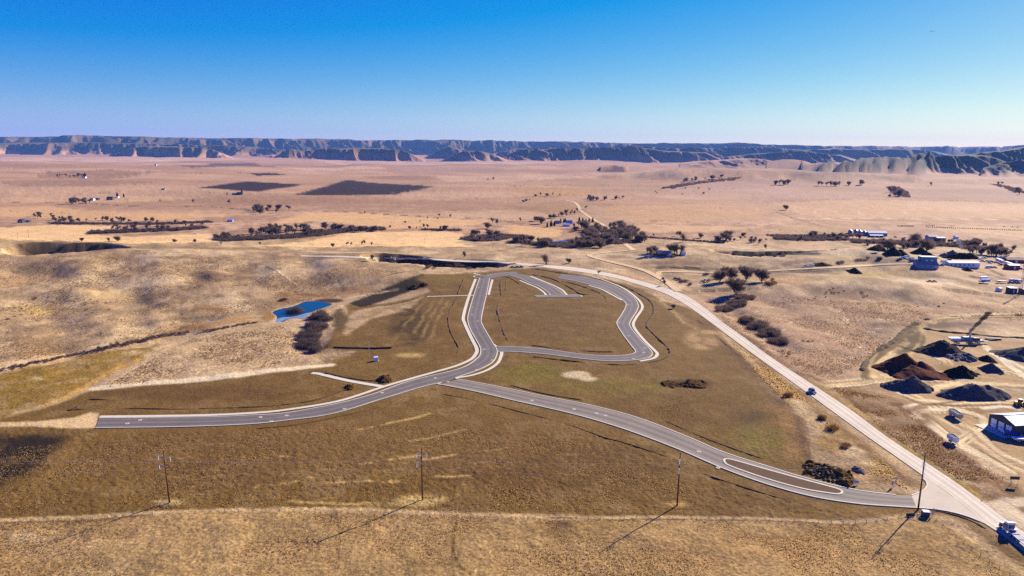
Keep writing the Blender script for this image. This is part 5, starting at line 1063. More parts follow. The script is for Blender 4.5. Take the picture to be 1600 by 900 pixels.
bld("farmhouse", "blue roofed house just behind the white farmhouse", "house", 890, 350, .1, 9, 9, 3.4, 3, WBLUE, RBLUE, 2, 1)
bld("farmhouse", "dark house between the two clumps of conifers", "house", 872, 349.5, .05, 9, 8, 3.2, 2, WBLUE, RDARK, 2, 1)
bld("mobile_home", "blue mobile home among bare trees at the grove's near edge", "mobile home", 865, 382, -.05, 16, 5, 3.2, 1, WBLUE, RBLUE, 4, 1)
bld("mobile_home", "second blue mobile home right of the first in the grove", "mobile home", 880, 381, .03, 12, 5, 3, 1, WBLUE, RBLUE, 3, 1)
bld("shed", "slanted white shed left of the mobile homes", "shed", 854.5, 384, -.9, 7, 4, 2.6, .9, WWHITE, RWHITE, 0, 1)
bld("shed", "low white shed right of the mobile homes", "shed", 893, 384, .05, 6, 4, 2.2, .8, WWHITE, RWHITE, 0, 1)
bld("farmhouse", "white farmhouse beside tall bare trees at the left valley farm", "house", 143, 313.5, -.05, 6, 8, 4, 2.4, WWHITE, RWHITE, 2, 1)
bld("barn", "dark barn right of the left valley farmhouse", "barn", 149.5, 313, .05, 8, 9, 3.6, 2, NAVY, RDARK, 0, 1)
bld("barn", "rust brown barn at the right of the left valley farm", "barn", 171, 312.5, 0, 9, 9, 5, 3, WBROWN, mat("rust_barn_roof", (.18, .08, .05), .8, .2, .4), 0, 1)
bld("shed", "white shed near two conifers at the left valley farm", "shed", 182, 309.5, 0, 5, 7, 3, 1.6, WWHITE, RWHITE, 0, 1)
bld("farmhouse", "white house at the end of the far dark tree belt", "house", 131, 278.5, 0, 5, 9, 5, 3, WWHITE, RWHITE, 2, 1)
bld("farmhouse", "lone dark house with conifer on the middle plain", "house", 374, 304.5, .05, 8, 9, 4, 3, NAVY, RDARK, 2, 1); bld("barn", "low dark barn left of the lone dark house", "barn", 366, 304.5, 0, 7, 8, 3.6, 1.6, NAVY, RGREY, 0, 1)
bld("shed", "pale blue roofed shed alone beside the long thicket", "shed", 359, 346.5, 0, 8, 7, 3, 1.6, WBLUE, mat("ice_blue_roof", (.42, .56, .78), .5, .05, .4), 0, 1)
bld("barn", "dark farm sheds at the left edge of the valley", "barn", 31, 348.5, -.05, 7, 9, 4, 2, NAVY, RDARK, 0, 1); bld("shed", "grey roofed shed beside the dark sheds at the left edge", "shed", 42, 347.5, .1, 6, 7, 3, 1.4, NAVY, RGREY, 0, 1)
bld("farmhouse", "far white farmstead on the upper left plain", "house", 243, 258.7, 0, 3, 10, 6, 3, WWHITE, RGREY, 2, 1)
bld("shed", "small pale shed by the sandy cut on the left plain", "shed", 255, 297, 0, 6, 6, 3.5, 1.4, wallmat("tan_siding", (.5, .36, .24)), RGREY, 0, 1)
# grain bins beside the long barn
b0 = empty("grain_bin", (0, 0, 0)); BINM = mat("blue_grey_corrugated_steel", (.14, .2, .34), .45, .1, 1, .3)
MB().tube((0, 0, -.3), (0, 0, 6), 3.2, 3.2, 16).build("drum", BINM, b0, False); MB().tube((0, 0, 6.01), (0, 0, 8), 3.35, .5, 16).build("roof", mat("bin_roof", (.22, .3, .46), .4, .1, 1, .3), b0); MB().box(-.5, .5, -3.28, -3.18, .2, 2.2).build("door", M_DARK, b0)
for i, (u, v, lab) in enumerate([(1328, 366, "leftmost blue grey grain bin of the row beside the long white barn"), (1336.5, 365.5, "second grain bin from the left beside the long white barn"), (1343, 367, "third grain bin from the left beside the long white barn"), (1350, 368, "grain bin next to the long white barn, rightmost of the row")]):
    o = b0 if i == 0 else copy_tree(b0); o.location = G(u, v); o.rotation_euler.z = .4*i; tag(o, lab, "grain bin", "grain bins at the valley farm")
# lattice tower
p = G(1594.5, 459.5); tw = empty("lattice_tower", p, .3, "red and white lattice mast at the right edge of the yard", "tower"); HT = 31.0
for s_ in range(6):
    z0, z1 = HT*s_/6, HT*(s_+1)/6; r0 = 1.5*(1-.75*z0/HT); r1 = 1.5*(1-.75*z1/HT); b_ = MB()
    for k in range(3):
        a0 = k*2.094; a1 = (k+1)*2.094; p0 = (r0*math.cos(a0), r0*math.sin(a0), z0); q0 = (r0*math.cos(a1), r0*math.sin(a1), z0); p1_ = (r1*math.cos(a0), r1*math.sin(a0), z1); q1 = (r1*math.cos(a1), r1*math.sin(a1), z1)
        b_.tube(p0, p1_, .13, .13, 5).tube(p0, q0, .07, .07, 4)
        m0 = [(x+y)/2 for x, y in zip(p0, p1_)]; m1 = [(x+y)/2 for x, y in zip(q0, q1)]
        b_.tube(p0, m1, .07, .07, 4).tube(m0, q1, .07, .07, 4).tube(m1, p1_, .07, .07, 4)
    b_.build("lattice_section", M_RED if s_ % 2 == 0 else M_WHITE, tw)
for z_, a in ((HT-2, .4), (HT-5, 2.2), (HT-8, 4)): MB().tube((.8*math.cos(a), .8*math.sin(a), z_), (1.5*math.cos(a), 1.5*math.sin(a), z_), .9, .8, 12).build("dish", M_WHITE, tw)
MB().tube((0, 0, HT), (0, 0, HT+3), .06, .04, 5).build("whip_antenna", M_GALV, tw)
# ================================================================== vehicles
def axle(root, xs, half, r_, wd=.28, tyre=None):
    for x_ in xs:
        for s_ in (-1, 1):
            w_ = MB().wheel(x_, s_*half, r_, r_, wd, 14).build("wheel", M_BLACK, root)
            MB().wheel(x_, s_*(half+wd/2+.005), r_, r_*.55, .03, 10).build("rim", M_GALV, w_)
def car(kind, paint):
    """cars face local +x"""
    names = {"pickup": "pickup_truck", "sedan": "parked_car", "van": "van", "suv": "parked_car"}
    root = empty(names[kind], (0, 0, 0)); b_ = MB()
    if kind == "pickup":
        b_.prism_y([(-2.8, .5), (2.75, .5), (2.85, .8), (2.75, 1.15), (1.3, 1.22), (-2.8, 1.22)], -.96, .96)
        cb = MB().box(-.75, 1.35, -.86, .86, 1.22, 1.9, None, (.68, .84)); bedb = MB().box(-2.7, -.85, -.8, .8, 1.221, 1.235)
        wx = (1.8, -1.75)
    elif kind == "van":
        b_.prism_y([(-2.6, .45), (2.6, .45), (2.65, .95), (2.0, 1.3), (1.3, 2.1), (-2.55, 2.15)], -.98, .98); cb = MB().box(-.2, 1.5, -.985, .985, 1.35, 1.9, None, (.7, 1)); wx = (1.7, -1.6); bedb = None
    else:
        t_ = 1.45 if kind == "sedan" else 1.75
        b_.prism_y([(-2.3, .42), (2.25, .42), (2.33, .72), (2.15, .92), (1.0, 1.0), (-2.2, 1.02), (-2.32, .7)], -.9, .9)
        cb = MB().box(-1.9 if kind == "suv" else -1.6, 1.0, -.82, .82, 1.0, t_, None, (.68, .82)); wx = (1.4, -1.35); bedb = None
    body = b_.build("body", paint, root, bevel=.05)
    c_ = cb.build("cabin_glass", M_GLASS, root)
    if kind != "van":
        zt = {"pickup": 1.9, "sedan": 1.45, "suv": 1.75}[kind]; xc = {"pickup": .3, "sedan": -.3, "suv": -.45}[kind]; hl = {"pickup": .72, "sedan": .9, "suv": 1.0}[kind]
        MB().box(xc-hl, xc+hl, -.71, .71, zt+.003, zt+.06).build("cabin_roof", paint, root)
    if bedb: bedb.build("cargo_bed", M_DARK, root)
    for s_ in (-1, 1): MB().box(2.2 if kind in ("sedan", "suv") else 2.62, 2.36 if kind in ("sedan", "suv") else 2.84, s_*.62-.16, s_*.62+.16, .72, .88).build("headlight", M_INS, root)
    axle(root, wx, .86, .37)
    return root
PAINT = {"white": mat("white_car_paint", (.75, .76, .78), .3, .03, 2, 0, .5), "blue": M_BLUE, "dark": mat("charcoal_car_paint", (.03, .034, .045), .3, .05, 2, 0, .5), "silver": mat("silver_car_paint", (.42, .45, .5), .3, .05, 2, .4), "red": mat("red_car_paint", (.35, .03, .02), .35, .05, 2), "lightblue": mat("light_blue_paint", (.2, .36, .62), .4, .05, 2), "tan": mat("tan_paint", (.45, .33, .2), .5, .05, 2), "yellow": M_YEL}
PROTO = {}
def place_car(kind, col, u, v, rz, label, group=None, sc=1.0):
    key = (kind, col)
    if key not in PROTO: o = PROTO[key] = car(kind, PAINT[col])
    else: o = copy_tree(PROTO[key]); [o.pop(k_, None) for k_ in ("group",)] if hasattr(o, "pop") else None
    p = G(u, v); z = 0.12
    o.location = p+Vector((0, 0, z)); o.rotation_euler = (0, 0, rz); o.scale = (sc, sc, sc)
    if "group" in o and not group: del o["group"]
    return tag(o, label, {"pickup": "pickup truck", "van": "van"}.get(kind, "car"), group)
rh = hd(G(1285, 620), G(1250, 595))           # highway heading, away from the camera
place_car("suv", "blue", 1269, 613.5, rh+math.pi, "dark blue car driving down the pale highway", None, 1.15)
for (u, k, c, lab) in [(801, "sedan", "dark", "dark car parked on the highway shoulder, leftmost of three"), (808.5, "suv", "silver", "silver car parked on the highway shoulder, middle of three"), (813.5, "pickup", "dark", "dark pickup on the highway shoulder, rightmost of three")]:
    place_car(k, c, u, 418.6, .2, lab, "vehicles on the upper highway shoulder", 1.1)
place_car("suv", "dark", 1036, 436.5, hd(G(1036, 437), G(1060, 455)), "black car on the tan gravel lane above the highway")
for (k, c, u, v, rz, lab) in [("van", "white", 1268, 416, 2.9, "white van parked by the side lane on the bench"), ("pickup", "white", 1258, 417, .1, "white pickup at the left end of the bench berm"),
        ("pickup", "lightblue", 1014, 402.5, 0.1, "light blue pickup left of the knoll house"), ("van", "lightblue", 1010, 402.2, 0, "pale blue van at the far left of the knoll yard"), ("sedan", "white", 1022, 400.5, .3, "white car beside the yellow shrubs on the knoll"), ("suv", "dark", 1002, 405, .2, "dark car parked below the knoll yard"),
        ("pickup", "dark", 1103, 430.5, .4, "dark pickup parked under the tall bare cottonwoods, left one"), ("pickup", "silver", 1098, 441, 2.4, "silver pickup with open bed right of the lane corner"), ("suv", "lightblue", 1102, 439, .8, "light blue car behind the silver pickup"), ("sedan", "dark", 1055, 436, .6, "dark car on grass right of the gravel lane"),
        ("pickup", "dark", 1452, 441, 0, "dark pickup at the grassy field edge, left one of two"), ("pickup", "red", 1459, 441, .1, "red pickup at the grassy field edge, right one of two"),
        ("suv", "dark", 1399, 371, .1, "dark car in the field right of the long barn"), ("sedan", "white", 1414, 372, .1, "white car in the field right of the long barn")]:
    place_car(k, c, u, v, rz, lab)
YARDC = [("pickup", "lightblue", 1411, 404), ("van", "white", 1417, 403), ("pickup", "white", 1421, 405.5), ("suv", "silver", 1425, 405), ("van", "lightblue", 1429, 408), ("pickup", "dark", 1435, 408.5), ("suv", "dark", 1423, 409), ("pickup", "silver", 1406, 405.5),
         ("van", "lightblue", 1474, 410), ("pickup", "silver", 1479, 409.5), ("suv", "blue", 1476, 414.5), ("pickup", "lightblue", 1471, 415), ("suv", "dark", 1483, 407), ("van", "white", 1532, 406), ("pickup", "lightblue", 1538, 404), ("suv", "silver", 1534, 409), ("pickup", "dark", 1541, 409.5), ("van", "dark", 1547, 410), ("suv", "dark", 1552, 411), ("pickup", "silver", 1545, 412), ("suv", "white", 1558, 405), ("van", "lightblue", 1565, 403), ("pickup", "yellow", 1570, 402.5), ("pickup", "blue", 1579, 406), ("van", "blue", 1583, 406.5), ("suv", "white", 1592, 404), ("pickup", "red", 1563, 415), ("suv", "lightblue", 1548, 419), ("pickup", "blue", 1553, 419), ("suv", "blue", 1595, 421)]
for i, (k, c, u, v) in enumerate(YARDC):
    side = "left of the teal building" if u < 1440 else "between the teal and white buildings" if u < 1490 else "right of the long white building"
    place_car(k, c, u, v, rng.uniform(-.5, .5)+(math.pi if i % 3 == 0 else 0), f"{c.replace('light', 'light ')} {dict(pickup='pickup', van='van', suv='car', sedan='car')[k]} in the crowded far yard {side}", f"vehicles {side} in the far yard", 1.1)
def tank_trailer(name, u, v, rz, L, h, w_, mt, label, cat, axles=(-.3, -.38), tongue=True, open_top=False):
    p = G(u, v); root = empty(name, p+Vector((0, 0, .1)), rz, label, cat)
    if open_top:
        b_ = MB(); t = .08
        b_.box(-L/2, L/2, -w_/2, -w_/2+t, .95, h).box(-L/2, L/2, w_/2-t, w_/2, .95, h).box(-L/2, -L/2+t, -w_/2+t, w_/2-t, .95, h).box(L/2-t, L/2, -w_/2+t, w_/2-t, .95, h)
        b_.build("box", mt, root); MB().box(-L/2+t, L/2-t, -w_/2+t, w_/2-t, h-.5, h-.28).build("dark_load", M_BLACK, root)
        for k in range(int(L/1.2)): MB().box(-L/2+.6+k*1.2-.05, -L/2+.6+k*1.2+.05, -w_/2-.05, -w_/2-.002, .95, h-.05).build("rib", M_GALV, root)
    else:
        MB().box(-L/2, L/2, -w_/2, w_/2, .95, h).build("box", mt, root, bevel=.06)
        MB().box(-L/2-.03, -L/2-.004, -w_/2+.15, w_/2-.15, 1.05, h-.15).build("rear_door", M_INS, root)
    MB().box(-L/2, L/2, -.45, .45, .7, .93).build("chassis", M_DARK, root)
    axle(root, [a*L for a in axles], w_/2-.22, .5)
    if tongue: MB().tube((L/2, .5, .8), (L/2+1.9, 0, .7), .07, .07, 6).tube((L/2, -.5, .8), (L/2+1.9, 0, .7), .07, .07, 6).tube((L/2+1.7, 0, 0), (L/2+1.7, 0, .8), .06, .06, 6).build("tongue", M_DARK, root)
    return root
tank_trailer("dump_trailer", 1492.5, 652, hd(G(1485, 646), G(1500, 656)), 7.6, 2.9, 2.5, mat("aluminium_side", (.36, .36, .38), .5, .1, 1, .3), "long aluminium dump trailer with dark open top in the gravel yard", "trailer", (-.22, -.36), True, True)
tank_trailer("box_trailer", 1488, 691, hd(G(1484, 686), G(1503, 699)), 4.6, 3.0, 2.5, M_WHITE, "white open topped box trailer parked by the yard fence", "trailer", (-.1, .12), True, True)
tank_trailer("tank_trailer", 1539, 441.5, .02, 8.5, 3.4, 2.6, PAINT["lightblue"], "light blue box trailer on bare ground left of the scrap row", "trailer", (-.25, -.35))
tank_trailer("flatbed_trailer", 1565, 441, .0, 9, 1.6, 2.4, PAINT["tan"], "low tan flatbed trailer right of the light blue trailer", "trailer", (-.25, -.35))
tank_trailer("box_trailer", 1537, 437, .02, 7, 3, 2.4, M_WHITE, "white box trailer just behind the light blue trailer", "trailer")
for k, (u, v, L, c, lab) in enumerate([(1580, 440.5, 4, "lightblue", "light blue scrap trailer under the lattice tower, left of three"), (1587, 441, 4, "blue", "dark blue scrap trailer under the lattice tower, middle of three"), (1593, 441.5, 4.5, "white", "white scrap trailer under the lattice tower, right of three"), (1544, 419.5, 6, "lightblue", "pale blue trailer right of the long white building")]):
    tank_trailer("box_trailer", u, v, .05, L, 3.0, 2.3, PAINT[c], lab, "trailer")
tank_trailer("semi_trailer", 1562, 410.5, hd(G(1555, 406), G(1590, 419)), 20, 4.0, 2.8, mat("pale_blue_trailer_skin", (.42, .52, .66), .4, .05, .6), "long pale blue semi trailer in the crowded yard", "trailer", (-.36, -.43))
tank_trailer("semi_trailer", 1576, 415.5, hd(G(1560, 408), G(1596, 419)), 17, 4.0, 2.8, mat("pale_green_trailer_skin", (.55, .6, .56), .4, .05, .6), "long pale green semi trailer right of the pale blue one", "trailer", (-.36, -.43))
tank_trailer("work_trailer", 1578, 681.5, hd(G(1570, 684), G(1590, 687)), 5, 2.2, 2.4, M_BLUE, "blue trailer in the shade of the steel shed", "trailer", (-.1, .1))
tank_trailer("flatbed_trailer", 1596, 690, hd(G(1588, 690), G(1606, 691)), 7, 1.7, 2.5, M_WHITE, "pale flatbed trailer beside the steel shed at the right edge", "trailer", (-.2, -.32))
place_car("pickup", "blue", 1592, 685, .3, "blue pickup in the shade of the steel shed")

# semi truck with a flatbed at the bottom right
pf = G(1567, 825); pr_ = G(1618, 868); rz = hd(pr_, pf)
root = empty("semi_truck", pf+Vector((0, 0, .1)), rz, "blue and white semi truck hauling a flatbed along the highway", "truck")
TB = mat("deep_blue_cab_paint", (.03, .07, .2), .3, .05, 2, 0, .5)
cab = MB().prism_y([(-3.6, 1.1), (-1.2, 1.1), (-1.2, 1.9), (-1.55, 2.75), (-1.75, 3.0), (-3.6, 3.0)], -1.2, 1.2).build("cab", TB, root, bevel=.05)
MB().prism_y([(-3.55, 3.003), (-1.9, 3.003), (-2.4, 3.75), (-3.55, 3.8)], -1.15, 1.15).build("roof_fairing", M_WHITE, cab, bevel=.04)
MB().prism_y([(-1.57, 2.02), (-1.18, 2.0), (-1.5, 2.74), (-1.62, 2.74)], -1.1, 1.1).build("windscreen", M_GLASS, cab)
for s_ in (-1, 1): MB().box(-2.6, -1.6, s_*1.215-.01, s_*1.215+.01, 1.95, 2.65).build("side_window", M_GLASS, cab)
MB().prism_y([(-1.2, .95), (.55, .95), (.7, 1.3), (.6, 1.7), (-1.2, 1.95)], -.95, .95).build("hood", TB, root, bevel=.06)
MB().box(.65, .76, -.6, .6, .95, 1.65).build("grille", M_CHROME, root); MB().box(.6, .95, -1.2, 1.2, .45, .85).build("bumper", M_CHROME, root)
for s_ in (-1, 1):
    MB().box(-.8, .5, s_*1.08-.16, s_*1.08+.16, .95, 1.25, None, (.8, 1)).build("fender", TB, root); MB().box(.5, .66, s_*.82-.13, s_*.82+.13, 1.05, 1.3).build("headlight", M_INS, root)
    MB().tube((-3.75, s_*1.05, 1.0), (-3.75, s_*1.05, 4.1), .09, .09, 8).build("exhaust_stack", M_CHROME, root)
    MB().box(-1.35, -1.25, s_*1.55-.1, s_*1.55+.1, 2.0, 2.7).tube((-1.3, s_*1.2, 2.5), (-1.3, s_*1.55, 2.5), .03, .03, 5).build("mirror", M_CHROME, root)
    MB().tube((-3.4, s_*1.0, .85), (-1.8, s_*1.0, .85), .33, .33, 10).build("fuel_tank", M_CHROME, root)
MB().box(-8.2, .5, -.45, .45, .75, 1.0).build("frame_rail", M_DARK, root)
MB().tube((-6.2, 0, 1.0), (-6.2, 0, 1.18), .55, .55, 12).build("fifth_wheel", M_DARK, root)
axle(root, (-.15,), 1.02, .52, .32); axle(root, (-5.6, -6.9), .95, .52, .5)
MB().box(-19.5, -4.4, -1.27, 1.27, 1.32, 1.45).build("trailer_deck", mat("worn_trailer_deck", (.26, .24, .24), .7, .25, 1), root)
MB().box(-19.5, -4.5, -.5, .5, .95, 1.32).build("trailer_beam", M_DARK, root)
for s_ in (-1, 1): MB().box(-19.5, -4.4, s_*1.3-.03, s_*1.3+.03, 1.2, 1.5).build("side_rail", M_INS, root)
for k in range(4): MB().box(-6.5-k*3.2, -6.2-k*3.2, -1.1, 1.1, 1.453, 1.6).build("dunnage", M_DARK, root)
MB().box(-4.52, -4.4, -1.2, 1.2, 1.45, 2.2).build("headboard", M_CHROME, root)
axle(root, (-16.6, -17.9), .95, .52, .5)

# wheel loader behind the shed
p = G(1594.5, 634); root = empty("wheel_loader", p+Vector((0, 0, .1)), .15, "yellow wheel loader with pale cab roof behind the steel shed", "loader")
MB().prism_y([(-3.0, 1.0), (-.3, 1.0), (-.3, 1.9), (-2.9, 2.15), (-3.1, 1.7)], -.95, .95).build("engine_cover", M_YEL, root, bevel=.06); MB().box(-.3, 1.7, -.7, .7, .8, 1.5).build("front_frame", M_YEL, root, bevel=.05)
cb = MB().box(-1.2, .35, -.75, .75, 1.95, 3.25, None, (.9, .92)).build("cab", M_GLASS, root); MB().box(-1.3, .45, -.85, .85, 3.253, 3.4).build("cab_roof", M_WHITE, cb)
for s_ in (-1, 1): MB().tube((.6, s_*.45, 1.7), (2.6, s_*.45, 1.1), .14, .14, 6).tube((2.6, s_*.45, 1.1), (3.3, s_*.45, .6), .13, .13, 6).build("lift_arm", M_YEL, root)
MB().prism([(-1.5, .1), (1.5, .1), (1.5, 1.2), (-1.5, 1.2)], 3.25, 3.35).prism([(-1.5, .1), (1.5, .1), (1.5, .2), (-1.5, .2)], 3.36, 4.2).build("bucket", M_DARK, root)
for x_ in (1.3, -2.0):
    for s_ in (-1, 1):
        w_ = MB().wheel(x_, s_*1.05, .8, .8, .6, 16).build("wheel", M_BLACK, root); MB().wheel(x_, s_*1.36, .8, .42, .05, 12).build("rim", M_YEL, w_)
# conveyor / screening plant between the heaps
p = G(1512, 536.5); root = empty("conveyor", p, .05, "grey stacking conveyor with dark frame among the gravel heaps", "conveyor"); CS = mat("blue_grey_machine_steel", (.16, .2, .28), .6, .2, 1)
MB().box(-11, 10, -1.4, 1.4, 1.4, 2.3).build("main_frame", CS, root); MB().prism_y([(-12, 2.3), (-7, 2.3), (-6, 4.0), (-13, 4.0)], -1.7, 1.7).build("feed_hopper", M_INS, root); MB().box(-4, 2, -1.6, 1.6, 2.303, 4.6).build("screen_box", CS, root, bevel=.08)
MB().box(3, 7, -1.5, 1.5, 2.303, 4.0).build("engine_box", M_DARK, root)
a = Vector((1, 0, 2.5)); b_ = Vector((-1.5, -3.5, 8.5)); MB().tube(a, b_, .55, .55, 6).build("belt_boom", M_INS, root); MB().tube((-1, -2.4, 0), (-.9, -2.3, 6.3), .16, .16, 6).tube((-3, -2.4, 0), (-.9, -2.3, 6.3), .16, .16, 6).build("boom_support", CS, root)
axle(root, (-8, -6.8, 6, 7.2), 1.2, .55); MB().box(8, 14, -.9, .9, 1.2, 1.6).build("tail_conveyor", CS, root)
p = G(1553, 530.5); root = empty("pipe_stack", p, -.05, "row of dark pipes lying right of the conveyor", "pipes")
for k in range(3): MB().tube((-5, k*.75, .4), (5, k*.75, .4), .36, .36, 10).build("pipe", M_DARK, root)

# ================================================================== cattle along the feed line
def cow():
    b_ = MB(); r_ = bmesh.new()
    V = [(0, 0, 1.0), (.7, 0, 1.02), (1.0, 0, 1.15), (1.3, 0, 1.3), (1.62, 0, 1.15), (-.6, 0, 1.02), (-.85, 0, 1.05), (-.98, 0, .55)]
    E = [(0, 1), (1, 2), (2, 3), (3, 4), (0, 5), (5, 6), (6, 7)]; R = [.42, .4, .26, .2, .11, .4, .2, .05]
    for x_, k in ((.62, 1), (-.6, 5)):
        for s_ in (-1, 1):
            i = len(V); V += [(x_, s_*.24, .62), (x_+.03, s_*.24, .32), (x_, s_*.24, 0)]; E += [(k, i), (i, i+1), (i+1, i+2)]; R += [.15, .09, .08]
    me = bpy.data.meshes.new("cow"); me.from_pydata(V, E, []); o = bpy.data.objects.new("cow", me); COL.objects.link(o)
    md = o.modifiers.new("skin", 'SKIN'); o.modifiers.new("sub", 'SUBSURF').levels = 1
    for k, v_ in enumerate(me.skin_vertices[0].data): v_.radius = (R[k], R[k]); v_.use_root = (k == 0)
    dg = bpy.context.evaluated_depsgraph_get(); m2 = bpy.data.meshes.new_from_object(o.evaluated_get(dg)); bpy.data.objects.remove(o)
    m2.materials.clear(); m2.materials.append(mat("dark_brown_hide", (.035, .02, .016), .9, .3, 3)); return m2
cm = cow()
cows = [(1402+i*1.9, 353.6+i*.03) for i in range(14)]+[(1447+i*3.3, 355.2+i*.12) for i in range(46)]+[(1448, 353), (1452, 352.6), (1457, 353.2), (1460, 352.8), (1487, 353.5), (1569, 354.8), (1582, 355.2), (1590, 356)]
cg = ground(cows)
for (u, v), p in zip(cows, cg):
    o = tag(link("cow", cm, None, Vector(p)), "dark cow in the long feeding line across the tan field", "cow", "cattle in the long feeding line"); o.rotation_euler.z = rng.uniform(0, 6.28); o.scale = [1.25]*3
# aircraft in the sky
d = rays([(1455.5, 49)])[0]; pl = Vector((0, 0, CAM_H))+Vector(d)*5200
root = empty("airplane", pl, 2.6, "tiny white airplane high in the right of the blue sky", "airplane")
MB().tube((-14, 0, 0), (12, 0, 0), 1.8, 1.8, 10).tube((12, 0, 0), (16, 0, 0), 1.8, .3, 10).tube((-14, 0, 0), (-20, 0, .8), 1.8, .4, 10).build("fuselage", M_WHITE, root, True)
for s_ in (-1, 1):
    MB().add([(3, s_*1.5, -.4), (-3, s_*1.5, -.4), (-9, s_*16, .6), (-7, s_*16, .6), (3, s_*1.5, -.1), (-3, s_*1.5, -.1), (-9, s_*16, .75), (-7, s_*16, .75)], [(0, 1, 2, 3), (7, 6, 5, 4), (0, 3, 7, 4), (1, 5, 6, 2), (2, 6, 7, 3), (0, 4, 5, 1)]).build("wing", M_WHITE, root)
    MB().add([(-16, s_*.8, .8), (-18.5, s_*.8, .8), (-20.5, s_*6, 1.1), (-19.3, s_*6, 1.1), (-16, s_*.8, 1.0), (-18.5, s_*.8, 1.0), (-20.5, s_*6, 1.25), (-19.3, s_*6, 1.25)], [(0, 1, 2, 3), (7, 6, 5, 4), (0, 3, 7, 4), (1, 5, 6, 2), (2, 6, 7, 3), (0, 4, 5, 1)]).build("tailplane", M_WHITE, root)
MB().prism_y([(-15, 1.2), (-19, 1.2), (-20.5, 6.5), (-18.8, 6.5)], -.15, .15).build("fin", M_WHITE, root)

# ================================================================== trees and shrubs
M_BARK = mat("grey_brown_bark", (.13, .10, .085), .95, .3, 2); M_TWIG = mat("bare_twigs", (.24, .16, .125), .95, .25, .15)
M_SHRUB = mat("purple_brown_willow_twigs", (.19, .125, .10), .95, .4, .3); M_RUST = mat("rusty_twigs", (.22, .11, .05), .95, .3, .3); M_YSH = mat("yellow_shrub_twigs", (.38, .27, .07), .95, .3, .3)
M_FIR = mat("dark_conifer_needles", (.012, .022, .014), .95, .4, .6); M_GREEN = mat("dry_grass_tufts", (.3, .2, .1), .95, .4, .3)
for mt_ in (M_TWIG, M_SHRUB, M_RUST, M_YSH):      # round twigs catch light from behind as well: half the light passes round them
    n = mt_.node_tree; b = n.nodes["Principled BSDF"]; tr = n.nodes.new("ShaderNodeBsdfTranslucent"); mxs = n.nodes.new("ShaderNodeMixShader"); mxs.inputs[0].default_value = .5
    n.links.new(b.inputs["Base Color"].links[0].from_socket, tr.inputs[0]); n.links.new(b.outputs[0], mxs.inputs[1]); n.links.new(tr.outputs[0], mxs.inputs[2]); n.links.new(mxs.outputs[0], n.nodes["Material Output"].inputs[0])
def blades(items, w_):
    """thin two-bladed twigs, (base, tip) pairs -> arrays"""
    A = np.array([i[0] for i in items]); B = np.array([i[1] for i in items]); D = B-A
    S = np.cross(D, np.array([0, 0, 1.0])); nrm = np.linalg.norm(S, axis=1)[:, None]; S = np.where(nrm > 1e-5, S/np.maximum(nrm, 1e-5), np.array([1., 0, 0])); T = np.cross(D, S); T /= np.linalg.norm(T, axis=1)[:, None]+1e-9
    n_ = len(A); w2 = np.array(w_)[:, None] if np.ndim(w_) else w_
    V = np.concatenate([A-S*w2, A+S*w2, B+S*w2*.35, B-S*w2*.35, A-T*w2, A+T*w2, B+T*w2*.35, B-T*w2*.35]); i = np.arange(n_)
    return V, np.concatenate([np.stack([i, i+n_, i+2*n_, i+3*n_], 1), np.stack([i+4*n_, i+5*n_, i+6*n_, i+7*n_], 1)])
def bare_tree(seed, h=12., spread=.75, ntw=1500, tw=.019, stems=1, twl=1.5):
    rr = np.random.default_rng(seed); trunk = MB(); tw_items = []; wl = []
    def grow(p, d, L, r_, lev):
        n_ = 3; q = p
        for k in range(n_):
            d = d+rr.normal(0, .12, 3)+np.array([0, 0, .05]); d /= np.linalg.norm(d); q2 = q+d*L/n_
            if lev < 4: trunk.tube(tuple(q), tuple(q2), r_*(1-.25*k/n_), r_*(1-.25*(k+1)/n_), 6 if lev < 2 else 4, False)
            else: tw_items.append((q, q2)); wl.append(tw*1.2)
            if lev >= 2:
                for _ in range(max(1, int(ntw/420))):
                    t = rr.random(); e = d*.6+rr.normal(0, .75, 3)+np.array([0, 0, .35]); e /= np.linalg.norm(e); s_ = q+(q2-q)*t; tw_items.append((s_, s_+e*twl*rr.uniform(.5, 1.1)*h/12)); wl.append(tw*rr.uniform(.6, 1.1))
            q = q2
        if lev < 4:
            nb = [4, 4, 3, 3][lev]
            for b_ in range(nb):
                ph = rr.uniform(0, 6.28)+b_*6.28/nb; e = d*(1.05 if lev == 0 else .75)+spread*np.array([math.cos(ph), math.sin(ph), rr.uniform(-.15, .6) if lev else .55]); e /= np.linalg.norm(e)
                st_ = p+(q-p)*rr.uniform(.3, 1.0) if lev else p+(q-p)*rr.uniform(.12, 1.0)
                grow(st_, e, L*rr.uniform(.62, .82), r_*.58, lev+1)
    for s_ in range(stems):
        dd = np.array([0, 0, 1.0]) if stems == 1 else np.array([math.cos(s_*6.28/stems)*.5, math.sin(s_*6.28/stems)*.5, 1.0]); grow(np.array([0., 0, -.2]), dd/np.linalg.norm(dd), h*.26, h*.026/math.sqrt(stems), 0)
    V, Fs = blades(tw_items, wl)
    k = h/max(V[:, 2].max(), 1); tm = trunk.mesh("trunk", M_BARK)
    V = V*k
    for v_ in tm.vertices: v_.co *= k
    return tm, np_mesh("crown", V, Fs, M_TWIG)
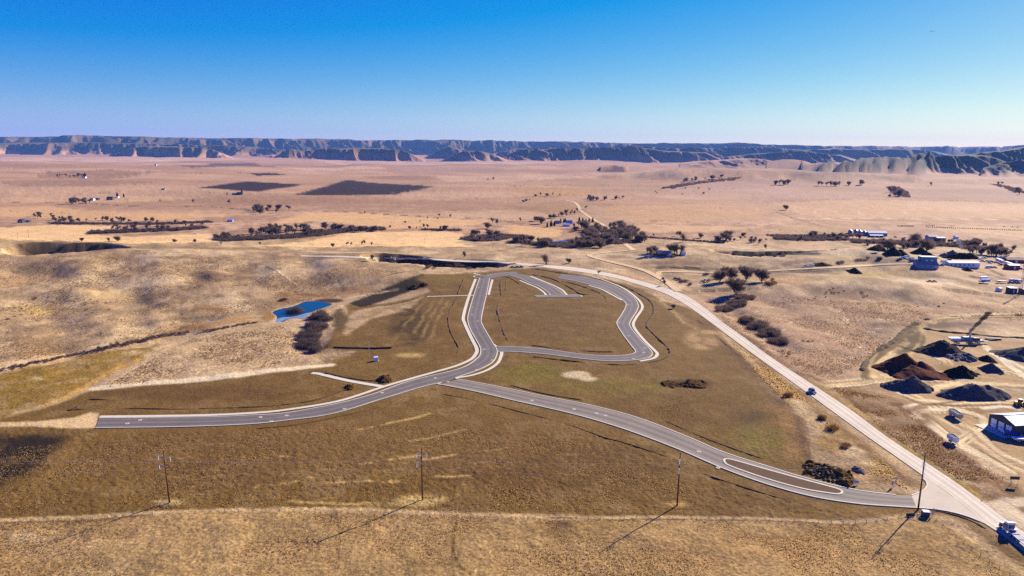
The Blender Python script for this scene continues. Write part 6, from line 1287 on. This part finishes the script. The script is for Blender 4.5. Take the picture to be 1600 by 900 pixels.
def shrub_mesh(seed, mt, h=2.2, r_=2.0, n_=420, tw=.05, name="willow_shrub"):
    rr = np.random.default_rng(seed); it = []; wl = []
    for k in range(n_):
        a = rr.uniform(0, 6.28); q = math.sqrt(rr.random())*r_*.75; b_ = np.array([q*math.cos(a), q*math.sin(a), rr.uniform(0, h*.55)]); d = np.array([math.cos(a)*.5*q/r_, math.sin(a)*.5*q/r_, .8])+rr.normal(0, .38, 3); d /= np.linalg.norm(d)
        L = h*rr.uniform(.25, .6)*(1.15-.5*q/r_); it.append((b_, b_+d*L)); wl.append(tw*rr.uniform(.6, 1.4))
    V, Fs = blades(it, wl); return np_mesh(name, V, Fs, mt)
def conifer_mesh(seed, h=9., r_=2.2):
    rr = np.random.default_rng(seed); it = []; wl = []
    for k in range(900):
        t = rr.random()**.8; z = h*(.08+.92*t); R_ = r_*(1-t)**.85*rr.uniform(.3, 1.0)+.1; a = rr.uniform(0, 6.28); b_ = np.array([R_*.5*math.cos(a), R_*.5*math.sin(a), z]); e = np.array([math.cos(a), math.sin(a), -.25+rr.normal(0, .2)])
        it.append((b_, b_+e*(R_*.6+.35))); wl.append(.2)
    V, Fs = blades(it, wl); return np_mesh("crown", V, Fs, M_FIR)
TREES = [bare_tree(1, 14, .8, 1900), bare_tree(2, 12, .7, 1500), bare_tree(3, 11, .9, 1500, .019, 3), bare_tree(4, 15, .6, 1700), bare_tree(5, 9, .85, 1300, .017, 4)]
SHRUBS = [shrub_mesh(20+k, M_SHRUB, [2.4, 2.0, 2.8, 2.2][k], [2.1, 2.4, 1.9, 2.6][k], 340, .026) for k in range(4)]
RUSTS = [shrub_mesh(30, M_RUST, 3, 2.4, 380, .03, "rusty_shrub")]; YSH = [shrub_mesh(31, M_YSH, 3.2, 2.2, 380, .04, "yellow_shrub")]
THICK = [shrub_mesh(60+k, M_SHRUB, [2.4, 2.0, 2.8, 2.2][k], [2.1, 2.4, 1.9, 2.6][k], 120, .05) for k in range(4)]
TPROT = []; CONM = [(MB().tube((0, 0, -.3), (0, 0, 8.5), .22, .05, 6).mesh("trunk", M_BARK), conifer_mesh(40+k)) for k in range(3)]
def tree_at(p, k, sc, label, group=None, name="bare_tree", cat="tree", meshes=None, rz=None):
    root = empty(name, p, rng.uniform(0, 6.28) if rz is None else rz, label, cat, group); root.scale = (sc*rng.uniform(.92, 1.12), sc*rng.uniform(.92, 1.12), sc)
    tm, cmh = (meshes or TREES)[k % len(meshes or TREES)]; link("trunk", tm, root); link("crown", cmh, root); return root
def shrub_at(p, sc, label, group, kinds=None, name="willow_shrub", cat="shrub"):
    o = link(name, (kinds or SHRUBS)[rng.integers(len(kinds or SHRUBS))], None, p); o.scale = (sc*rng.uniform(.85, 1.25), sc*rng.uniform(.85, 1.25), sc*rng.uniform(.8, 1.15)); o.rotation_euler.z = rng.uniform(0, 6.28); return tag(o, label, cat, group)
ORD = ["leftmost", "second from left", "third from left", "fourth from left", "fifth from left", "sixth from left", "seventh from left"]
def row(pts, hs_, desc, group, place, name="cottonwood_tree"):
    """a few separate trees: each told by its order along the row"""
    pts = sorted(zip(pts, hs_), key=lambda q: q[0][0]); P = ground([q[0] for q in pts]); n_ = len(pts)
    if "bush" in desc: name = "bare_tree_bush"
    elif name == "bare_tree": name = "cottonwood_tree"
    for i, ((px, hh), p) in enumerate(zip(pts, P)):
        which = ("rightmost" if i == n_-1 and n_ > 1 else ORD[i]) if n_ > 1 else "lone"
        k = int(rng.integers(5)); tree_at(Vector(p), k, hh/[14, 12, 11, 15, 9][k], f"{which} {desc} {place}", group if n_ > 1 else None, name, "bush" if name == "bare_tree_bush" else "tree")
NB = [0]
def grove(u, v, a, b_, n_, hh, label, group, shape=None, name="bare_tree", cat="tree"):
    """a dense stand: crowns interlock, nothing tells the trees apart"""
    pts = []
    while len(pts) < n_:
        x_, y_ = rng.uniform(-1, 1, 2)
        if x_*x_+y_*y_ < 1: pts.append((u+a*x_, v+b_*y_+(shape(x_) if shape else 0)))
    for p in ground(pts):
        k = int(rng.integers(5)); tree_at(Vector(p), k, hh*rng.uniform(.65, 1.15)/[14, 12, 11, 15, 9][k], label, group, name, cat); NB[0] += 1
def thicket(line, wd, n_, hh, label, group=None, stuff=True):
    """low willow brush along a line: one mass nobody could count"""
    P = dense(line, 5); P = resample(P, n_); N = normals2(P); V = []; Fs = []; off = 0
    for k in range(n_):
        q = P[k]+N[k]*rng.uniform(-wd/2, wd/2)+rng.normal(0, .8, 2); z = G0(q[0], q[1]); me = THICK[rng.integers(4)]; c = np.zeros(len(me.vertices)*3); me.vertices.foreach_get("co", c); c = c.reshape(-1, 3)
        f = np.zeros(len(me.loops), np.int32); me.loops.foreach_get("vertex_index", f); f = f.reshape(-1, 4)
        s_ = hh/2.3*rng.uniform(.6, 1.2); a = rng.uniform(0, 6.28); c = np.stack([c[:, 0]*math.cos(a)-c[:, 1]*math.sin(a), c[:, 0]*math.sin(a)+c[:, 1]*math.cos(a), c[:, 2]], 1)*s_+[q[0]-P[0, 0], q[1]-P[0, 1], z]
        V.append(c); Fs.append(f+off); off += len(c)
    o = link("undergrowth", np_mesh("undergrowth", np.concatenate(V), np.concatenate(Fs), M_SHRUB), None, (P[0, 0], P[0, 1], 0)); tag(o, label, "undergrowth", None, "stuff")
# single trees and rows
CW = "bare grey cottonwood"
row([(1124, 441), (1150, 460), (1141, 438), (1166, 437), (1190, 440), (1132, 434)], [13, 17, 15, 15, 14, 12], CW, "tall cottonwoods right of the highway", "of the tall clump right of the highway")
row([(854, 414)], [13], "spreading bare tree", None, "on pale grass just above the upper highway"); row([(889, 411)], [6], "small bare tree", None, "right of the spreading tree above the highway")
row([(583, 407)], [7], "round bare bush", None, "beside the upper highway at the hilltop"); row([(725, 403)], [9], "low bare tree", None, "above the dark hollow beside the highway")
row([(935, 429)], [5], "small dark bush", None, "on the highway edge above the looped road"); row([(1039, 446)], [7], "round dark bush", None, "left of where the gravel lane meets the highway"); row([(1052, 482)], [4], "small dark bush", None, "in the rocky ditch right of the looped road")
row([(1228, 328)], [13], "slender bare tree", None, "at the field track corner"); row([(452, 329)], [14], "wide bare tree", None, "right of the round grove on the left plain")
row([(112, 319), (119, 318), (124, 318.5), (130, 319), (135, 321), (140, 318)], [17, 18, 16, 18, 17, 14], CW, "cottonwoods at the left valley farm", "of the clump by the left valley farm")
row([(1212, 289), (1218, 288.5), (1225, 289), (1231, 288)], [22, 24, 22, 24], CW, "cottonwoods on the far right slope", "of the small far row on the right slope")
row([(1278, 290), (1284, 291), (1291, 291), (1298, 291), (1305, 291), (1311, 291)], [22, 24, 22, 24, 22, 24], CW, "long far row of cottonwoods", "of the long far row on the right slope"); row([(1326, 290)], [20], "slender tree", None, "right of the long far row"); row([(1345, 289)], [26], "broad tree", None, "on the slope right of the long far row"); row([(1455, 290)], [18], "small tree", None, "on the far slope near the field line")
row([(1392, 303), (1396, 300), (1404, 307), (1399, 307.5), (1390, 308)], [28, 24, 26, 18, 10], CW, "trees at the far draw", "of the clump at the far draw")
row([(1560, 290), (1566, 289)], [22, 18], "bare tree", "trees at the far right draw", "at the far right draw"); row([(1590, 300), (1593, 304)], [20, 18], "bare tree", "trees at the right edge draw", "in the draw at the right edge")
row([(1373, 394), (1379, 389), (1387, 390), (1392, 391), (1411, 391), (1430, 384), (1436, 382), (1447, 393), (1452, 392)][:6], [11, 14, 16, 14, 11, 20], CW, "bare trees behind the far yard heaps", "behind the far yard heaps, left group"); row([(1436, 383), (1446, 394), (1451, 391), (1457, 388)], [18, 20, 18, 12], CW, "tall bare trees left of the grey barns", "of the tall clump left of the grey barns")
row([(1528, 384), (1522, 388), (1516, 386), (1500, 384)], [12, 14, 12, 10], "thin bare tree", "bare trees around the smoke", "around the rising smoke"); row([(1543, 398), (1549, 399), (1556, 400), (1565, 401), (1573, 402)], [16, 14, 18, 13, 11], "thin bare tree", "bare trees above the parked trailers", "above the long parked trailers")
row([(1135, 375), (1130, 378), (1136, 379), (1121, 378), (1161, 370), (1185, 382), (1197, 390)], [17, 16, 15, 11, 8, 11, 9], "bare tree", "bare trees in the field beyond the highway", "of those scattered beyond the highway bench"); row([(1067, 378), (1063, 371), (1058, 369), (1022, 370), (1095, 372)], [14, 12, 9, 6, 9], "bare tree", "bare trees on the field edge", "along the tan field edge beyond the grove")
row([(1017, 399), (1012, 396), (1022, 395)], [12, 9, 10], "thin bare tree", "bare trees left of the knoll house", "left of the knoll house"); row([(1054, 398), (1058, 398.5), (1063, 397), (1048, 394)], [14, 15, 13, 11], "thin bare tree", "bare trees right of the knoll house", "right of the knoll house")
row([(846, 350), (840, 346), (836, 345), (813, 346)], [15, 11, 10, 9], "round bare tree", "bare trees left of the conifers", "left of the dark conifers"); row([(864, 305), (855, 307), (845, 306), (837, 307), (875, 306)][:5], [9, 11, 12, 8, 8], "dark bush", "dark bushes beside the far gravel road", "beside the far gravel road", "bare_tree")
row([(822, 315), (818, 316), (828, 314)], [8, 7, 7], "small dark bush", "small bushes on the middle plain", "on the middle plain left of the gravel road"); row([(915, 327)], [9], "dark bush", None, "on the right side of the far gravel road")
row([(762, 357), (777, 352), (770, 349)], [12, 14, 12], "rust tinted bare tree", "trees on the mid valley clump", "on top of the mid valley clump")
row([(520, 386), (542, 384), (548, 384), (565, 383), (580, 383.5), (569, 381.5)], [6, 6, 6, 7, 5, 7], "low bush", "low bushes on the valley edge", "along the near edge of the yellow field"); row([(128, 377), (171, 378), (184, 377), (273, 379), (305, 379), (345, 382.5), (407, 383)], [5, 6, 7, 5, 5, 4, 5], "low bush", "low bushes on the left field edge", "along the near edge of the left field"); row([(686, 339), (704, 340), (570, 334)], [8, 8, 7], "small bush", "small bushes on the dark creek line", "on the dark creek line of the middle plain")
row([(668, 357), (688, 359), (695, 360), (640, 358)], [9, 8, 10, 6], "bare bush", "bushes along the middle creek", "along the creek left of the mid valley clump")
row([(770, 282), (762, 282)], [18, 10], "far bare tree", "far trees on the plain", "on the far middle plain")
# groves
grove(952, 368, 46, 12, 62, 15, "bare grey brown tree in the dense grove left of the gravel road", "dense grove left of the gravel road")
grove(925, 383, 34, 6, 22, 13, "bare tree in the grove along its near sunlit edge", "near edge of the dense grove"); grove(905, 358, 12, 5, 8, 15, "tall bare tree crowding the blue roofed farmhouse", "trees crowding the farmhouse")
grove(975, 362, 14, 4, 7, 14, "bare tree right of the gravel road at the grove's edge", "trees right of the gravel road"); grove(996, 377, 12, 5, 8, 14, "bare tree at the grove's right end by the lane", "trees at the grove's right end")
grove(825, 380, 26, 4, 14, 11, "bare tree in the thin strip left of the mobile homes", "thin strip left of the mobile homes"); grove(884, 336, 24, 2.5, 12, 9, "bush in the dark hedge leading to the gravel road", "hedge leading to the gravel road", lambda x: -x*5, "bare_tree_bush", "bush")
grove(760, 371, 28, 7, 20, 10, "bare tree in the dark mid valley clump", "dark mid valley clump"); grove(445, 365, 60, 5, 30, 11, "bare tree in the long valley thicket", "long valley thicket", None); grove(375, 372, 40, 4, 20, 8, "low bare tree at the left end of the long thicket", "left end of the long thicket", None, "bare_tree_bush", "bush")
grove(225, 359, 60, 3.5, 26, 8, "bare tree in the left valley thicket", "left valley thicket", None, "bare_tree_bush", "bush"); grove(105, 346, 24, 4, 14, 9, "bare tree in the far left creek clump", "far left creek clump"); grove(190, 346, 55, 2.2, 18, 8, "bare tree in the thin creek line on the left", "thin creek line on the left", None, "bare_tree_bush", "bush"); grove(68, 339, 18, 2.5, 9, 9, "bare tree left of the far creek clump", "trees left of the creek clump", None, "bare_tree_bush", "bush")  # the small bare trees here carry the bush category
grove(415, 330, 22, 5, 18, 13, "bare tree in the round grove on the left plain", "round grove on the left plain"); grove(560, 361, 36, 3, 12, 10, "bare tree at the thicket's thin right end", "thin right end of the thicket"); grove(112, 276, 28, 2, 16, 14, "tree in the far dark belt around the white house", "far dark tree belt")
grove(935, 312, 20, 3, 14, 12, "dark bush in the clump right of the far road", "clump right of the far road", None, "bare_tree_bush", "bush"); grove(968, 309, 14, 3, 7, 10, "dark bush right of the larger far clump", "small clump right of the far road", None, "bare_tree_bush", "bush"); grove(1100, 280, 36, 2, 14, 18, "dark tree along the far winding draw", "far winding draw", lambda x: -x*5)
grove(850, 384, 30, 3, 12, 11, "bare tree along the near edge of the mobile home strip", "near edge of the mobile home strip"); grove(1290, 372, 60, 4, 18, 9, "bare bush in the low valley strip beyond the bench", "low valley strip beyond the bench", None, "bare_tree_bush", "bush"); grove(1400, 384, 50, 5, 22, 10, "bare tree behind the far yard heaps, in the mixed belt", "mixed belt behind the far yard"); grove(1555, 397, 40, 6, 20, 11, "bare tree in the belt above the parked trailers", "belt above the parked trailers"); grove(1500, 382, 40, 4, 14, 9, "bare bush around the smoke", "bushes around the smoke", None, "bare_tree_bush", "bush")
grove(480, 360, 60, 3, 16, 12, "taller bare tree rising behind the long thicket", "trees behind the long thicket"); grove(270, 352, 60, 3, 14, 9, "bush scattered along the upper left creek", "upper left creek bushes", None, "bare_tree_bush", "bush"); grove(1160, 377, 40, 5, 10, 7, "bush scattered in the tan field beyond the highway", "bushes in the tan field", None, "bare_tree_bush", "bush"); grove(1080, 300, 60, 8, 8, 8, "lone bush on the far middle plain", "bushes on the far middle plain", None, "bare_tree_bush", "bush"); grove(650, 350, 60, 10, 8, 6, "small bush dotted near the middle creek", "bushes near the middle creek", None, "bare_tree_bush", "bush")
# conifers
for i, (u, v, s_, lab) in enumerate([(861, 354, 1.25, "tallest dark conifer beside the blue roofed farmhouse"), (855, 355, .95, "dark conifer at the left end of the farmyard"), (866, 353.5, 1.0, "dark conifer just left of the dark house"), (876, 348, .95, "dark conifer in the right farmyard clump, left one"), (881, 348, 1.0, "dark conifer in the right farmyard clump, middle one"), (883.5, 347.5, .9, "dark conifer in the right farmyard clump, right one"),
        (905, 346.5, 1.05, "slim conifer nearest the farmhouse in the garden row"), (910.5, 347, .95, "slim conifer second along the garden row"), (915.5, 347, .7, "smallest slim conifer in the garden row"), (920.5, 347, .85, "slim conifer fourth along the garden row"), (926, 347.5, 1.05, "broad conifer at the gravel road end of the row"),
        (183.5, 309, 1.6, "pointed green conifer at the left valley farm"), (193.5, 308, 1.1, "smaller conifer right of the left valley farm"), (133, 277.5, 2.2, "dark conifer above the far white house"), (378, 303.5, 1.5, "dark conifer beside the lone dark house"), (355, 304.5, .9, "small conifer left of the lone dark house"), (1033, 399, .7, "small conifer behind the knoll house")]):
    tree_at(G(u, v), i, s_, lab, "conifers" if u > 840 and u < 930 else None, "conifer_tree", "conifer", CONM)
# willow shrubs that can be told one by one
def shrubs(spec, label, group, kinds=None, name="willow_shrub"):
    pts = []
    for (u, v, a, b_, n_) in spec:
        for _ in range(n_):
            x_, y_ = rng.uniform(-1, 1, 2); pts.append((u+a*x_*.8, v+b_*y_*.8))
    for p in ground(pts): shrub_at(Vector(p), spec_s[0], label, group, kinds, name)
spec_s = [1.5]
shrubs([(1160, 466, 12, 4, 14), (1150, 476, 16, 4, 16), (1135, 484, 16, 4, 18), (1172, 468, 7, 3, 8)], "dark willow shrub in the upper clump right of the highway", "upper willow clump by the highway")
shrubs([(1165, 503, 10, 3, 10), (1185, 511, 16, 5, 20), (1200, 522, 18, 6, 22), (1215, 535, 14, 5, 14)], "dark willow shrub in the lower clump right of the highway", "lower willow clump by the highway")
spec_s = [1.6]
shrubs([(505, 500, 12, 4, 14), (495, 512, 16, 5, 18), (485, 525, 17, 7, 26), (482, 540, 15, 7, 24), (494, 547, 9, 4, 8)], "dark purple willow shrub in the thicket below the pond", "willow thicket below the pond")
spec_s = [1.9]
shrubs([(497, 496, 14, 4, 10)], "tall brown shrub on the pond's right bank", "tall shrubs on the pond bank"); 
p = G(460, 491); p.z = POND_Z-.2
for k in range(4): shrub_at(p+Vector((rng.uniform(-3, 3), rng.uniform(-2, 2), 0)), 2.2, "round bare shrub standing in the pond", "bare shrubs in the pond")
spec_s = [1.0]
shrubs([(442, 470, 6, 1.5, 5)], "low brown bush on the slope above the pond", "bushes above the pond"); shrubs([(1205, 442, 10, 5, 8)], "rusty brown shrub below the tall cottonwoods", "rusty shrubs below the cottonwoods", RUSTS, "rusty_shrub")
shrubs([(1060, 437, 4, 1.5, 3), (1068, 440, 7, 2.5, 8), (1080, 446, 5, 2, 3)], "dark low bush beside the junction of lane and highway", "low bushes by the lane junction"); shrubs([(1104, 429, 4, 2, 4), (1118, 432, 8, 2, 8), (1105, 441, 6, 2, 3)], "dark low bush around the parked pickups", "low bushes by the parked pickups")
spec_s = [1.2]; shrubs([(1023, 398, 4, 2, 3), (1052, 401, 4, 1.5, 3), (1046, 396, 4, 1, 2)], "yellow shrub around the knoll house", "yellow shrubs at the knoll house", YSH, "yellow_shrub")
spec_s = [1.3]; shrubs([(1345, 407, 12, 1, 5), (1365, 405, 20, 1, 6), (1310, 412, 8, 1, 4)], "dark bush on the bench behind the side lane", "bushes on the bench"); shrubs([(700, 418, 44, 3, 20)], "dark brush in the shaded hollow under the highway", "brush in the shaded hollow"); shrubs([(1215, 400, 44, 2, 14)], "dark brush in the shaded cut beyond the bench", "brush in the shaded cut"); shrubs([(600, 409, 6, 1.5, 3)], "dark bush at the hilltop bend", "bushes at the hilltop bend")
spec_s = [.5]; shrubs([(12, 492, 30, 14, 6), (140, 485, 40, 14, 5), (40, 460, 30, 14, 4)], "small dark bush on the left hillside", "small bushes on the left hillside"); shrubs([(1310, 458, 60, 9, 16)], "small dark bush on the shaded mound", "small bushes on the shaded mound"); shrubs([(1225, 552, 14, 4, 6), (1260, 535, 14, 2, 4), (1445, 478, 40, 4, 6)], "small dark bush on the grassy slope beyond the highway", "bushes on the grassy slope")
spec_s = [.8]; shrubs([(1300, 672, 8, 3, 4), (1282, 655, 8, 2, 3), (1230, 620, 8, 3, 3), (1320, 700, 8, 4, 4)], "brown weed clump in the rocky strip left of the highway", "weed clumps in the rocky strip", RUSTS, "weed_clump")
# creek brush masses
thicket([(-60, 590), (0, 580), (60, 566), (110, 556), (160, 546)], 2.2, 110, 1.3, "dark brush lining the creek at the left edge"); thicket([(150, 547), (200, 537), (240, 528), (270, 523), (294, 520)], 3, 100, 1.7, "dark brush lining the creek below the hill"); thicket([(320, 518), (350, 513), (380, 507), (400, 504)], 2.2, 55, 1.3, "dark brush lining the creek near the pond")
thicket([(340, 376), (420, 372), (480, 368), (540, 360), (600, 358)], 44, 839, 3.94, "dark brush filling the long valley thicket"); thicket([(140, 364), (200, 362), (260, 360), (320, 356)], 30, 549, 3.70, "dark brush filling the left valley thicket"); thicket([(80, 349), (130, 350), (200, 350), (260, 350), (330, 347)], 24, 484, 3.20, "dark brush along the thin left creek line")
thicket([(735, 376), (760, 374), (790, 368)], 50, 387, 4.19, "dark brush under the mid valley clump"); thicket([(860, 386), (920, 380), (960, 378), (985, 380)], 58, 710, 4.19, "dark brush under the dense grove"); thicket([(1210, 372), (1260, 374), (1320, 373)], 38, 419, 3.70, "dark brush in the low valley strip beyond the bench"); thicket([(1330, 378), (1400, 379), (1450, 383), (1500, 384), (1530, 390)], 34, 549, 3.94, "dark brush behind the far yard heaps"); thicket([(1010, 371), (1080, 376), (1130, 380)], 10, 193, 2.46, "dark brush along the tan field edge"); thicket([(1200, 368.5), (1260, 369), (1320, 368.5), (1330, 366)], 15, 290, 2.96, "dark brush before the valley farm"); thicket([(1395, 293), (1404, 300), (1412, 308)], 44, 193, 7.39, "dark brush in the far draw"); thicket([(1554, 288), (1570, 292), (1585, 297), (1597, 302)], 38, 193, 6.16, "dark brush in the far right draw"); thicket([(660, 359), (720, 360)], 18, 161, 2.71, "dark brush on the middle creek"); thicket([(800, 378), (840, 382), (860, 385)], 20, 193, 3.20, "dark brush left of the mobile homes"); thicket([(1040, 295), (1060, 291), (1080, 288), (1120, 283), (1155, 278)], 44, 290, 6.16, "dark brush along the far winding draw")
# ================================================================== dry grass tufts and sage on the near ground and hillside
def wrap(mt_, f=.5):
    n = mt_.node_tree; b = n.nodes["Principled BSDF"]; tr = n.nodes.new("ShaderNodeBsdfTranslucent"); mxs = n.nodes.new("ShaderNodeMixShader"); mxs.inputs[0].default_value = f
    n.links.new(b.inputs["Base Color"].links[0].from_socket, tr.inputs[0]); n.links.new(b.outputs[0], mxs.inputs[1]); n.links.new(tr.outputs[0], mxs.inputs[2]); n.links.new(mxs.outputs[0], n.nodes["Material Output"].inputs[0]); return mt_
def tufts(px_poly, n_, h0, h1, w0, mt, label, keep=None):
    P = ground(px_poly)[:, :2]; lo = P.min(0); hi = P.max(0); out = []
    while sum(len(o) for o in out) < n_:
        q = rng.uniform(lo, hi, (n_, 2)); q = q[inside(q[:, 0], q[:, 1], P)]; den = fbm(q[:, 0]/12, q[:, 1]/12, 71, 3)+.6*fbm(q[:, 0]/60, q[:, 1]/60, 72, 2)
        q = q[rng.random(len(q)) < sstep(-1.6, 1.4, den)]; 
        bad = np.zeros(len(q), bool)
        for F_ in FLAT_POLYS:
            i = near_box(q[:, 0], q[:, 1], F_, 2)
            if len(i): bad[i] |= inside(q[i, 0], q[i, 1], F_)
        out.append(q[~bad])
    q = np.concatenate(out)[:n_]; z = H(q[:, 0], q[:, 1]); n2 = len(q); a = rng.uniform(0, 6.28, n2); V = []; Fs = []
    for k in range(3):
        an = a+k*2.09; r_ = rng.uniform(.6, 1.3, n2)*w0; hh = rng.uniform(h0, h1, n2); dx = np.cos(an); dy = np.sin(an); ox = rng.normal(0, w0*.4, (n2, 2))
        b0 = np.stack([q[:, 0]+ox[:, 0]-dy*r_, q[:, 1]+ox[:, 1]+dx*r_, z-.1], 1); b1 = np.stack([q[:, 0]+ox[:, 0]+dy*r_, q[:, 1]+ox[:, 1]-dx*r_, z-.1], 1); t1 = np.stack([q[:, 0]+ox[:, 0]+dy*r_*.6+dx*hh*.3, q[:, 1]+ox[:, 1]-dx*r_*.6+dy*hh*.3, z+hh], 1); t0 = np.stack([q[:, 0]+ox[:, 0]-dy*r_*.6+dx*hh*.3, q[:, 1]+ox[:, 1]+dx*r_*.6+dy*hh*.3, z+hh*.85], 1)
        V += [b0, b1, t1, t0]; i = np.arange(n2)+k*4*n2; Fs.append(np.stack([i, i+n2, i+2*n2, i+3*n2], 1))
    tag(link("dry_grass", np_mesh("dry_grass", np.concatenate(V), np.concatenate(Fs), mt)), label, "grass", None, "stuff")
FRONT = [(-60, 822), (0, 818), (150, 811), (300, 804), (500, 801), (700, 803), (850, 811), (1000, 813), (1200, 816), (1330, 821), (1430, 815), (1470, 820), (1620, 935), (1500, 990), (800, 990), (100, 990), (-60, 930)]
MT1 = wrap(mat("straw_tuft", cv(222, 190, 140), .95, .3, .6)); MT2 = wrap(mat("brown_weed_tuft", cv(160, 122, 78), .95, .3, .6)); MT3 = wrap(mat("sage_clump", cv(176, 148, 116), .95, .35, .4))
tufts(FRONT, 30000, .06, .20, .11, MT1, "pale straw tufts across the near dry grass"); tufts(FRONT, 5000, .08, .24, .12, MT2, "brown weed tufts among the near dry grass")
tufts([(0, 700), (150, 690), (400, 678), (680, 660), (900, 690), (1150, 790), (1000, 804), (500, 793), (100, 800), (0, 806)], 14000, .06, .20, .12, MT1, "straw stubble tufts over the graded front field"); tufts([(0, 700), (150, 690), (400, 678), (680, 660), (900, 690), (1150, 790), (1000, 804), (500, 793), (100, 800), (0, 806)], 9000, .08, .22, .15, MT2, "brown clods and weeds over the graded front field")
tufts([(-60, 405), (60, 404), (300, 398), (500, 408), (620, 425), (540, 460), (420, 480), (300, 510), (150, 540), (0, 572), (-60, 580)], 18000, .15, .45, .30, MT3, "low sage clumps covering the left hillside"); tufts([(160, 606), (300, 530), (440, 508), (500, 545), (420, 575), (300, 590)], 4000, .15, .4, .3, MT3, "low sage clumps on the dry tongue of grass by the creek")
tufts([(1110, 470), (1230, 464), (1330, 472), (1440, 472), (1600, 480), (1600, 500), (1440, 505), (1390, 530), (1345, 570), (1300, 590), (1250, 575), (1130, 500)], 10000, .15, .42, .26, MT3, "low sage clumps across the right pasture"); tufts([(1140, 530), (1200, 575), (1380, 720), (1420, 765), (1350, 735), (1240, 640), (1170, 570)], 3500, .15, .5, .25, MT1, "straw tufts in the rocky strip beside the highway"); tufts([(1300, 604), (1400, 624), (1500, 708), (1560, 748), (1500, 750), (1380, 672)], 4000, .12, .32, .17, MT2, "brown weeds between highway and yard"); tufts([(760, 560), (1010, 575), (1150, 590), (1215, 650), (1230, 720), (1000, 645), (830, 600)], 7000, .05, .15, .12, wrap(mat("green_brown_tuft", cv(150, 126, 62), .95, .3, .5)), "short olive grass sprouting on graded ground")
# ================================================================== smoke
def smoke(base, tip, r0, r1, dens, col, label, seed):
    a = G(*base); d_ = rays([tip])[0]; t = a.y/d_[1]*1.0; b_ = Vector((d_[0]*t, a.y, CAM_H+d_[2]*t)); N = 14; n_ = 12; V = []; Fs = []; rr = np.random.default_rng(seed); ph = rr.uniform(0, 6, 4)
    for k in range(N):
        q = k/(N-1); c = a.lerp(b_, q)+Vector((math.sin(q*5+ph[0])*r1*.35*q, math.cos(q*4+ph[1])*r1*.3*q, .3)); R_ = (r0+(r1-r0)*q)*(1 if 0 < k < N-1 else .25)*(1+.25*math.sin(k*1.9+ph[2]))
        V += [c-a+Vector((R_*math.cos(j*6.283/n_), R_*math.sin(j*6.283/n_)*.9, 0))*(1+.2*math.sin(j*2+k+ph[3])) for j in range(n_)]
    for k in range(N-1): Fs += [(k*n_+j, k*n_+(j+1) % n_, (k+1)*n_+(j+1) % n_, (k+1)*n_+j) for j in range(n_)]
    Fs += [tuple(range(n_-1, -1, -1)), tuple((N-1)*n_+j for j in range(n_))]
    mt = bpy.data.materials.new("smoke"); mt.use_nodes = True; n = mt.node_tree; n.nodes.remove(n.nodes["Principled BSDF"]); pv = n.nodes.new("ShaderNodeVolumePrincipled"); pv.inputs["Color"].default_value = (*col, 1); pv.inputs["Density"].default_value = dens
    n.links.new(pv.outputs[0], n.nodes["Material Output"].inputs["Volume"]); o = MB().add(V, Fs).build("smoke", mt); o.location = a; tag(o, label, "smoke", kind="stuff")
smoke((1503, 392), (1498, 374), 1.6, 4.5, .035, (.9, .92, .95), "pale smoke rising behind the long black heap", 3)
smoke((1512, 523), (1546, 487), 1.0, 2.2, .8, (.04, .04, .05), "dark exhaust smoke drifting up from the conveyor", 5)
